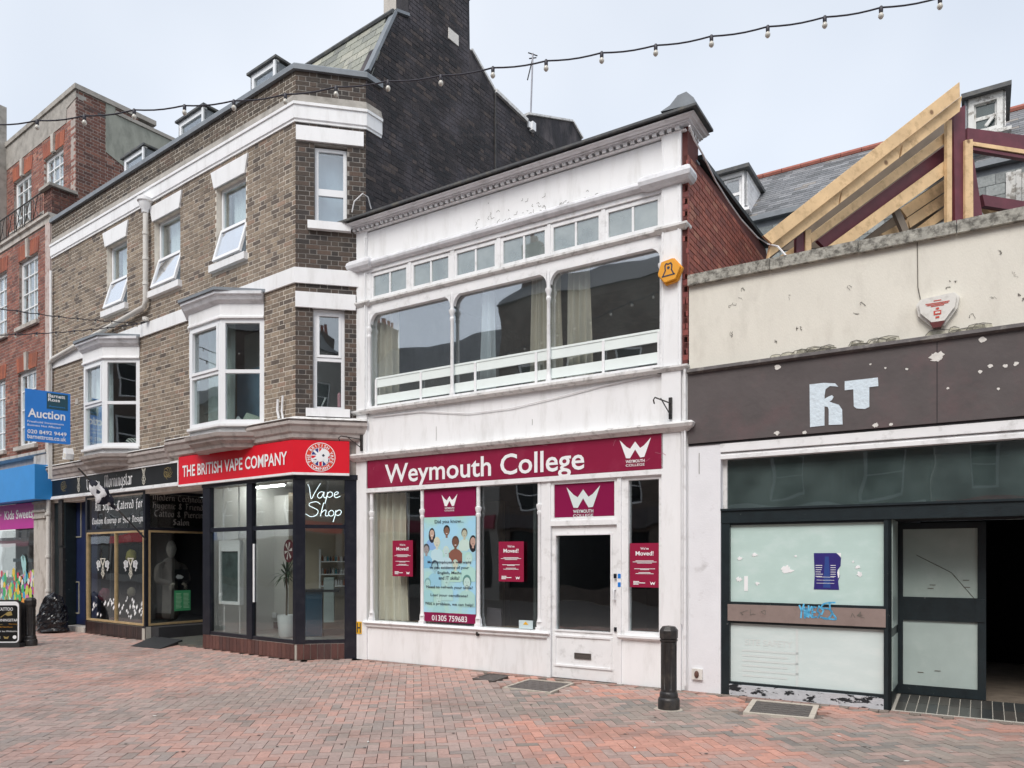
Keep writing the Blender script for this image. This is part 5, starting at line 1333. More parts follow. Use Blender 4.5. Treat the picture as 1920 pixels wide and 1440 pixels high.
# stall riser and sill
ud0, ud1 = W.u(1027), W.u(1161); us1 = W.u(1024)
MB().box(W, pl1, ud0-.0, -.25, 0, 0, z_sill-.1).build('stall_riser', m_white, WB)
MB().sweep([W.q(pl1-.05), W.q(us1), W.q(us1,-.1)], [(-.15,z_sill),(.06,z_sill),(.08,z_sill-.03),(.06,z_sill-.05),(.04,z_sill-.055),(.04,z_sill-.09),(.0,z_sill-.11),(-.15,z_sill-.11)]).build('sill', m_trim, WB)
def shopcol(px, z0, z1, w=.05):
    u = W.u(px); r = .03
    m = MB(); m.box(W, u-w, u+w, -.03,.035, z0, z0+.045); m.box(W, u-w*.8, u+w*.8, -.03,.02, z0+.045, z0+.12)
    m.lathe(W.P(u,.0,0), [(r*1.5,z0+.12),(r*1.1,z0+.16),(r,z0+.2),(r*.92,z1-.46),(r*1.3,z1-.44),(r*1.3,z1-.41),(r,z1-.40),(r*1.6,z1-.34),(r*1.6,z1-.31),(r,z1-.30),(r,z1)], 12)
    return m.build('column', m_trim, WB, smooth=True)
for px in (697,792,897,1012): shopcol(px, z_sill, z_hd, .05)
for a, b in ((703,790),(795,893),(900,1008)):
    a_, b_ = W.u(a)-.04, W.u(b)+.04
    MB().box(W, a_, b_, -.05,-.043, z_sill, z_hd).build('pane', g_shop if a != 900 else g_clear, WB, label=None)
mb = MB(); mb.box(W, W.u(1012)+.035, ud0, -.06,.02, z_sill-.1, z_hd); mb.build('post', m_trim, WB)
# door unit
zd = W.z(1095,985); zl0 = W.z(1158,975); zl1 = z_hd
mb = MB(); mb.box(W, ud0, ud0+.06, -.1,.03, 0, zl1); mb.box(W, ud1-.02, ud1+.04, -.1,.03, 0, zl1); mb.box(W, ud0+.06, ud1-.02, -.1,.03, zd+.0, zd+.07)
mb.build('door_frame', m_trim, WB)
g0, g1 = W.u(1033), W.u(1157)
t = thing('transom_sign', W.P((g0+g1)/2,0,zd), 'maroon transom panel with pale W crest above the white door', 'sign')
MB().box(W, g0, g1, -.05,-.01, zd+.12, zl1-.02).build('panel', m_maroon2, t)
crest(W, W.u(1062), W.u(1125), W.z(1125,968), W.z(1125,910), -.004, M('pale_vinyl', (.70,.78,.77), .4, 0), t)
mb = MB(); mb.frame(W, ud0+.06, ud1-.02, zd+.07, zl1, .045, -.06,.01); mb.build('transom_frame', m_trim, WB)
da, db = ud0+.065, ud1-.025
ga, gb = W.u(1042), W.u(1145); dg1, dg0 = W.z(1145,1002), W.z(1145,1186)
mb = MB(); mb.box(W, da, ga, -.06,-.01, .006, zd-.005); mb.box(W, gb, db, -.06,-.01, .006, zd-.005); mb.box(W, ga, gb, -.06,-.01, dg1, zd-.005); mb.box(W, ga, gb, -.06,-.01, .006, dg0)
dr = mb.build('door', m_trim, WB)
MB().frame(W, ga-.02, gb+.02, dg0-.02, dg1+.02, .022, -.03,.004).build('bead', m_trim, dr)
MB().box(W, ga, gb, -.05,-.044, dg0, dg1).build('pane', g_clear, dr)
k0, k1 = W.z(1145,1250), W.z(1145,1200)
MB().frame(W, ga-.02, gb+.02, k0-.05, k1+.03, .025, -.03,.008).build('kick_panel_mould', m_trim, dr)
MB().frame(W, W.u(1077), W.u(1108), W.z(1108,1237), W.z(1108,1226), .012, -.02,.006).box(W, W.u(1079), W.u(1106), -.02,.0, W.z(1108,1235), W.z(1108,1228)).build('letterbox', M('steel_letterbox', (.18,.17,.16), .35, .1, metal=.7), dr)
hz0, hz1 = W.z(1152,1125), W.z(1152,1105); hu = W.u(1153)
MB().tube([W.P(hu,-.005,hz0),W.P(hu,.05,hz0+.01),W.P(hu,.05,hz1-.01),W.P(hu,-.005,hz1)], .01, 8).build('handle', m_upvc, dr, smooth=True)
MB().box(W, hu-.01,hu+.025,-.01,.01, W.z(1152,1184),W.z(1152,1176)).build('lock', m_black, dr)
for px, py, c in ((1155,1080,m_black),(1163,1080,m_blue),(1163,1096,m_blue)):
    uu, zz_ = W.uz(px, py); MB().box(W, uu-.02, uu+.02, .02,.034, zz_-.03, zz_+.03).build('sticker', c, None, label={1155:'small black entry pad beside the white door',1163:('upper' if py < 1090 else 'lower')+' small blue sticker on the door post'}[px], cat='sticker', loc=W.P(uu,.03,zz_-.03))
# side window
sa, sb = W.u(1172), W.u(1243); zs0_ = W.z(1236,1191)
mb = MB(); mb.frame(W, sa, sb, zs0_-.02, z_hd, .05, -.08,.01); mb.build('side_window_frame', m_trim, WB)
MB().box(W, sa+.05, sb-.05, -.05,-.043, zs0_+.03, z_hd-.05).build('pane', g_clear, WB)
MB().box(W, ud1+.04, pr0, -.25,-.0, 0, zs0_-.06).build('stall_riser', m_white, WB)
MB().sweep([W.q(sa-.03,-.1),W.q(sa-.03),W.q(sb+.0),W.q(sb,-.1)], [(-.05,zs0_-.02),(.06,zs0_-.02),(.06,zs0_-.05),(.03,zs0_-.075),(-.05,zs0_-.075)]).build('sill', m_trim, WB)
MB().box(W, ud1+.04, sa, -.1,.005, zs0_-.06, z_hd).build('post', m_trim, WB)
# interior ground floor
MB().box(W, .1, WR-.1, -4.6,-4.5, .1, z_cs0).build('interior_wall', m_void, WB); MB().box(W, .1,.15,-4.5,-.25,.1,z_cs0).box(W, WR-.15,WR-.1,-4.5,-.25,.1,z_cs0).box(W, W.u(1000,-.3), W.u(1000,-.3)+.05, -4.5,-.3,.1,z_cs0).build('interior_wall', M('college_room', (.10,.11,.11), .9, .1), WB)
MB().box(W, .1, WR-.1, -4.5,-.26, 0,.05).build('floor', m_void, WB); MB().box(W, .1, WR-.1, -4.5,-.26, z_hd+.05, z_hd+.12).build('ceiling', m_void, WB)
MB().box(W, pl1, ud0, -.50,-.06, z_sill-.06, z_sill-.01).build('window_shelf', M('brown_window_shelf', (.25,.15,.09), .5, .2, 5, stretch=(1,1,8)), WB)
curtain(W, W.u(705,-.25), W.u(764,-.25), z_sill, z_hd, -.22, m_curt, 'cream curtain gathered in the left shop window of the college', folds=5, amp=.05, flare=.15)
curtain(W, W.u(746,-.3), W.u(768,-.3), z_sill, z_hd, -.28, m_curtw, 'white lining curtain behind the left moved notice', folds=2, amp=.03)
# posters "We've Moved!"
def moved(pxa, pxb, ya, yb, v, lab):
    a, b = W.u(pxa,v), W.u(pxb,v); zt_, zb_ = W.z(pxb,ya,v), W.z(pxb,yb,v); w_, h_ = b-a, zt_-zb_
    t = thing('poster', W.P((a+b)/2,v,zb_), lab, 'poster', 'maroon moved notices on the college windows')
    MB().box(W, a, b, v-.004, v, zb_, zt_).build('sheet', m_poster, t)
    text("We've", W, a+w_*.36, a+w_*.64, zb_+h_*.85, zb_+h_*.91, v+.004, m_txt, t, off=.012)
    text("Moved!", W, a+w_*.2, a+w_*.8, zb_+h_*.72, zb_+h_*.82, v+.004, m_txt, t, off=.02)
    mb = MB()
    for y, l in ((.6,.6),(.575,.8),(.55,.5),(.42,.7),(.40,.3),(.335,.4),(.31,.6)): mb.quad(W, a+w_*(.5-l/2), a+w_*(.5+l/2), zb_+h_*(y-.006), zb_+h_*(y+.006), v+.004)
    for y, l in ((.13,.2),(.10,.4),(.07,.18)): mb.quad(W, a+w_*.12, a+w_*(.12+l), zb_+h_*(y-.009), zb_+h_*(y+.009), v+.004)
    mb.build('small_print', m_txt, t)
    crest(W, a+w_*.68, a+w_*.86, zb_+h_*.06, zb_+h_*.14, v+.004, m_txt, t, small=False)
moved(736,774,1013,1081,.0,'maroon moved notice over the curtain in the left college window')
moved(935,982,1015,1091,.0,'maroon moved notice in the window between tall poster and door')
moved(1181,1237,1018,1102,.0,'maroon moved notice in the narrow window right of the door')
# tall poster
v = .0; a, b = W.u(795,v), W.u(892,v); zb_, zt_ = W.z(892,1170,v), z_hd-.0; w_ = b-a
t = thing('tall_poster', W.P((a+b)/2,v,zb_), 'tall poster with maroon head and pale blue crowd of faces asking Did you know', 'poster')
zA, zB = W.z(892,967,v), W.z(892,1152,v)
MB().box(W, a, b, v-.006, v, zA, zt_-.01).build('header', m_maroon2, t); MB().box(W, a, b, v-.006, v, zb_, zB).build('footer', m_maroon2, t)
pm_ = M('pale_poster', (.42,.66,.76), .5, 0); n_ = pm_.node_tree
tt = n_.nodes.new('ShaderNodeTexNoise'); tt.inputs['Scale'].default_value = 2.2; tt.inputs['Detail'].default_value = 3; gg = n_.nodes.new('ShaderNodeNewGeometry'); rp = n_.nodes.new('ShaderNodeValToRGB')
rp.color_ramp.elements[0].color = (.42,.68,.60,1); rp.color_ramp.elements[1].color = (.36,.66,.85,1); rp.color_ramp.elements[0].position = .4; rp.color_ramp.elements[1].position = .6
n_.links.new(gg.outputs['Position'], tt.inputs[0]); n_.links.new(tt.outputs[0], rp.inputs[0]); n_.links.new(rp.outputs[0], n_.nodes['Principled BSDF'].inputs['Base Color'])
MB().box(W, a, b, v-.006, v, zB, zA).build('sheet', pm_, t)
crest(W, W.u(828), W.u(858), W.z(858,958), W.z(858,926), v+.004, m_txt, t)
H_ = zA-zB
def pz(y): return zA-H_*y
text('Did you know...', W, a+w_*.22, a+w_*.78, pz(.075), pz(.03), v+.008, m_ink, t, off=.008)
fig = [(.16,.17,.05,(.55,.40,.32),(.02,.02,.03),(.25,.45,.75)),(.45,.15,.055,(.22,.12,.08),(.015,.012,.012),(.40,.65,.78)),(.79,.18,.05,(.48,.50,.38),(.10,.08,.07),(.55,.72,.66)),(.62,.27,.06,(.17,.085,.055),(.10,.05,.035),(.24,.10,.07)),(.95,.26,.055,(.50,.34,.28),(.015,.015,.02),(.35,.60,.72)),(.26,.27,.055,(.60,.62,.52),(.62,.64,.48),(.50,.72,.78)),(.05,.34,.055,(.32,.30,.30),(.05,.06,.07),(.22,.50,.72)),(.44,.36,.05,(.50,.68,.70),(.55,.70,.62),(.50,.72,.78)),(.22,.52,.06,(.32,.55,.62),(.05,.09,.12),(.30,.58,.72)),(.62,.50,.05,(.58,.64,.52),(.45,.60,.52),(.45,.72,.62)),(.87,.44,.065,(.50,.72,.68),(.42,.68,.60),(.42,.70,.64)),(.84,.68,.07,(.50,.70,.66),(.12,.28,.26),(.40,.66,.62)),(.08,.70,.055,(.40,.64,.62),(.20,.40,.42),(.34,.62,.66)),(.45,.66,.06,(.45,.70,.66),(.40,.66,.62),(.42,.68,.66)),(.30,.86,.055,(.46,.70,.66),(.38,.62,.58),(.36,.64,.66))]
mb = MB(); mb.cc = (0,0,0)
lay = 0
def ell(cx, cz, rx, rz, c, v_, n=14, y0=None):
    mb.cc = c; pts = []
    for k in range(n):
        u_ = min(max(cx+rx*cos(2*pi*k/n), a+.002), b-.002); pts.append((u_, cz+rz*sin(2*pi*k/n)))
    mb.polyq(W, pts, v_)
for i in sorted(range(len(fig)), key=lambda i: fig[i][1]):
    x, y, r, sk, hr, sh = fig[i]; vv = v+.0006+lay*.0004; lay += 1
    cx, cz = a+w_*x, pz(y); R_ = r*w_*1.25
    mb.cc = sh
    zz9 = max(cz-R_*4.2, zB+.004); pts = [(cx-R_*1.7,zz9),(cx+R_*1.7,zz9),(cx+R_*1.7,cz-R_*2.2),(cx+R_*1.1,cz-R_*1.6),(cx+R_*.4,cz-R_*1.3),(cx-R_*.4,cz-R_*1.3),(cx-R_*1.1,cz-R_*1.6),(cx-R_*1.7,cz-R_*2.2)]
    mb.polyq(W, [(min(max(p_,a+.002),b-.002), q_) for p_, q_ in pts], vv)
    if i in (0,4): ell(cx, cz-R_*.5, R_*1.05, R_*1.9, hr, vv+.0001)
    else: ell(cx, cz+R_*.25, R_*.92, R_*1.15, hr, vv+.0001)
    mb.cc = sk; mb.polyq(W, [(min(max(q,a+.002),b-.002), zz_) for q, zz_ in ((cx-R_*.28,cz-R_*1.5),(cx+R_*.28,cz-R_*1.5),(cx+R_*.28,cz-R_*.6),(cx-R_*.28,cz-R_*.6))], vv+.00015)
    ell(cx, cz-R_*.05, R_*.72, R_*1.0, sk, vv+.0002)
    dk = tuple(c*.45 for c in sk)
    for sx in (-.27,.27): ell(cx+sx*R_, cz+R_*.1, R_*.11, R_*.06, dk, vv+.00025, 6)
    ell(cx, cz-R_*.2, R_*.07, R_*.13, tuple(c*.8 for c in sk), vv+.00025, 6)
    ell(cx, cz-R_*.5, R_*.26, R_*.09, (.8,.8,.8) if sk[0] < .3 or i == 0 else dk, vv+.00025, 8)
mb.build('crowd_print', M('poster_print', 'tint', .5, 0), t, kind='stuff')
for s, y, x0, x1 in (('Most employers will want',.475,.08,.92),('to see evidence of your',.53,.12,.88),('English, Maths',.585,.28,.74),('and IT skills?',.635,.30,.70),('Need to refresh your skills?',.735,.05,.95),('Lost your certificate?',.82,.14,.86),('Not a problem, we can help!',.91,.04,.96)):
    text(s, W, a+w_*x0, a+w_*x1, pz(y+.018), pz(y-.018), v+.009, m_ink, t, off=.012)
text('01305 759683', W, a+w_*.16, a+w_*.84, W.z(875,1167), W.z(875,1156), v+.004, m_txt, t, off=.01)
# warning card and papers in window 2
p = W.P(W.u(985),-.02,z_sill)
t = thing('warning_card', p, 'small pale card with a yellow warning triangle low in the window beside the door', 'card')
MB().box(W, W.u(972), W.u(998), -.02,-.014, z_sill+.01, z_sill+.13).build('sheet', M('pale_card', (.55,.66,.68), .5, 0), t)
MB().polyq(W, [(W.u(980),z_sill+.07),(W.u(990),z_sill+.07),(W.u(985),z_sill+.115)], -.010).build('triangle', m_yellow, t)
p = W.P(W.u(930,-.3),-.3,z_sill); MB().prism(W, [(W.u(912,-.3),z_sill-.01),(W.u(942,-.3),z_sill-.01),(W.u(940,-.3),z_sill+.26),(W.u(915,-.3),z_sill+.27)], -.3,-.28).build('frame', M('grey_plum_board', (.13,.11,.13), .6), None, label='dark picture board leaning in the window beside the tall poster', cat='board', loc=p)
# dark fixing on stall riser
uu, zz_ = W.uz(897,1188); MB().lathe(W.P(uu,.02,zz_), [(.02,-.03),(.03,-.01),(.03,.02),(.012,.035)], 8).build('bracket_stub', m_iron, WB)

# red brick side wall
SRt = [(0,0),(0,W.z(1283,255)-.02)]
def sz(px, py): return SR.u(px), SR.z(px, py)
q1, q2, q3 = sz(1310,262), sz(1310,306), sz(1436,466)
print('side', q1, q2, q3)
top = lambda s: (SRt[1][1] if s < q1[0] else q2[1]+(q3[1]-q2[1])*(s-q1[0])/(q3[0]-q1[0]))
zmin_ = 4.0
zq = [(0,z_top-.1),(q1[0],z_top-.1),(q1[0],q2[1]),(q3[0],q3[1]),(q3[0]+1.2,q3[1]-.9),(q3[0]+1.2,zmin_),(0,zmin_)]
MB().prism(SR, zq, -.25,-.006).build('side_wall', m_mort_r, WB)
RB = Pieces(); pal_r = [(5,(.30,.078,.05)),(3,(.35,.10,.062)),(2,(.24,.065,.045)),(1,(.42,.16,.10))]
def clipr(z):
    return (0, q1[0] if z > q2[1]+.07 else q3[0]+.6)
brick_wall(RB, SR, 0, q3[0]+.6, 4.2, z_top-.5, [], pal_r, clip=clipr, flemish=False)
# quoin facing the street
brick_wall(RB, Face(W.q(WR), W.d), .0, .072, z_sl+.1, z_top-.52, [], [(1,(.20,.045,.04)),(1,(.24,.055,.045))], bl=.072, flemish=False)
RB.flush('brick', m_brr, WB, 300)
MB().box(W, WR, WR+.06, -.25,-.011, z_sl, z_top-.4).build('quoin', m_mort_r, WB)
MB().box(W, WR-.01, WR+.068, -.25,.0, 0, z_sl-.0).build('quoin', m_white, WB)
mb = MB(); 
strip(SR, (q1[0]-.02,q2[1]+.03),(q3[0]+.05,q3[1]+.02), -.3,.06,.06, mb); mb.build('verge_board', M('black_verge', (.012,.02,.022), .5), WB)
MB().prism(SR, [(q1[0]-.1,q2[1]-.0),(q1[0]+.02,q2[1]),(q1[0]+.02,z_top-.45),(q1[0]-.1,z_top-.45)], -.3,.01).build('flashing', m_lead, WB)
mb = MB(); mb.hexa([SR.P(q1[0],-4,q2[1]-.05),SR.P(q1[0],-.05,q2[1]-.05),SR.P(q3[0]+1,-.05,q3[1]-.8),SR.P(q3[0]+1,-4,q3[1]-.8),SR.P(q1[0],-4,q2[1]+.0),SR.P(q1[0],-.05,q2[1]+.0),SR.P(q3[0]+1,-.05,q3[1]-.75),SR.P(q3[0]+1,-4,q3[1]-.75)]); mb.build('roof', m_lead_d, WB)
# white cable down the verge
pts = [SR.P(*( (SR.u(px,.12)), .12, SR.z(px,py,.12) )) for px, py in ((1293,236),(1302,262),(1318,290),(1341,338),(1366,378),(1390,412),(1420,445),(1440,458))]
pts2 = pts+[W.P(W.u(1455,.0),-.1,W.z(1455,463,-.1)), W.P(W.u(1476,-.1),-.1,W.z(1476,482,-.1))]
MB().tube(pts2, .012, 6).build('cable', m_wcable, None, label='white cable looping down the roof edge of the red brick side wall', cat='cable', loc=pts[0])
MB().tube([W.P(W.u(660,.2),.2,W.z(660,398,.2)),W.P(W.u(664,.2),.2,W.z(664,378,.2)),W.P(W.u(680,.1),.1,W.z(680,363,.1)),W.P(W.u(690,.0),.0,W.z(690,370)),W.P(W.u(696,-.1),-.1,W.z(696,392,-.1))], .010, 6).build('cable', m_wcable, None, label='looped white cable sticking up at the left end of the white cornice', cat='cable', loc=W.P(.1,.1,z_top))
# gully pipe and conduits between the white and cream buildings
for px, y0, y1, r, m in ((1284,1285,693,.018,m_trim),(1279,1170,800,.010,m_trim)):
    MB().tube([W.P(W.u(px,.06),.06,W.z(px,y0,.06)),W.P(W.u(px,.06),.06,W.z(px,y1,.06))], r, 8).build('conduit', m, WB)
MB().tube([W.P(W.u(x),.02,W.z(x,y)) for x, y in ((700,782),(790,772),(880,776),(960,766),(1060,742),(1130,724),(1238,702),(1245,715),(1262,730),(1275,722))], .006, 5).build('cable', m_wcable, WB)
# hairline cracks / peel on frieze
mb = MB(); random.seed(5)
for k in range(60):
    px = random.gauss(985,55) ; py = 402-(px-985)*.26+random.gauss(0,12)
    uu, zz_ = W.uz(px, py); a0 = random.random()*6.28; l = random.uniform(.01,.05)
    strokes(mb, W, [[(uu,zz_),(uu+l*cos(a0),zz_+l*sin(a0)),(uu+l*1.6*cos(a0+.7),zz_+l*1.4*sin(a0+.7))]], 0,0,1,1,.003,.005)
for px, y0, y1 in ((818,800,826),(998,786,797)):
    uu = W.u(px); strokes(mb, W, [[(uu,W.z(px,y0)),(uu+.004,W.z(px,(y0+y1)/2)),(uu,W.z(px,y1))]],0,0,1,1,.003,.006)
mb.build('peeling_paint', m_crack, WB, kind='stuff')

# hanging brackets
def bracket(F, px, py0, py1, v, flip, lab):
    u, z1 = F.uz(px, py0, v); z0 = F.z(px, py1, v); h = z1-z0; s = -1 if flip else 1
    t = thing('sign_bracket', F.P(u,v,z0), lab, 'bracket')
    mb = MB(); mb.box(F, u-.02, u+.02, v-.0, v+.03, z0, z1); mb.build('back_plate', m_iron, t)
    o = Vector((F.n.x, F.n.y, 0))
    a = F.P(u,v+.02,z1-.07); e = a+o*.42+Vector((F.d.x,F.d.y,0))*s*.04
    MB().tube([a, e, e+o*.05+Vector((0,0,-.04)), e+o*.02+Vector((0,0,-.08))], .009, 6).build('arm', m_iron, t)
    MB().tube([F.P(u,v+.02,z0+.05), a+o*.33], .008, 6).build('stay', m_iron, t)
bracket(W, 1258, 746, 786, .05, True, 'empty black iron bracket high on the right white pilaster')
bracket(W, 679, 816, 846, .04, True, 'empty black iron bracket beside the end of the red sign')
# orange alarm
ua_, za_ = W.uz(1256,509,.1)
t = thing('alarm_box', W.P(ua_,.05,za_-.25), 'orange hexagonal alarm box on the right white pilaster', 'alarm box')
hexp = [(ua_+(.14 if k%2 else .15)*cos(k*pi/3+.15), za_+.15*sin(k*pi/3+.15)) for k in range(6)]
mb = MB(); mb.prism(W, [(ua_+(x-ua_)*1.12, za_+(z-za_)*1.12) for x, z in hexp], .05,.10); mb.prism(W, hexp, .10,.15); mb.build('housing', m_orange, t)
mb = MB()
strokes(mb, W, [[(-.04,.0),(-.045,.06),(-.03,.085),(0,.075),(.03,.085),(.045,.06),(.04,0)],[(-.04,0),(-.07,-.06)],[(.04,0),(.07,-.06)],[(-.08,-.07),(.08,-.06)]], ua_, za_, 1,1,.153,.016)
mb.polyq(W, [(ua_+.02*cos(k),za_+.03+.02*sin(k)) for k in (0,1,2,3,4,5)], .153); mb.build('emblem', m_ink, t)
# hydrant sign
uh_, zh_ = W.uz(673,1177,.045)
t = thing('hydrant_sign', W.P(uh_,.04,zh_-.1), 'yellow hydrant plate with a black H low on the left white pilaster', 'sign')
MB().box(W, uh_-.055, uh_+.055, .035,.045, zh_-.1, zh_+.1).build('plate', m_yellow, t)
mb = MB(); 
for a_, b_, c_, d_ in ((-.04,-.022,-.08,.08),(.022,.04,-.08,.08),(-.022,.022,-.012,.012)): mb.quad(W, uh_+a_, uh_+b_, zh_+c_, zh_+d_, .049)
mb.build('letter', m_ink, t)

# ================================================================== CREAM BUILDING
CB = thing('cream_building', W.P(8, 0, 0), 'derelict single storey cream shop with brown fascia and whitewashed windows', 'building')
r0 = W.u(1292); r1 = 11.5
zR = lambda py, px=1400, v=0: W.z(px, py, v)
zcp1 = avgz((1292,520),(1900,394)); zcp0 = zcp1-.13
zbr1 = avgz((1300,691),(1900,612)); zbr0 = avgz((1300,832),(1340,830))
print('R z', zcp1, zbr1, zbr0)
MB().box(W, r0, r1, -.3, 0, zbr1-.02, zcp0+.02).build('wall', m_cream, CB)
mb = MB(); x = r0-.0; random.seed(8)
while x < r1:
    l = random.uniform(.9,1.3); dz = random.uniform(-.008,.008)
    MB().box(W, x, min(x+l,r1)-.008, -.34, .06, zcp0+dz, zcp1+dz).build('coping_stone', m_coping, CB); x += l
# brown fascia
MB().box(W, r0, r1, -.1, .05, zbr0, zbr1-.06).build('fascia', m_brown, CB)
MB().sweep([W.q(r0), W.q(r1)], [(-.02,zbr1),(.09,zbr1-.01),(.10,zbr1-.05),(.045,zbr1-.07),(-.02,zbr1-.07)]).build('fascia_cap', M('grey_cap', (.12,.11,.11), .8, .3, 9, .3, dirt=(.35,.33,.30), dirt_amt=.6, dscale=8), CB)
rs = W.u(1352)
zrl1 = avgz((1356,832),(1356,832)); 
MB().sweep([W.q(rs), W.q(r1)], [(-.1,zbr0-.03),(.03,zbr0-.03),(.03,zbr0-.13),(-.02,zbr0-.135),(-.1,zbr0-.135)]).build('rail', m_trim, CB)
MB().sweep([W.q(rs), W.q(r1)], [(-.1,zbr0-.14),(-.01,zbr0-.14),(.02,zbr0-.17),(.02,zbr0-.215),(-.1,zbr0-.215)]).build('rail', m_trim, CB)
MB().box(W, r0, r1, -.12,.03, zbr0-.028, zbr0-.0).build('shadow_gap', m_void, CB)
MB().box(W, r0, rs, -.3, .02, 0, zbr0).build('pilaster', m_pilar, CB)
MB().box(W, WR+.07, r0, -.3, -.0, 0, z_sl).build('pilaster', m_pilar, CB)
# fanlight strip
gz = avgz((1360,870),(1360,870)); gb_ = W.z(1360,956)
MB().box(W, rs, r1, -.12,-.11, gb_, zbr0-.2).build('pane', g_dark, CB, label='long dirty glass strip below the white rails')
MB().box(W, rs, rs+.05, -.13,-.08, gb_, zbr0-.21).build('bead', m_ledge, CB)
fb1, fb0 = gb_, W.z(1360,981)
MB().box(W, rs, r1, -.16, .01, fb0, fb1-.01).box(W, rs, r1, -.05,.03, fb1-.012, fb1+.012).build('transom_beam', m_navy, CB)
# panels
x0, x1, x2 = rs, W.u(1368), W.u(1657); x3 = W.u(1671)
mb = MB(); mb.box(W, x0, x1, -.12,0,0,fb0); mb.box(W, x2, x3, -.12,.0,0,fb0); 
za, zb, zc_, zd_ = W.z(1368,985), W.z(1368,1128), W.z(1368,1165), W.z(1368,1283)
kz = .13
mb.box(W, x1, x2, -.12,-.015, za, fb0); mb.box(W, x1, x2, -.12,-.012, zb-.03, zb); mb.box(W, x1, x2, -.12,-.012, zc_-.02, zc_+.01); mb.box(W, x1, x2, -.12,-.012, kz-.0, kz+.03)
mb.build('window_frame', m_navy, CB)
MB().box(W, x1, x2, -.06,-.05, zb, za).build('pane', m_frost, CB, label='upper whitewashed shop window with torn poster scraps')
MB().box(W, x1, x2, -.06,-.05, kz+.03, zc_-.02).build('pane', m_frost2, CB, label='lower whitewashed shop window')
MB().box(W, x1-.02, x2+.02, -.03,.015, zc_+.01, zb-.03).build('middle_rail', m_kick, CB)
m_peel = M('peeled_white_plinth', (.50,.52,.55), .7, .15, 8, .5, 30, dirt=(.012,.014,.018), dirt_amt=1, dscale=5.5, dlo=.54, dhi=.56, stretch=(1,1,2.2))
MB().box(W, x1, x2, -.12,.02, 0, kz).build('plinth', m_peel, CB)
# faint safety sign ghost
uu0, zz0 = W.uz(1392,1195,-.05); uu1 = W.u(1497,-.05)
mg_ = M('ghost_print', (.66,.72,.71), .3, .02)
text('SITE SAFETY', W, uu0+.03, uu1-.06, W.z(1440,1212,-.05), W.z(1440,1200,-.05), -.0475, mg_, CB, off=.02)
mb = MB()
for k in range(6): mb.quad(W, uu0, uu1-(.12 if k%2 else 0), W.z(1440,1224+k*9.5,-.05), W.z(1440,1220+k*9.5,-.05), -.0475)
mb.quad(W, uu1-.03, uu1, W.z(1440,1283,-.05), W.z(1440,1176,-.05), -.0475); mb.build('ghost_print', mg_, CB, kind='stuff')
# torn paper scraps and purple poster
random.seed(14)
for k, (px, py, r) in enumerate(((1387,1047,.045),(1415,1040,.05),(1476,1069,.095),(1492,1043,.025),(1387,1086,.055),(1420,1094,.04),(1608,1063,.04),(1612,1076,.05),(1600,1053,.022))):
    uu, zz_ = W.uz(px, py, -.05); n_ = 22; r *= .85; ph = random.random()
    MB().prism(W, [(uu+r*(.35+.75*random.random())*cos(2*pi*i/n_), zz_+r*.75*(.35+.75*random.random())*sin(2*pi*i/n_)) for i in range(n_)], -.05,-.046).build('paper_scrap', m_txt, None, label='torn white scrap of old poster stuck on the whitewashed glass' if k != 2 else 'largest round white paper scrap near the middle of the whitewashed glass', cat='paper scrap', group='torn scraps on the whitewashed window' if k != 2 else None, loc=W.P(uu,-.05,zz_-r))
uu, zz_ = W.uz(1399,1094,-.05); MB().box(W, uu-.022, uu+.022, -.05,-.046, zz_-.09, zz_+.09).build('paper_scrap', m_txt, None, label='upright white strip of paper at the left of the whitewashed glass', cat='paper scrap', loc=W.P(uu,-.05,zz_-.09))
a, b = W.u(1526,-.05), W.u(1577,-.05); zp0, zp1 = W.z(1577,1106,-.05), W.z(1526,1037,-.05)
t = thing('torn_poster', W.P((a+b)/2,-.05,zp0), 'torn dark purple notice stuck on the whitewashed window', 'poster')
edge = [(a,zp0),(b-.02,zp0),(b-.03,zp0+.1),(b-.01,zp0+.16),(b-.04,zp0+.22),(b-.005,zp0+.27),(b,zp0+.36),(b-.02,zp1-.03),(b-.05,zp1-.0),(a,zp1),(a+.006,zp0+.25),(a+.01,zp0+.18)]
MB().prism(W, edge, -.05,-.046).build('sheet', M('purple_ink', (.030,.022,.17), .4, .2, 3), t)
MB().polyq(W, [(a+.1,zp0+.02),(a+.18,zp0+.02),(a+.16,zp1-.04),(a+.12,zp1-.04)], -.0445).build('figure', M('blue_ink', (.03,.07,.27), .4, 0), t)
MB().polyq(W, [(b-.045,zp1-.0),(b-.0,zp1-.0),(b-.0,zp1-.05)], -.044).polyq(W, [(b-.04,zp0+.2),(b-.02,zp0+.24),(b-.015,zp0+.15),(b-.03,zp0+.13)], -.044).build('torn_edge', m_txt, t)
mb = MB()
for k in range(6):
    zz_ = zp1-.14-k*.025; mb.quad(W, a+.02, a+.1-random.random()*.03, zz_-.004, zz_+.002, -.043); mb.quad(W, b-.11, b-.055, zz_-.004, zz_+.002, -.043)
for k in range(3): mb.quad(W, a+.03, b-.07, zp0+.07+k*.035, zp0+.074+k*.035, -.043)
mb.build('small_print', m_txt, t)
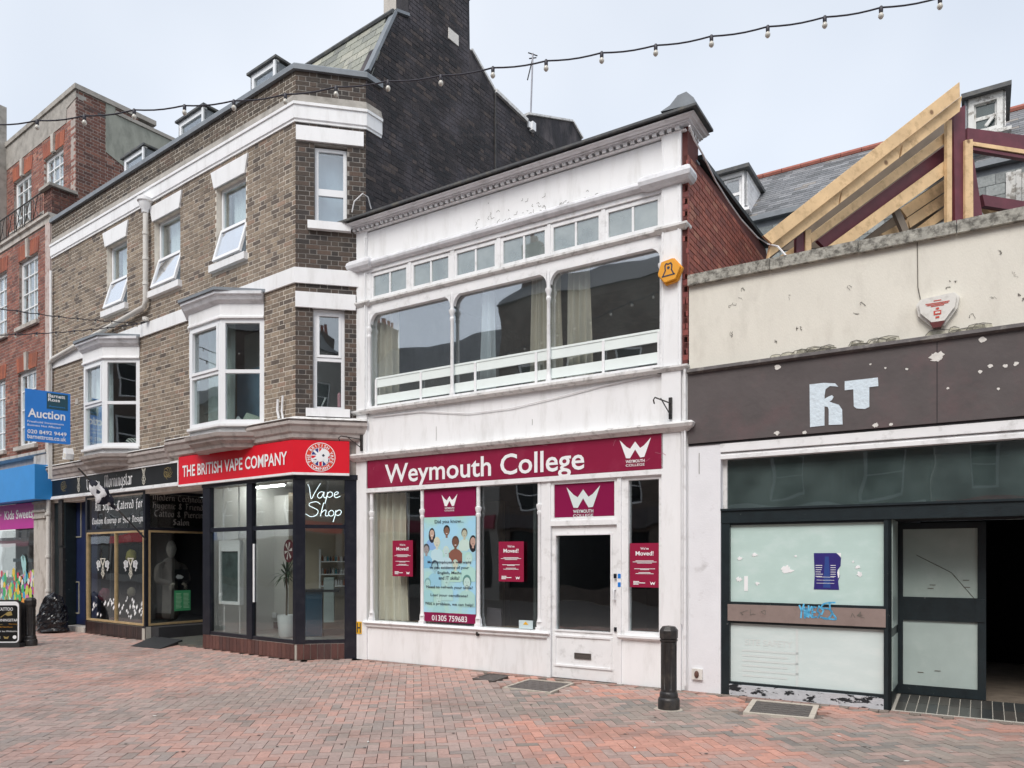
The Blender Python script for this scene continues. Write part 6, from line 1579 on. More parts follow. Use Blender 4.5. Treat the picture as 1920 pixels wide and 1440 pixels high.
# graffiti
t = thing('graffiti', W.P(W.u(1538),.016,W.z(1538,1160)), 'light blue scrawled tag on the brown window rail', 'graffiti')
mb = MB(); a, zz_ = W.uz(1499,1158,.016)
L = [[(0,.9),(.12,.5),(.24,1.0)],[(.12,.5),(.08,0)],[(.26,.8),(.30,0),(.38,.7),(.42,.1)],[(.5,.9),(.5,.05)],[(.66,.85),(.5,.4),(.68,.05)],[(.88,.8),(.72,.75),(.72,.1),(.9,.12)],[(.72,.45),(.86,.45)],[(1.05,.8),(.98,.55),(1.1,.35),(1.0,.05)],[(1.9,1.2),(1.35,1.1),(1.2,.8),(1.6,.7),(1.75,.4),(1.5,.0),(1.15,.1)],[(1.62,1.2),(1.68,.6),(1.95,.0),(1.3,.05)],[(1.05,.9),(1.3,.6),(1.2,.3)]]
strokes(mb, W, [smoothl(l) if len(l) > 3 else l for l in L], a, zz_, .20, .155, .019, .018); mb.build('tag', M('blue_spray', (.12,.50,.80), .5, 0), t)
mb = MB(); random.seed(4)
for px in (1395,1412,1430,1596,1606,1615):
    uu, zz_ = W.uz(px, 1148+ (px-1400)*.02, .016); strokes(mb, W, [[(uu+random.uniform(-.05,.05), zz_+random.uniform(-.04,.04)) for _ in range(4)]], 0,0,1,1,.019,.005)
mb.build('scrawl', m_crack, t)
# recessed entrance
rec = -.72; fz = .07
d0_, d1_ = W.u(1690,rec), W.u(1843,rec)
mb = MB(); b = len(mb.v)
mb.hexa([W.P(x3,0.02,-.02),W.P(r1,.02,-.02),W.P(r1,-3.2,-.02),W.P(x3,-3.2,-.02),W.P(x3,0.02,.003),W.P(r1,.02,.003),W.P(r1,-.75,fz),W.P(x3,-.75,fz)]); mb.build('entrance_floor', m_grout, CB)
TP_ = Pieces(); 
for r in range(2):
    u = x3+.03
    while u < r1-.1:
        v_ = -.19-r*.36 if r == 0 else -.555; zc2 = .003+(fz-.003)*(-v_)/.75
        tilt = Matrix.Rotation(math.atan2(fz,.75), 3, 'X')
        TP_.add(W.P(u+.05, v_, zc2-.004), (.092, .352, .02), RZ(W.ang) @ tilt, pick([(3,(.055,.055,.05)),(2,(.08,.075,.065)),(1,(.04,.045,.045))])); u += .100
TP_.flush('floor_tile', m_tile, CB, 200, (0,1))
MB().box(W, x3-.0, r1, -4.5,-.75, fz-.06, fz).build('entrance_floor', m_rubble, CB, label='dusty rubble strewn floor inside the open doorway')
MB().prism(Face(W.q(x3), (-W.n.x,-W.n.y)), [(0,0),(.75,0),(.75,fb0),(0,fb0)], -.03,.0).build('return_panel', m_navy, CB)
FRr = Face(W.q(x3), (-W.n.x,-W.n.y))
MB().box(FRr, .06, .66, .0,.008, zc_, 2.2).box(FRr, .06, .66, .0,.008, .2, zc_-.1).build('pane', m_frost3, CB)
dz0, dz1 = fz+.01, fb0-.02
zz1, zz2, zz3, zz4 = [W.z(1835,y,rec) for y in (990,1122,1168,1294)]
da2, db2 = W.u(1693,rec), W.u(1836,rec)
mb = MB(); ia, ib = W.u(1693,rec), W.u(1833,rec)
mb.box(W, d0_-.06, ia, rec-.05, rec, dz0, dz1); mb.box(W, ib, d1_+.03, rec-.05, rec, dz0, dz1)
mb.box(W, ia, ib, rec-.05, rec, zz1, dz1); mb.box(W, ia, ib, rec-.05, rec, zz3, zz2); mb.box(W, ia, ib, rec-.05, rec, dz0, zz4)
dr = mb.build('door', m_navy, CB, label='dark framed entrance door with two dusty panes')
MB().box(W, ia, ib, rec-.03, rec-.022, zz2, zz1).build('pane', m_frost3, dr); MB().box(W, ia, ib, rec-.03, rec-.022, zz4, zz3).build('pane', M('door_glass_lower', (.40,.48,.46), .3, .08, 3, dirt=(.48,.55,.53), dirt_amt=.5, dscale=4), dr)
MB().box(W, ib-.02, d1_+.02, rec, rec+.012, zz3+.01, zz2-.01).build('lock_plate', m_navy, dr)
mb = MB(); mb.tube([W.P(ib-.6,rec-.018,zz1-.3),W.P(ib-.25,rec-.018,zz1-.5),W.P(ib-.02,rec-.018,zz1-.8)], .003, 4); 
for uu, z_ in ((ia+.28,zz2+.1),(ia+.3,zz2+.14),(ib-.1,zz2+.12),(ib-.11,zz2+.2),(ia+.18,zz4+.15),(ia+.35,zz4+.18)): mb.box(W, uu-.03, uu+.03, rec-.02, rec-.017, z_-.004, z_+.004)
mb.build('scratches', m_crack, dr, kind='stuff')
# dark shell behind
MB().box(W, x3-.9, r1, -4.6,-4.5, 0, fb1).box(W, r1-.05, r1, -4.5,-.2, 0, zcp0).box(W, r0,r0+.05,-4.5,-.3,0,zcp0).build('interior_wall', m_voidb, CB)
MB().box(W, r0, r1, -4.5,-.3, fb1+.55, fb1+.65).box(W, x3, r1, -.75,-.1, fb0+.0, fb0+.05).build('ceiling', m_voidb, CB)
MB().box(W, x3-.02, x3+.0, -4.5,-.8, 0, fb1+.5).build('interior_wall', m_voidb, CB)
MB().box(W, r0, r1, -.9,-.8, fb1-.02, fb1+.6).build('bulkhead', M('bulkhead', (.05,.07,.07), .9), CB)
t_ = MB(); 
for k in range(3): t_.box(W, W.u(1560,-.6)+[0,.13,.26][k]-.012, W.u(1560,-.6)+[0,.13,.26][k]+.012, -.62,-.60, fb1, fb1+.5)
t_.box(W, W.u(1560,-.6), W.u(1560,-.6)+.26, -.62,-.60, fb1+.18, fb1+.2); t_.build('old_window', M('grey_wood', (.22,.26,.26), .8), CB)
MB().box(W, r0, r1, -4.5,-.3, zcp0-.45, zcp0-.35).build('roof', m_lead_d, CB)
for k in range(7):
    p = W.P(x3+1.5+random.random()*2.2, -1.0-random.random()*1.8, fz); r = random.uniform(.03,.10)
    MB().ball(p+Vector((0,0,r*.3)), r, r*.8, r*.5, 8, 5, fn=lambda q: q*(1+.35*noise.noise(q*2+Vector((k,0,0))))).build('rubble', m_rubble, None, label='lump of rubble on the dusty floor inside the open doorway', cat='rubble', group='rubble inside the derelict doorway', loc=p)
# RT ghost letters and scars
t = thing('ghost_lettering', W.P(W.u(1580),.05,zbr0+.3), 'pale blue ghost letters of an old name left on the brown fascia', 'lettering')
def pp(px, py): return W.uz(px, py, .05)
R_ = [(1518,721),(1545,718),(1566,719),(1572,725),(1556,724),(1548,730),(1546,742),(1546,748),(1553,744),(1560,741),(1563,744),(1560,750),(1555,753),(1563,756),(1573,759),(1579,768),(1580,796),(1554,797),(1554,768),(1552,763),(1546,762),(1546,798),(1519,801)]
T_ = [(1584,715),(1646,708),(1647,724),(1630,726),(1630,763),(1622,767),(1606,766),(1601,762),(1600,730),(1584,732)]
for P_ in (R_, T_): MB().prism(W, [pp(*q) for q in P_], .05,.056).build('letter', m_scar, t)
for k, (px, py, r, n_) in enumerate(((1458,688,.05,6),(1757,669,.10,9),(1457,812,.045,8),(1509,811,.035,7),(1642,797,.045,8),(1670,796,.03,8),(1842,637,.05,7),(1777,728,.022,6),(1872,729,.025,6),(1857,686,.035,7),(1885,686,.03,7),(1905,682,.035,6),(1838,697,.03,5),(1632,683,.018,5),(1660,690,.018,5),(1700,692,.02,5))):
    uu, zz_ = pp(px, py); random.seed(k); r *= .72; n_ = n_*2; MB().prism(W, [(uu+r*(.6+.6*random.random())*cos(2*pi*i/n_), zz_+r*(.5+.5*random.random())*sin(2*pi*i/n_)) for i in range(n_)], .045,.054).build('paint_scar', m_bare, CB)
u_j = W.u(1757,.05); MB().box(W, u_j-.004, u_j+.004, .045,.052, zbr0, zbr1-.08).build('joint', m_void, CB)
# chipped render along the cap and marks on the cream wall
mb = MB(); mc = MB(); random.seed(31)
for k in range(26):
    px = random.choice([random.uniform(1440,1560), random.uniform(1590,1700), random.uniform(1700,1900)]); uu = W.u(px); zz_ = zbr1+.005
    l = random.uniform(.1,.25); h = random.uniform(.02,.07)
    mb.prism(W, [(uu,zz_-.01),(uu+l,zz_-.01),(uu+l*.9,zz_+h*.6),(uu+l*.5,zz_+h*random.uniform(.5,1)),(uu+l*.15,zz_+h*.8)], -.002,.004)
    strokes(mc, W, [[(uu,zz_+h*.2),(uu+l*.15,zz_+h*.85),(uu+l*.5,zz_+h),(uu+l*.9,zz_+h*.65)]],0,0,1,1,.006,.006)
for px, py in ((1392,540),(1385,558),(1372,570),(1600,585),(1612,570),(1635,680),(1371,626),(1455,637),(1856,560),(1900,508),(1874,474),(1588,536),(1790,526),(1776,528),(1480,554),(1820,590),(1500,610),(1915,560)):
    uu, zz_ = W.uz(px, py)
    if zz_ < zbr1+.05: continue
    for j in range(2):
        L_ = [(uu+random.gauss(0,.015),zz_+random.gauss(0,.02))]
        for q_ in range(5): L_.append((L_[-1][0]+random.gauss(.003,.010), L_[-1][1]+random.gauss(-.006,.010)))
        strokes(mc, W, [L_],0,0,1,1,.005,random.choice((.002,.004,.006)))
mb.build('chipped_render', M('exposed_render', (.52,.50,.40), .95, .3, 20, .5, 60, dirt=(.72,.69,.6), dirt_amt=.8, dscale=14), CB, kind='stuff'); mc.build('cracks', m_crack, CB, kind='stuff')
# white triangular alarm
ua_, za_ = W.uz(1758,583,.05)
t = thing('alarm_box', W.P(ua_,0,za_-.2), 'off white shield shaped alarm box with red print on the cream wall', 'alarm box')
sh = [(-.19,.09),(-.15,.14),(.15,.16),(.19,.11),(.17,.0),(.06,-.15),(-.05,-.15),(-.17,-.02)]
mb = MB(); mb.prism(W, [(ua_+x*1.05, za_+z*1.05) for x, z in sh], .0,.05); mb.prism(W, [(ua_+x*.92, za_+.01+z*.92) for x, z in sh], .05,.085); mb.build('housing', m_alarm, t)
MB().prism(W, [(ua_-.07,za_-.12),(ua_+.07,za_-.12),(ua_+.03,za_-.18),(ua_-.04,za_-.18)], .02,.088).build('strobe', M('dark_red_lens', (.12,.03,.03), .3), t)
mr = M('red_print', (.55,.06,.04), .5, 0); mb = MB()
for w2_, z_ in ((.07,.10),(.22,.075),(.2,.06),(.12,.045)): mb.quad(W, ua_-w2_/2, ua_+w2_/2, za_+z_-.004, za_+z_+.004, .089)
mb.quad(W, ua_-.035, ua_+.035, za_-.05, za_-.005, .089); mb.quad(W, ua_-.015, ua_+.015, za_+.005, za_+.025, .089); mb.quad(W, ua_-.018, ua_+.018, za_-.085, za_-.065, .089); mb.build('print', mr, t)
MB().quad(W, ua_-.02, ua_+.025, za_-.035, za_-.018, .091).build('print', m_alarm, t)
MB().tube([W.P(W.u(1720),.005,zcp0), W.P(W.u(1721),.005,za_+.3), W.P(W.u(1729),.02,za_+.08)], .005, 5).build('cable', m_crack, None, label='thin dark cable running down to the shield shaped alarm', cat='cable', loc=W.P(W.u(1720),.005,zcp0))
# socket on the pilaster
uu, zz_ = W.uz(1308,1263,.03)
t = thing('outdoor_socket', W.P(uu,.02,zz_-.07), 'small white switch box with rusty knob low on the white render', 'socket')
MB().box(W, uu-.065, uu+.065, .02,.06, zz_-.07, zz_+.06).build('box', m_alarm, t); MB().ball(W.P(uu,.07,zz_-.005), .03,.02,.045).build('knob', M('rust_knob', (.12,.06,.045), .8), t, smooth=True)
MB().tube([W.P(W.u(1312),.022,zbr0-.12), W.P(W.u(1312),.022,zbr0-.38)], .004, 4).build('crack', m_crack, CB)

# ================================================================== ROOF FRAME above the cream shop
T0 = W.q(r0+.2, -1.6); 
T = Face(ray(1450,460,11.2).xy, (.96,.28))
RFp = T.P(1.5,0,zcp0)
RF = thing('roof_frame', RFp, 'new softwood and red steel roof frame rising behind the cream parapet', 'roof frame')
def bar(pts, v0, v1, mat, name, dz=0):
    MB().prism(T, [T.uz(px,py,(v0+v1)/2) for px,py in pts], v0, v1).build(name, mat, RF)
bar([(1430,443),(1797,155),(1798,183),(1447,458)], .30,.34, m_timber, 'plank')
# wide board joints -> second board row with three short ends
for a, b in (((1437,487),(1570,375)),((1572,373),(1683,288)),((1686,286),(1797,202))):
    t0 = (a[0]-1447)/350; 
    def L1(px): return 460-(px-1447)*(460-187)/350
    def L2_(px): return 487-(px-1437)*(487-208)/363
    bar([(a[0]+1,L2_(a[0])-1),(b[0],L2_(b[0])),(b[0]+4,L1(b[0]+4)-2.5),(a[0]+6,L1(a[0]+6)-2.5)], .22,.27, m_timber, 'plank')
bar([(1440,472),(1797,186),(1780,300),(1580,462)], -.42,-.38, m_timber_d, 'soffit_board')  # dark boards added as painted shade behind and between the roof timbers
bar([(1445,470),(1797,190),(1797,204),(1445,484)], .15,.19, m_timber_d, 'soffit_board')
bar([(1518,440),(1773,247),(1773,268),(1521,456)], .0,.05, m_timber, 'rafter')
bar([(1530,452),(1773,272),(1773,300),(1545,466)], -.12,-.06, m_steel, 'steel_beam')
bar([(1552,462),(1773,300),(1773,327),(1592,458)], .02,.07, m_timber, 'rafter')
for P_ in ([(1687,392),(1773,335),(1773,358),(1699,408)],[(1699,410),(1773,361),(1773,383),(1705,428)],[(1718,428),(1773,387),(1773,407),(1745,426)],[(1650,440),(1700,412),(1702,430),(1670,448)]):
    bar(P_, -.25,-.21, m_timber, 'plank')
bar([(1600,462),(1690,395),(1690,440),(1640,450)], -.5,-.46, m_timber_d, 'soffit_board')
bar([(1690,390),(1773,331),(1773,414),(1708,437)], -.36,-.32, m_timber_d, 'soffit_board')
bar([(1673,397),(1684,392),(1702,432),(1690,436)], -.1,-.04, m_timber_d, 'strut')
bar([(1773,228),(1782,226),(1782,420),(1773,422)], .08,.14, m_timber, 'stud')
bar([(1783,212),(1805,200),(1805,416),(1786,420)], .02,.12, m_steel, 'steel_post')
bar([(1806,265),(1820,263),(1821,412),(1806,414)], .08,.16, m_timber, 'stud')
bar([(1820,300),(1823,300),(1839,404),(1822,408)], .0,.06, m_steel, 'steel_brace')
bar([(1491,440),(1506,432),(1506,478),(1491,480)], .08,.14, m_steel, 'steel_post'); bar([(1507,434),(1518,432),(1518,476),(1507,478)], .08,.16, m_timber, 'stud')
bar([(1450,488),(1490,462),(1490,480),(1460,495)], -.1,-.05, m_timber, 'plank')
bar([(1810,242),(1990,266),(1990,304),(1810,277)], -.02,.06, m_steel, 'steel_beam'); bar([(1820,266),(1990,292),(1990,300),(1820,273)], .07,.10, m_timber, 'batten')
bar([(1810,276),(1990,306),(1990,312),(1812,282)], .0,.08, m_steel, 'steel_flange')
bar([(1837,367),(1990,392),(1990,412),(1842,388)], -.1,.0, m_steel, 'steel_beam')
bar([(1842,390),(1915,402),(1915,410),(1850,400)], -.2,-.1, m_timber, 'batten')
# ================================================================== SLATE ROOFED HOUSE behind
HB = thing('slate_house', W.P(9,-7,0), 'older slate roofed house with timber dormers behind the cream shop', 'house')
vH = -7.0
Hf = Face(W.q(0, vH), W.d)
ze = (Hf.z(1400,415)+Hf.z(1520,378))/2; zr_ = None
hu0, hu1 = Hf.u(1345), Hf.u(2050)
# roof plane: eaves ze at v=0 rising back
ridge_v = -2.3; z_ridge = Hf.z(1600, 290, ridge_v)
print('house', ze, z_ridge)
def RFP(u, t, h=0): return Hf.P(u, ridge_v*t + (.5*h), ze+(z_ridge-ze)*t + h)
mb = MB(); uA = Hf.u(1425); mb.hexa([RFP(hu0,0),RFP(hu1,0),RFP(hu1,0,-.15),RFP(hu0,0,-.15),RFP(hu0,1),RFP(hu1,1),RFP(hu1,1,-.15),RFP(hu0,1,-.15)]); mb.build('roof', m_lead, HB)
SH = Pieces(); nr = 20; Ls = math.hypot(ridge_v, z_ridge-ze); til = math.atan2(z_ridge-ze, -ridge_v)
for r in range(nr):
    u = hu0 + (r%2)*.14
    while u < hu1:
        SH.add(RFP(u+.14, (r+.5)/nr, .015), (.275, Ls/nr+.03, .012), RZ(W.ang) @ Matrix.Rotation(til-.035, 3, 'X'), pick([(3,(.16,.165,.175)),(2,(.22,.225,.235)),(1,(.11,.115,.12)),(.4,(.24,.22,.2))])); u += .28
SH.flush('slate', m_slate, HB, 300, (0,1))
u = hu0
while u < hu1: MB().tube([RFP(u,1,.04),RFP(u+.42,1,.04)], .07, 8).build('ridge_tile', m_ridge, HB); u += .43
MB().sweep([Hf.q(hu0), Hf.q(hu1)], [(-.1,ze-.02),(.12,ze-.02),(.12,ze-.12),(-.1,ze-.12)]).build('gutter', m_lead, HB)
MB().box(Hf, hu0, hu1, -.3,-.02, 0, ze-.1).build('wall', m_lead, HB)
WSL = Pieces()
for r in range(8):
    u = Hf.u(1395)+(r%2)*.15
    while u < hu1: WSL.add(Hf.P(u+.14,.0,ze-.35-r*.2), (.29,.02,.19), RZ(W.ang), pick([(3,(.22,.25,.25)),(2,(.28,.31,.31)),(1,(.16,.185,.19))])); u += .3
WSL.flush('wall_slate', m_slate, HB, 300)
MB().box(Hf, Hf.u(1905), Hf.u(1915), .0,.06, 0, ze-.3).box(Hf, Hf.u(1886), Hf.u(1896), .0,.05, 0, ze-.3).box(Hf, Hf.u(1896), Hf.u(1905), .0,.03, 0, ze-.3).build('window_frame', m_oldwhite, HB)
MB().box(Hf, Hf.u(1916), Hf.u(1960), .0,.03, 3, ze-.35).build('board', m_oldwhite, HB)
def dormer(pxl, pxr, ytl, yb, lab, old, dp):
    D = bpy.data.objects.new('dormer', None); COL.objects.link(D); D.parent = HB
    vv = .0; a, b = Hf.u(pxl), Hf.u(pxr); zt_ = Hf.z(pxl, ytl); z0 = Hf.z(pxr, yb)
    dl = Hf.P(a,0,z0); D.location = dl-wl(HB); WLOC[D.name] = dl; D['label'] = lab
    mt_ = m_oldwhite if old else m_trim
    MB().frame(Hf, a, b, z0, zt_-.06, .12 if old else .08, -.06,.0).build('frame', mt_, D)
    zm = (z0+zt_)/2-.05
    s = MB(); s.frame(Hf, a+.1, b-.1, z0+.1, zt_-.15, .05,-.1,-.06); s.box(Hf, a+.15, b-.15, -.09,-.055, zm-.03, zm+.03); s.build('sash', mt_, D)
    MB().box(Hf, a+.1, b-.1, -.08,-.075, z0+.1, zt_-.15).build('pane', g_clear if not old else g_dark, D)
    MB().box(Hf, a+.05, b-.05, -.9,-.8, z0, zt_-.1).build('interior', m_void, D)
    for uu in (a, b):
        Fc = Face(Hf.q(uu), (-Hf.n.x,-Hf.n.y)); 
        o = MB().prism(Fc, [(0,z0),(dp,zt_-.15),(dp,zt_-.06),(0,zt_-.06)], -.03,.0 if uu == b else .03).build('cheek', m_lead, D)
    Fc = Face(Hf.q(b), (-Hf.n.x,-Hf.n.y)); 
    for k in range(7):
        z_ = z0+.1+k*(zt_-z0-.15)/7; s0 = (z_-z0)/(zt_-z0)*dp*.0
        MB().prism(Fc, [(.06,z_),(dp*.95*min(1,1.0),z_+.0),(dp*.95,z_+.14),(.06,z_+.14)], .002,.016).build('wall_slate', m_slate[1], D)
    MB().box(Hf, a-.08, b+.1, -dp-.2,.12, zt_-.06, zt_+.02).build('roof', m_lead_d, D)
    MB().box(Hf, a-.1, b+.1, -.1,.1, z0-.06, z0).build('sill', mt_, D)
    return a, b, z0, zt_
dormer(1347,1398,327,392,'left dormer with white sash window and slated cheek', False, 1.5)
q = dormer(1812,1884,182,243,'right dormer with flaking paint and broken glazing bar', True, 1.0)
MB().beam(Hf.P(q[0]+.3,.0,q[2]+.15), Hf.P(q[1]-.15,.0,q[3]-.45), .05,.05).build('loose_batten', m_oldwhite, HB)
# TV aerial
pA = SW.P(SW.u(995,-.05),-.05,0); Ya = pA.y
b0 = ray(994,250,Ya); b1 = ray(999,100,Ya)
t = thing('tv_aerial', b0, 'tall thin television aerial on the tarred wall against the sky', 'aerial')
MB().tube([b0, b1], .018, 8).build('mast', M('grey_metal_mast', (.30,.30,.33), .4, .1, metal=.6), t)
mb = MB(); e1 = ray(989,150,Ya); mb.tube([b1-Vector((0,0,.1)), e1], .014, 6); mb.tube([b1-Vector((.1,.05,.02)), b1+Vector((.1,.05,-.02))], .012, 6); mb.tube([b1-Vector((.08,-.05,.08)), b1+Vector((.08,.05,-.06))], .012, 6); mb.build('antenna', m_iron, t)
MB().box(SW, SW.u(992), SW.u(998), -.02,.1, b0.z-.02, b0.z+.16).box(SW, SW.u(988), SW.u(992), -.02,.05, b0.z+.02, b0.z+.14).build('bracket', m_upvc, t)
# ================================================================== RED BRICK BUILDING far left
LB = thing('red_brick_building', L2.P(-2.5, 0, 0), 'tall red brick building with sash windows and concrete parapet at the far left', 'building')
SB = -.54
def lw(pxl, pxr, yt, yb, v=0, pr=None): return (L2.u(pxl,v), L2.u(pxr,v), L2.z(pr or pxr,yb,v), L2.z(pr or pxr,yt,v))
m1 = lw(36,71,472,600); m2 = lw(34,68,688,832)
dU = m1[0]-L2.u(-28); 
low1 = m1; low1b = (m1[0]-1.93, m1[1]-1.93, m1[2], m1[3]); low2 = m2; low2b = (m2[0]-1.93, m2[1]-1.93, m2[2], m2[3])
up1 = lw(83,119,272,345,SB); up2 = lw(26,59,312,412,SB)
up1 = (up1[0], up1[1], up2[2]-.05, up1[3]); up2 = (up2[0], up2[1], up1[2], up1[3])
zband1, zband0 = L2.z(100,397), L2.z(100,413)
z_bc = L2.z(90,848)
ztop = L2.z(143,158,SB)
print('L', low1, low2, up1, up2, zband1, z_bc, ztop)
uL0 = -4.6
pal_l = [(5,(.26,.105,.08)),(3,(.32,.13,.095)),(2,(.18,.08,.065)),(1,(.38,.19,.14))]
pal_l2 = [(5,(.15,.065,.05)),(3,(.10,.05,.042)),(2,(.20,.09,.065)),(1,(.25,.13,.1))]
LBk = Pieces()
hol = [low1, low1b, low2, low2b]
brick_wall(LBk, L2, uL0, -.30, z_bc, zband0, hol, pal_l)
brick_wall(LBk, Face(L2.q(0,SB), L2.d), uL0, -.02, zband1, ztop-.75, [(a,b,c,d) for a,b,c,d in (up1,up2)], pal_l)
sL = Face(L2.q(0,SB), (-L2.n.x,-L2.n.y))      # return wall running back
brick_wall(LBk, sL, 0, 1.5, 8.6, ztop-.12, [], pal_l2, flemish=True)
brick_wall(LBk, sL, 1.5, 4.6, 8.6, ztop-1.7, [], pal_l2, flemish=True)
# end pier of the balcony
pu0 = L2.u(82)
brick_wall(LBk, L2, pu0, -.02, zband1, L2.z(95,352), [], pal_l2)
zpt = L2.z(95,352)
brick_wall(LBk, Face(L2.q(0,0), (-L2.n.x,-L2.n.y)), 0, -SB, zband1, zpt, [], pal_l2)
# rubbed brick heads
for (a,b,c,d), v in ((low1,0),(low1b,0),(low2,0),(low2b,0),(up1,SB),(up2,SB)):
    LH = Pieces()
    n_ = 10
    for k in range(n_):
        s = (k+.5)/n_; x = a-.06+(b-a+.12)*s
        if abs(s-.5) < .06: continue
        LBk.add(L2.P(x, v-.02, d+.19), ((b-a+.12)/n_-.006, .06, .36), RZ(L2.ang) @ Matrix.Rotation((s-.5)*.35,3,'Y'), pick([(1,(.36,.11,.06)),(1,(.30,.09,.055))]))
    MB().prism(L2, [((a+b)/2-.06,d+.0),((a+b)/2+.06,d+.0),((a+b)/2+.08,d+.45),((a+b)/2-.08,d+.45)], v-.03,v+.05).build('keystone', m_stone, LB)
LBk.flush('brick', m_brl, LB, 300)
wall_slab(L2, uL0, 0, 0, zband0, hol+[(uL0-1,-.62,.3,3.4)], -.3,-.004).build('wall', m_mort_l, LB)
wall_slab(Face(L2.q(0,SB), L2.d), uL0, -.012, zband0, ztop-.1, [up1,up2], -.3,-.004).build('wall', m_mort_l, LB)
MB().prism(sL, [(0,8.3),(1.5,8.3),(1.5,ztop-.1),(0,ztop-.1)], -.3,-.004).prism(sL, [(1.5,8.3),(4.6,8.3),(4.6,ztop-1.75),(1.5,ztop-.9)], -.3,-.004).build('side_wall', m_mort_l, LB)
MB().box(L2, pu0, -.012, SB+.01,-.011, zband1-.05, zpt).build('pier', m_mort_l, LB)
MB().box(L2, pu0-.06, .09, SB-.0,.09, zpt, zpt+.07).build('pier_cap', m_concrete, LB)
# white render strip beside the downpipe
MB().box(L2, -.30, -.03, -.3, .03, z_bc, zband0).build('render_strip', M('flaky_pinkish_render', (.52,.44,.41), .9, .1, 6, .3, dirt=(.30,.15,.11), dirt_amt=.8, dscale=7), LB)
# concrete: parapet, coping, side slab
zg = ztop
MB().prism(Face(L2.q(0,SB), L2.d), [(uL0,zg-.75),(-.55,zg-.75),(-.5,zg-.4),(0,zg-.33),(0,zg-.12),(uL0,zg-.12)], -.28,.012).build('cement_parapet', m_concrete, LB)
MB().sweep([L2.q(uL0,SB), L2.q(0,SB), sL.q(1.95)], [(-.32,zg),(.05,zg),(.05,zg-.12),(-.32,zg-.12)]).build('coping', m_concrete, LB)
z2_ = sL.z(330,268); s3 = sL.u(331)
s2 = sL.u(198); s25 = sL.u(216)
print('side slab', s2, s25, s3, z2_)
MB().prism(sL, [(s2,zg-.12),(s2,sL.z(198,285)),(s3,sL.z(275,350)-.3),(s3,sL.z(330,268)),(s25,sL.z(216,215)),(s25,zg-.12)], -.2,.015).build('cement_side', M('stained_cement', (.30,.31,.27), .9, .2, 3, .3, 40, dirt=(.16,.17,.15), dirt_amt=.7, dscale=2.4, stretch=(1.5,1.5,.6)), LB)
mb = MB(); strip(sL, (s25,sL.z(216,215)),(s3+.3,sL.z(336,271)), -.25,.05,.09, mb); mb.build('coping', m_concrete, LB)
# bands, balcony
MB().sweep([L2.q(uL0), L2.q(0)], [(SB,zband1+.02),(.08,zband1),(.08,zband1-.06),(.03,zband1-.08),(.03,zband0),(-.2,zband0)]).build('stone_band', m_stone, LB)
MB().sweep([L2.q(uL0), L2.q(0)], [(-.2,z_bc+.05),(.14,z_bc+.04),(.14,z_bc-.03),(.06,z_bc-.07),(-.2,z_bc-.07)]).build('shop_cornice', m_stone, LB)
# railing
bal = bpy.data.objects.new('balcony_railing', None); COL.objects.link(bal); bal.parent = LB; bp = L2.P(-1.5,.03,zband1); bal.location = bp-wl(LB); WLOC[bal.name] = bp
ra, rb = uL0, pu0-.02; zr1 = zband1+.62
MB().tube([L2.P(ra,.03,zr1),L2.P(rb,.03,zr1)], .016, 6).build('top_rail', m_iron, bal); MB().tube([L2.P(ra,.03,zband1+.1),L2.P(rb,.03,zband1+.1)], .012, 6).build('bottom_rail', m_iron, bal)
u = rb; k = 0
while u > -3.4:
    if k % 5 < 2: MB().tube([L2.P(u,.03,zband1+.02),L2.P(u,.03,zr1)], .010, 5).build('baluster', m_iron, bal); u -= .11
    else:
        m = MB(); m.tube([L2.P(u,.03,zband1+.1),L2.P(u-.17,.03,(zband1+.1+zr1)/2),L2.P(u,.03,zr1)], .009, 5); m.tube([L2.P(u-.3,.03,zband1+.1),L2.P(u-.13,.03,(zband1+.1+zr1)/2),L2.P(u-.3,.03,zr1)], .009, 5); m.build('scroll', m_iron, bal); u -= .3; k += 2
    k += 1
# windows 6 over 6
for (o, v, lab) in ((low1,0,'first of the middle row sash windows, beside the pinkish strip'),(low1b,0,None),(low2,0,'sash window behind the blue board'),(low2b,0,None),(up1,SB,'top storey sash window nearest the corner'),(up2,SB,'top storey sash window behind the railing')):
    a,b,c,d = o; zm = (c+d)/2; w_ = b-a
    ub = (a+.08+(w_-.16)/3, a+.08+2*(w_-.16)/3); 
    window(L2, a, b, c, d, v-.10, LB, fw=.08, ub=ub, zb=(c+(d-c)*.27, zm, c+(d-c)*.75), bw=.028, mat=m_trim, label=lab)
    MB().box(L2, a-.1, b+.1, v-.15,v+.08, c-.09, c).build('sill', m_stone, LB)
    MB().box(L2, a, b, v-.35,v-.33, c, d).build('blind', m_curtw, LB)  # added white panel, stands in for sky brightness in the panes
room(L2, uL0, -.05, 0, ztop-.3, -2.5, -.32+SB, m_room, LB)
MB().box(L2, uL0-.0, uL0+.3, SB, -.05, zband1, ztop+1.0).build('party_pier', m_concrete, LB)
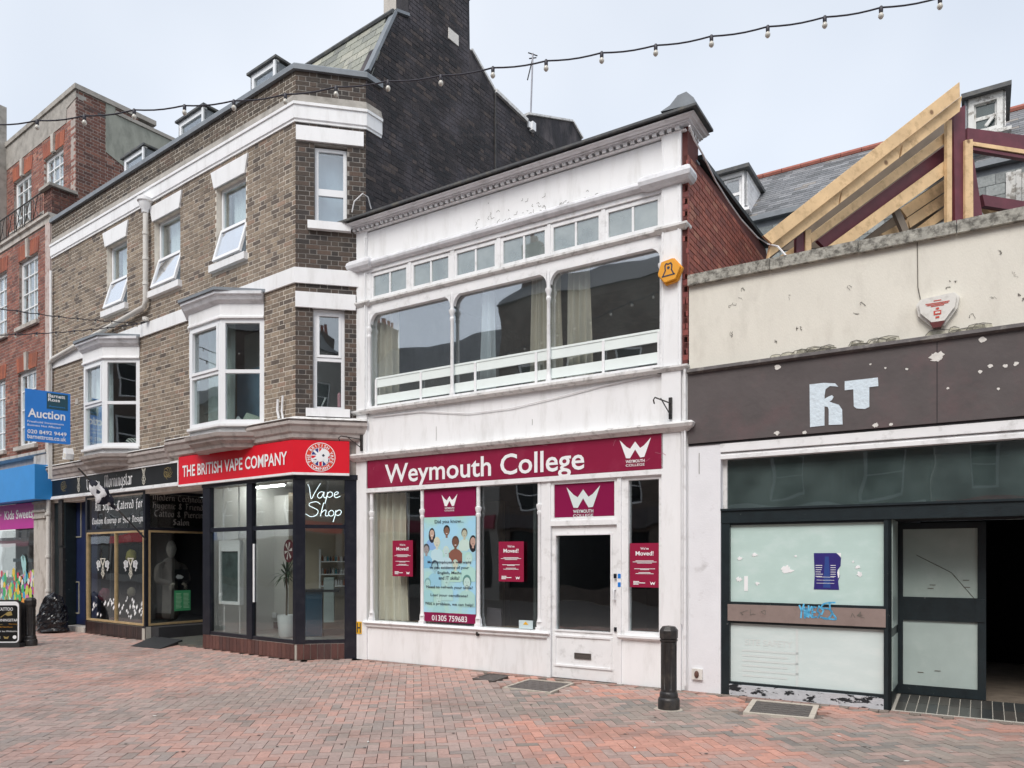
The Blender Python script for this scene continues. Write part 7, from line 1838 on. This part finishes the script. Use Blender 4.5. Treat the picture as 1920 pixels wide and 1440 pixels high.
# --- sweet shop front
sf0, sf1 = uL0, L2.u(78,.35)
t = thing('shop_sign', L2.P(-2,.3,2.6), 'bright blue boxed blind housing above the sweet shop', 'sign')
zb1_, zb0_ = L2.z(60,871,.4), L2.z(60,936,.4)
MB().box(L2, uL0, L2.u(65,.42), .0,.42, zb0_, zb1_).build('box', m_cyan, t)
t = thing('shop_sign', L2.P(-2,.1,2.2), 'magenta fascia reading Kids Sweets at the far left', 'sign')
zp1_, zp0_ = zb0_-.02, L2.z(60,990,.1)
uS1 = L2.u(65,.1)
MB().box(L2, uL0, uS1, .0,.1, zp0_, zp1_).build('board', m_pink, t)
text('Kids Sweets', L2, L2.u(9,.1), L2.u(62,.1), L2.z(35,973,.1), L2.z(35,956,.1), .106, m_txt, t, off=.02); disc(L2, L2.u(2,.1), L2.z(2,966,.1), .025, .106).build('dot', m_txt, t)
MB().box(L2, uS1+.0, -.02, -.2,.12, 0, z_bc-.07).build('pilaster', m_stone, LB, label='streaked stone pilaster beside the sweet shop')
for z in (2.95, 2.75, 2.6): MB().box(L2, uS1+.0, -.0, .0,.16, z, z+.05).build('moulding', m_stone, LB)
gzt = zp0_-.02
MB().box(L2, uL0, uS1, -.05,-.043, .3, gzt).build('pane', g_shop, LB); MB().box(L2, uL0, uS1, -.1,.0, 0,.3).build('stall_riser', m_concrete, LB)
MB().box(L2, uL0, uS1, -1.5,-1.4, 0, 3).build('interior_wall', m_room, LB); MB().box(L2, uL0, uS1, -.9,-.8, 1.55, 1.65).build('shelf', M('teal_shelf', (.03,.09,.12), .6), LB)
MB().box(L2, uL0, uS1, -.4,-.3, 2.05, 2.2).build('blind_box', m_room, LB)
# vinyl of bright sweets
t = thing('window_vinyl', L2.P(-1.5,-.03,.3), 'colourful sweet jar and ice cream graphics covering the sweet shop window', 'window sticker')
mb = MB(); random.seed(77); pc = [(.05,.45,.15),(.02,.35,.65),(.6,.05,.1),(.75,.55,.05),(.35,.1,.5),(.7,.2,.4),(.8,.35,.05),(.1,.5,.5),(.75,.75,.7),(.5,.65,.1)]
for k in range(170):
    uu = random.uniform(-3.2, uS1-.1); z_ = random.uniform(.35, 1.3)
    r = random.uniform(.05,.12)*(1.3-z_*.4); mb.cc = random.choice(pc); n_ = random.choice((4,6,8)); ph = random.random()
    mb.polyq(L2, [(uu+r*cos(ph+2*pi*i/n_), z_+r*1.3*sin(ph+2*pi*i/n_)) for i in range(n_)], -.035+k*.00004)
mb.build('print', M('vinyl_print', 'tint', .35, 0), t, kind='stuff')
for u_, z_, s_ in ((L2.u(42), 1.45, 1),):
    for pts, c in (([(-.17,.25),(-.05,.33),(.12,.28),(.2,.1),(.16,-.45),(.08,-.5),(.1,-.1),(.0,-.25),(-.05,-.05),(-.1,.0)],(.35,.62,.62)),([(-.13,.2),(0,.27),(.12,.2),(.12,.02),(.0,-.15),(-.08,.0)],(.55,.50,.05)),([(-.09,.3),(0,.36),(.09,.3),(.02,.12)],(.02,.02,.03))):
        m = MB(); m.cc = c; m.polyq(L2, [(u_+x*.9, z_+z*.9) for x, z in pts], -.02+.002*(c[0] < .5)); m.build('print', bpy.data.materials['vinyl_print'], t)
# roof of the red building
MB().box(L2, uL0, 0, -4.8, SB-.3, zg-.5, zg-.4).build('roof', m_lead_d, LB)

# ================================================================== STREET THINGS
def bollard(px, py, lab):
    c = gpt(px, py)
    t = thing('bollard', c, lab, 'bollard', 'black cast iron bollards')
    m = MB(); m.lathe(c, [(.118,0),(.118,.10),(.108,.125),(.100,.13),(.100,.165),(.092,.19),(.086,.195)], 28); m.build('base', m_iron, t, smooth=True)
    m = MB(); b0_ = len(m.v); k = 64; prof_ = [(.195,1),(.72,1),(.73,.0)]
    rings = [(.195,0),(.215,0),(.225,1),(.70,1),(.715,0),(.735,0)]
    for z, fl in rings:
        for j in range(k):
            a = 2*pi*j/k; g_ = (j % 8) in (0,1); r = .086-(.010 if g_ and fl else 0); m.v.append((c.x+r*cos(a), c.y+r*sin(a), z))
    for i in range(len(rings)-1):
        for j in range(k): m.face([i*k+j, i*k+(j+1)%k, (i+1)*k+(j+1)%k, (i+1)*k+j])
    m.build('shaft', m_iron, t, smooth=True)
    m = MB(); m.lathe(c, [(.086,.735),(.098,.745),(.100,.76),(.088,.765),(.100,.775),(.102,.86),(.094,.875),(.070,.905),(.0,.915)], 8, cap=False); m.build('cap', m_iron, t)
    m = MB(); m.slab([(c.x+.15*cos(k_*pi/8)*random.uniform(.9,1.15), c.y+.15*sin(k_*pi/8)*random.uniform(.9,1.15)) for k_ in range(16)], -.02, .003); m.build('mortar_collar', m_cfr, t)
bollard(1254, 1329, 'fluted black bollard in front of the white building'); bollard(57, 1211, 'fluted black bollard beside the tattoo pavement board')
# pavement board
c = gpt(10, 1214); FB = Face((c.x-.30, c.y), (1, .06))
t = thing('pavement_board', FB.P(.3,0,0), 'black pavement board advertising tattoos in a white edged frame', 'signboard')
wB, hB = .56, .88
rc_ = lambda x0,x1,z0,z1,r,n=6: [(cx+r*cos(a0+i*pi/2/n), cz+r*sin(a0+i*pi/2/n)) for cx,cz,a0 in ((x1-r,z1-r,0),(x0+r,z1-r,pi/2),(x0+r,z0+r,pi),(x1-r,z0+r,3*pi/2)) for i in range(n+1)]
MB().prism(FB, rc_(0,wB,.06,hB,.08), -.03,.0).build('rim', m_iron, t); MB().prism(FB, rc_(.025,wB-.025,.085,hB-.03,.07), -.02,.004).build('white_edge', m_txt, t)
MB().prism(FB, rc_(.05,wB-.05,.11,hB-.10,.05), -.01,.007).build('panel', m_signblk, t)
MB().box(FB, -.02,wB+.02,-.20,.07,.0,.07).build('base', m_rubber, t)
FBb = Face(FB.q(0,-.14), FB.d); MB().prism(FBb, rc_(0,wB,.06,hB-.05,.08), -.03,.0).build('rear_leaf', m_iron, t)
text('TATTOO', FB, .17,.43,.68,.74,.010, m_txt, t, off=.01); text('MORNINGSTAR', FB, .09,.52,.48,.53,.010, m_txt, t, off=.008)
text('Custom', FB, .11,.25,.42,.44,.010, m_gold, t); text('Piercing', FB, .36,.5,.42,.44,.010, m_orange, t); text('Gift Vouchers', FB, .16,.42,.37,.39,.010, m_orange, t); text('Walk ins Welcome', FB, .10,.52,.285,.315,.010, m_txt, t)
m = MB(); m.polyq(FB, [(.2,.56),(.26,.6),(.34,.66),(.40,.67),(.42,.6),(.34,.58),(.29,.61),(.22,.555)], .010); m.build('machine_emblem', m_gold, t)
MB().quad(FB,.09,.20,.16,.21,.010).build('card_emblem', m_txt, t); disc(FB,.46,.19,.035,.010,16).build('badge', m_txt, t); MB().polyq(FB, [(.26,.21),(.31,.19),(.36,.21),(.34,.16),(.28,.16)], .010).build('skull_emblem', m_gold, t)
# bin bag
c = gpt(97, 1186); m = MB()
def bag(q):
    n1 = noise.noise(q*1.5+Vector((4,0,0))); f = 1+.22*n1-.20*abs(noise.noise(q*2.6+Vector((0,7,0))))+.10*abs(noise.noise(q*6))
    z = q.z; h = (z+1)/2
    k = (1.05-.55*h**1.4)/max(.25, math.sqrt(max(1e-3, 1-z*z)))*min(1, (1-h)*7+.12)*min(1, h*14+.3)
    return Vector((q.x*f*k+.12*h, q.y*f*k, z*1.0+.06*noise.noise(q*3)))
m.ball(c+Vector((0,0,.44)), .33,.27,.45, 48, 36, fn=bag)
m.build('bin_bag', m_plastic, None, smooth=False, label='crumpled black bin bag slumped by the dark doorway', cat='bin bag', loc=c)
# auction board
Ya = 15.4; a0, a1 = ray(47,728,Ya), ray(132,738,Ya+.55); bz = ray(47,826,Ya).z
FA = face_pts(a0.xy, a1.xy); wA = (a1.xy-a0.xy).length
t = thing('auction_board', FA.P(wA/2,0,bz), 'blue auction board on a white post against the red brick building', 'sign')
zA0, zA1 = bz, a0.z
MB().box(FA, 0, wA, -.03,.0, zA0, zA1).build('board', m_blue, t)
MB().box(FA, wA*.47, wA*.94, .0,.004, zA1-(zA1-zA0)*.34, zA1-.03).build('patch', m_tealp, t)
hA = zA1-zA0
def at_(s, x0, x1, y0, y1, mt_=m_txt, off=.01, **k): text(s, FA, wA*x0, wA*x1, zA0+hA*y0, zA0+hA*y1, .007, mt_, t, off=off, **k)
at_('Barnett', .50,.88,.885,.955, off=.015); at_('Ross', .50,.76,.81,.875, off=.015); at_('Auctioneers', .52,.88,.70,.73, m_cyan, 0)
at_('Auction', .06,.88,.46,.63, off=.02); at_('Freehold Investment', .05,.85,.36,.40, off=.004); at_('Business Not Affected', .05,.77,.29,.33, off=.004)
at_('020 8492 9449', .05,.91,.15,.225, off=.012); at_('barnettross.co.uk', .05,.90,.05,.135, off=.012)
MB().box(FA, wA*.52, wA*.60, -.10,-.03, zA0-.75, zA1-.1).build('post', m_pipe, t)
# white security light under the board
uu, zz_ = V.uz(126,852,.1); t = thing('wall_light', V.P(uu,0,zz_-.1), 'pale wedge shaped wall lamp below the blue auction board', 'lamp')
MB().prism(V, [(uu-.1,zz_-.1),(uu+.06,zz_-.12),(uu+.12,zz_-.0),(uu+.05,zz_+.14),(uu-.05,zz_+.14)], .0,.16).build('housing', m_upvc, t); MB().prism(V, [(uu-.06,zz_-.07),(uu+.04,zz_-.09),(uu+.08,zz_-.0),(uu-.03,zz_+.03)], .16,.165).build('lens', m_cream, t)
# small white pipes on the corner above the red sign
m = MB(); m.tube([V.P(V.u(528),.05,V.z(528,786)),V.P(V.u(525),.05,V.z(525,770)),V.P(V.u(526),.05,V.z(526,750))], .022, 8); m.tube([V.P(V.u(537),.06,V.z(537,790)),V.P(V.u(534),.06,V.z(534,772)),V.P(V.u(536),.06,V.z(536,743))], .018, 8)
m.build('pipe_stub', m_trim, YB, smooth=True)
MB().box(V, V.u(142), V.u(147), -.01,.012, V.z(145,758), V.z(145,748)).build('air_vent', m_stone, YB)
# flag on a pole
pA_, pB_ = V.P(V.u(279),.05,V.z(279,1012)), V.P(V.u(150,1.3),1.3,V.z(148,878,1.3))
pB_ = ray(147, 878, 14.3)
t = thing('furled_flag', pA_, 'black and white flag furled round a slanting pole in front of the tattoo sign', 'flag')
MB().tube([pA_, pB_], .016, 8).build('pole', m_iron, t)
mf = M('flag_cloth', (.5,.5,.5), .85, 0); n_ = mf.node_tree; vo = n_.nodes.new('ShaderNodeTexVoronoi'); vo.inputs['Scale'].default_value = 7; g_ = n_.nodes.new('ShaderNodeNewGeometry'); rp = n_.nodes.new('ShaderNodeValToRGB'); rp.color_ramp.interpolation = 'CONSTANT'
rp.color_ramp.elements[0].color = (.68,.68,.70,1); rp.color_ramp.elements[1].color = (.015,.016,.03,1); rp.color_ramp.elements[1].position = .45
sp = n_.nodes.new('ShaderNodeSeparateColor'); n_.links.new(g_.outputs['Position'], vo.inputs['Vector']); n_.links.new(vo.outputs['Color'], sp.inputs[0]); n_.links.new(sp.outputs[0], rp.inputs[0]); n_.links.new(rp.outputs[0], n_.nodes['Principled BSDF'].inputs['Base Color'])
m = MB(); d_ = (pB_-pA_); nseg, kk = 22, 14
for i in range(nseg+1):
    s = .42+.42*i/nseg; ctr = pA_+d_*s+Vector((0,0,-.05*sin(pi*i/nseg))); e_ = i/nseg; rr = .025+.10*sin(pi*min(1,(1-e_)*1.25+.02))**.8*(1 if e_ < .95 else .4)
    x_ = d_.normalized().cross(Vector((0,0,1))).normalized(); y_ = x_.cross(d_.normalized())
    for j in range(kk):
        a = 2*pi*j/kk; r2 = rr*(1+.35*sin(a*4+i*.25)+.2*sin(i*.9+a)); m.v.append(tuple(ctr+x_*cos(a)*r2*.7+y_*sin(a)*r2))
for i in range(nseg):
    for j in range(kk): m.face([i*kk+j, i*kk+(j+1)%kk, (i+1)*kk+(j+1)%kk, (i+1)*kk+j])
m.build('cloth', mf, t, smooth=True)

# ------------------------------------------------------------------ festoon lights
def festoon(pts, r, label, drop=.078, br=.024, nm='festoon_lights', bulbs=None):
    t = thing(nm, pts[0], label, 'string lights')
    m = MB(); path = []
    for i in range(len(pts)-1):
        a, b = pts[i], pts[i+1]
        for k in range(5): s = k/5; path.append(a.lerp(b, s)+Vector((0,0,-.018*sin(pi*s)*(b-a).length/.5)))
    path.append(pts[-1]); m.tube(path, r, 6)
    m.build('cable', m_cable, t)
    for p in pts:
        dx = random.uniform(-.08,.08)*drop
        MB().lathe(p+Vector((dx,0,0)), [(br*.6,-drop*.62),(br*.72,-drop*.55),(br*.75,-drop*.1),(br*.5,.01)], 10).build('socket', m_cable, t, smooth=True)
        b_ = MB(); b_.lathe(p+Vector((dx,0,0)), [(.0,-drop*.6-br*2.3),(br*.55,-drop*.6-br*2.1),(br*.95,-drop*.6-br*1.5),(br*1.0,-drop*.6-br*1.0),(br*.7,-drop*.6-br*.3),(br*.5,-drop*.6)], 12, cap=False); b_.build('bulb', m_bulb, t, smooth=True)
BP = [(-108,240),(-19,233),(70,226),(158,217),(252,206),(345,198),(438,189),(535,177),(630,163),(727,152),(826,142),(924,127),(1025,114),(1128,99),(1230,85),(1333,68),(1439,50),(1547,32),(1652,14),(1762,-4),(1875,-24),(1990,-46)]
pts = []
for i, (px, py) in enumerate(BP):
    Yb = 8.1-(px/1762)*1.65
    pts.append(ray(px, py, Yb))
festoon(pts, .0075, 'long festoon of opal bulbs strung across the street overhead')
e_ = V.P(V.u(266,.02),.02,V.z(266,605,.02))
def lerp_pts(a, b, n, sag): return [a.lerp(b,i/n)+Vector((0,0,-sag*sin(pi*i/n))) for i in range(n+1)]
festoon(lerp_pts(ray(-60,568,11.0), e_, 9, .05), .009, 'upper small festoon ending at the left bay window', .05, .016); festoon(lerp_pts(ray(-60,628,11.0), e_+Vector((-.05,-.1,-.05)), 9, .05), .009, 'lower small festoon ending at the left bay window', .05, .016)
MB().tube([e_, V.P(V.u(282),.02,V.z(282,603))], .02, 6).build('cable_anchor', m_iron, YB)

# ================================================================== TERRACE ACROSS THE STREET (mirrored in the glass)
OF = Face(W.q(24, 16.5), (-W.d.x, -W.d.y))    # faces the white building
m_opw = M('opposite_brick', (.13,.10,.085), .9, .25, 3); m_ops = M('opposite_pale_render', (.30,.28,.26), .9, .1, 2); m_opr = M('opposite_roof', (.075,.078,.088), .7, .2, 3)
x = 0; specs = [(9,9.2,2.0),(7.5,11.0,1.8),(8.5,10.2,2.4),(7,12.0,1.8),(9,9.8,2.2),(8,10.8,2.0),(10,10.6,2.0),(9,11.2,2.0),(9,9.6,2.2),(9,11.6,1.8),(10,10.4,2.0),(10,11.0,2.0)]
for i, (wd, h, rh) in enumerate(specs):
    mt_ = (m_opw, m_ops, m_opw, m_opw, m_ops, m_opw, m_opw)[i%7]
    lab = 'terrace house mirrored in the shop glass, %s' % ('dark brick at its right end','tall pale rendered','dark brick with a steep roof','tallest dark brick','low pale rendered','dark brick with paired chimneys','broad dark brick','eighth along the row, dark brick','ninth along the row, low and wide','tenth along the row, tall brick','eleventh along the row','last along the row down the street')[i]
    t = thing('terrace_house', OF.P(x+wd/2,0,0), lab, 'house', 'terrace across the street')
    hs = []
    for fl in range(3):
        for k in range(3): a = x+.9+k*(wd-1.8-1.0)/2; hs.append((a, a+1.0, 3.6+fl*2.2, 5.1+fl*2.2))
    hs = [q for q in hs if q[3] < h-.3]
    wall_slab(OF, x, x+wd-.02, 0, h, hs+[(x+.4,x+wd-.4,.5,2.7)], -.3, 0).build('wall', mt_, t)
    for q in hs: window(OF, *q, -.1, t, fw=.07, zb=((q[2]+q[3])/2,), mat=m_trim, gm=m_signblk)
    MB().box(OF, x+.4, x+wd-.4, -.15,-.1, .5, 2.7).build('shop_window', m_signblk, t); MB().box(OF, x+.1, x+wd-.1, 0,.1, 2.8, 3.4).build('fascia', (m_blue,m_red,m_white,m_brown,m_maroon,m_navy,m_white)[i%7], t)
    m = MB(); m.hexa([OF.P(x,.1,h),OF.P(x+wd,.1,h),OF.P(x+wd,-6,h),OF.P(x,-6,h),OF.P(x,-2.6,h+rh),OF.P(x+wd,-2.6,h+rh),OF.P(x+wd,-3.2,h+rh),OF.P(x,-3.2,h+rh)]); m.build('roof', m_opr, t)
    c_ = MB(); c_.box(OF, x+wd-.9, x+wd+.0, -3.2,-1.6, h, h+rh+1.1); c_.build('chimney', m_opw, t)
    for k in range(4): MB().lathe(OF.P(x+wd-.45,-1.8-.38*k,h+rh+1.1), [(.12,0),(.10,.4),(.13,.42)], 8).build('chimney_pot', m_ridge, t)
    x += wd
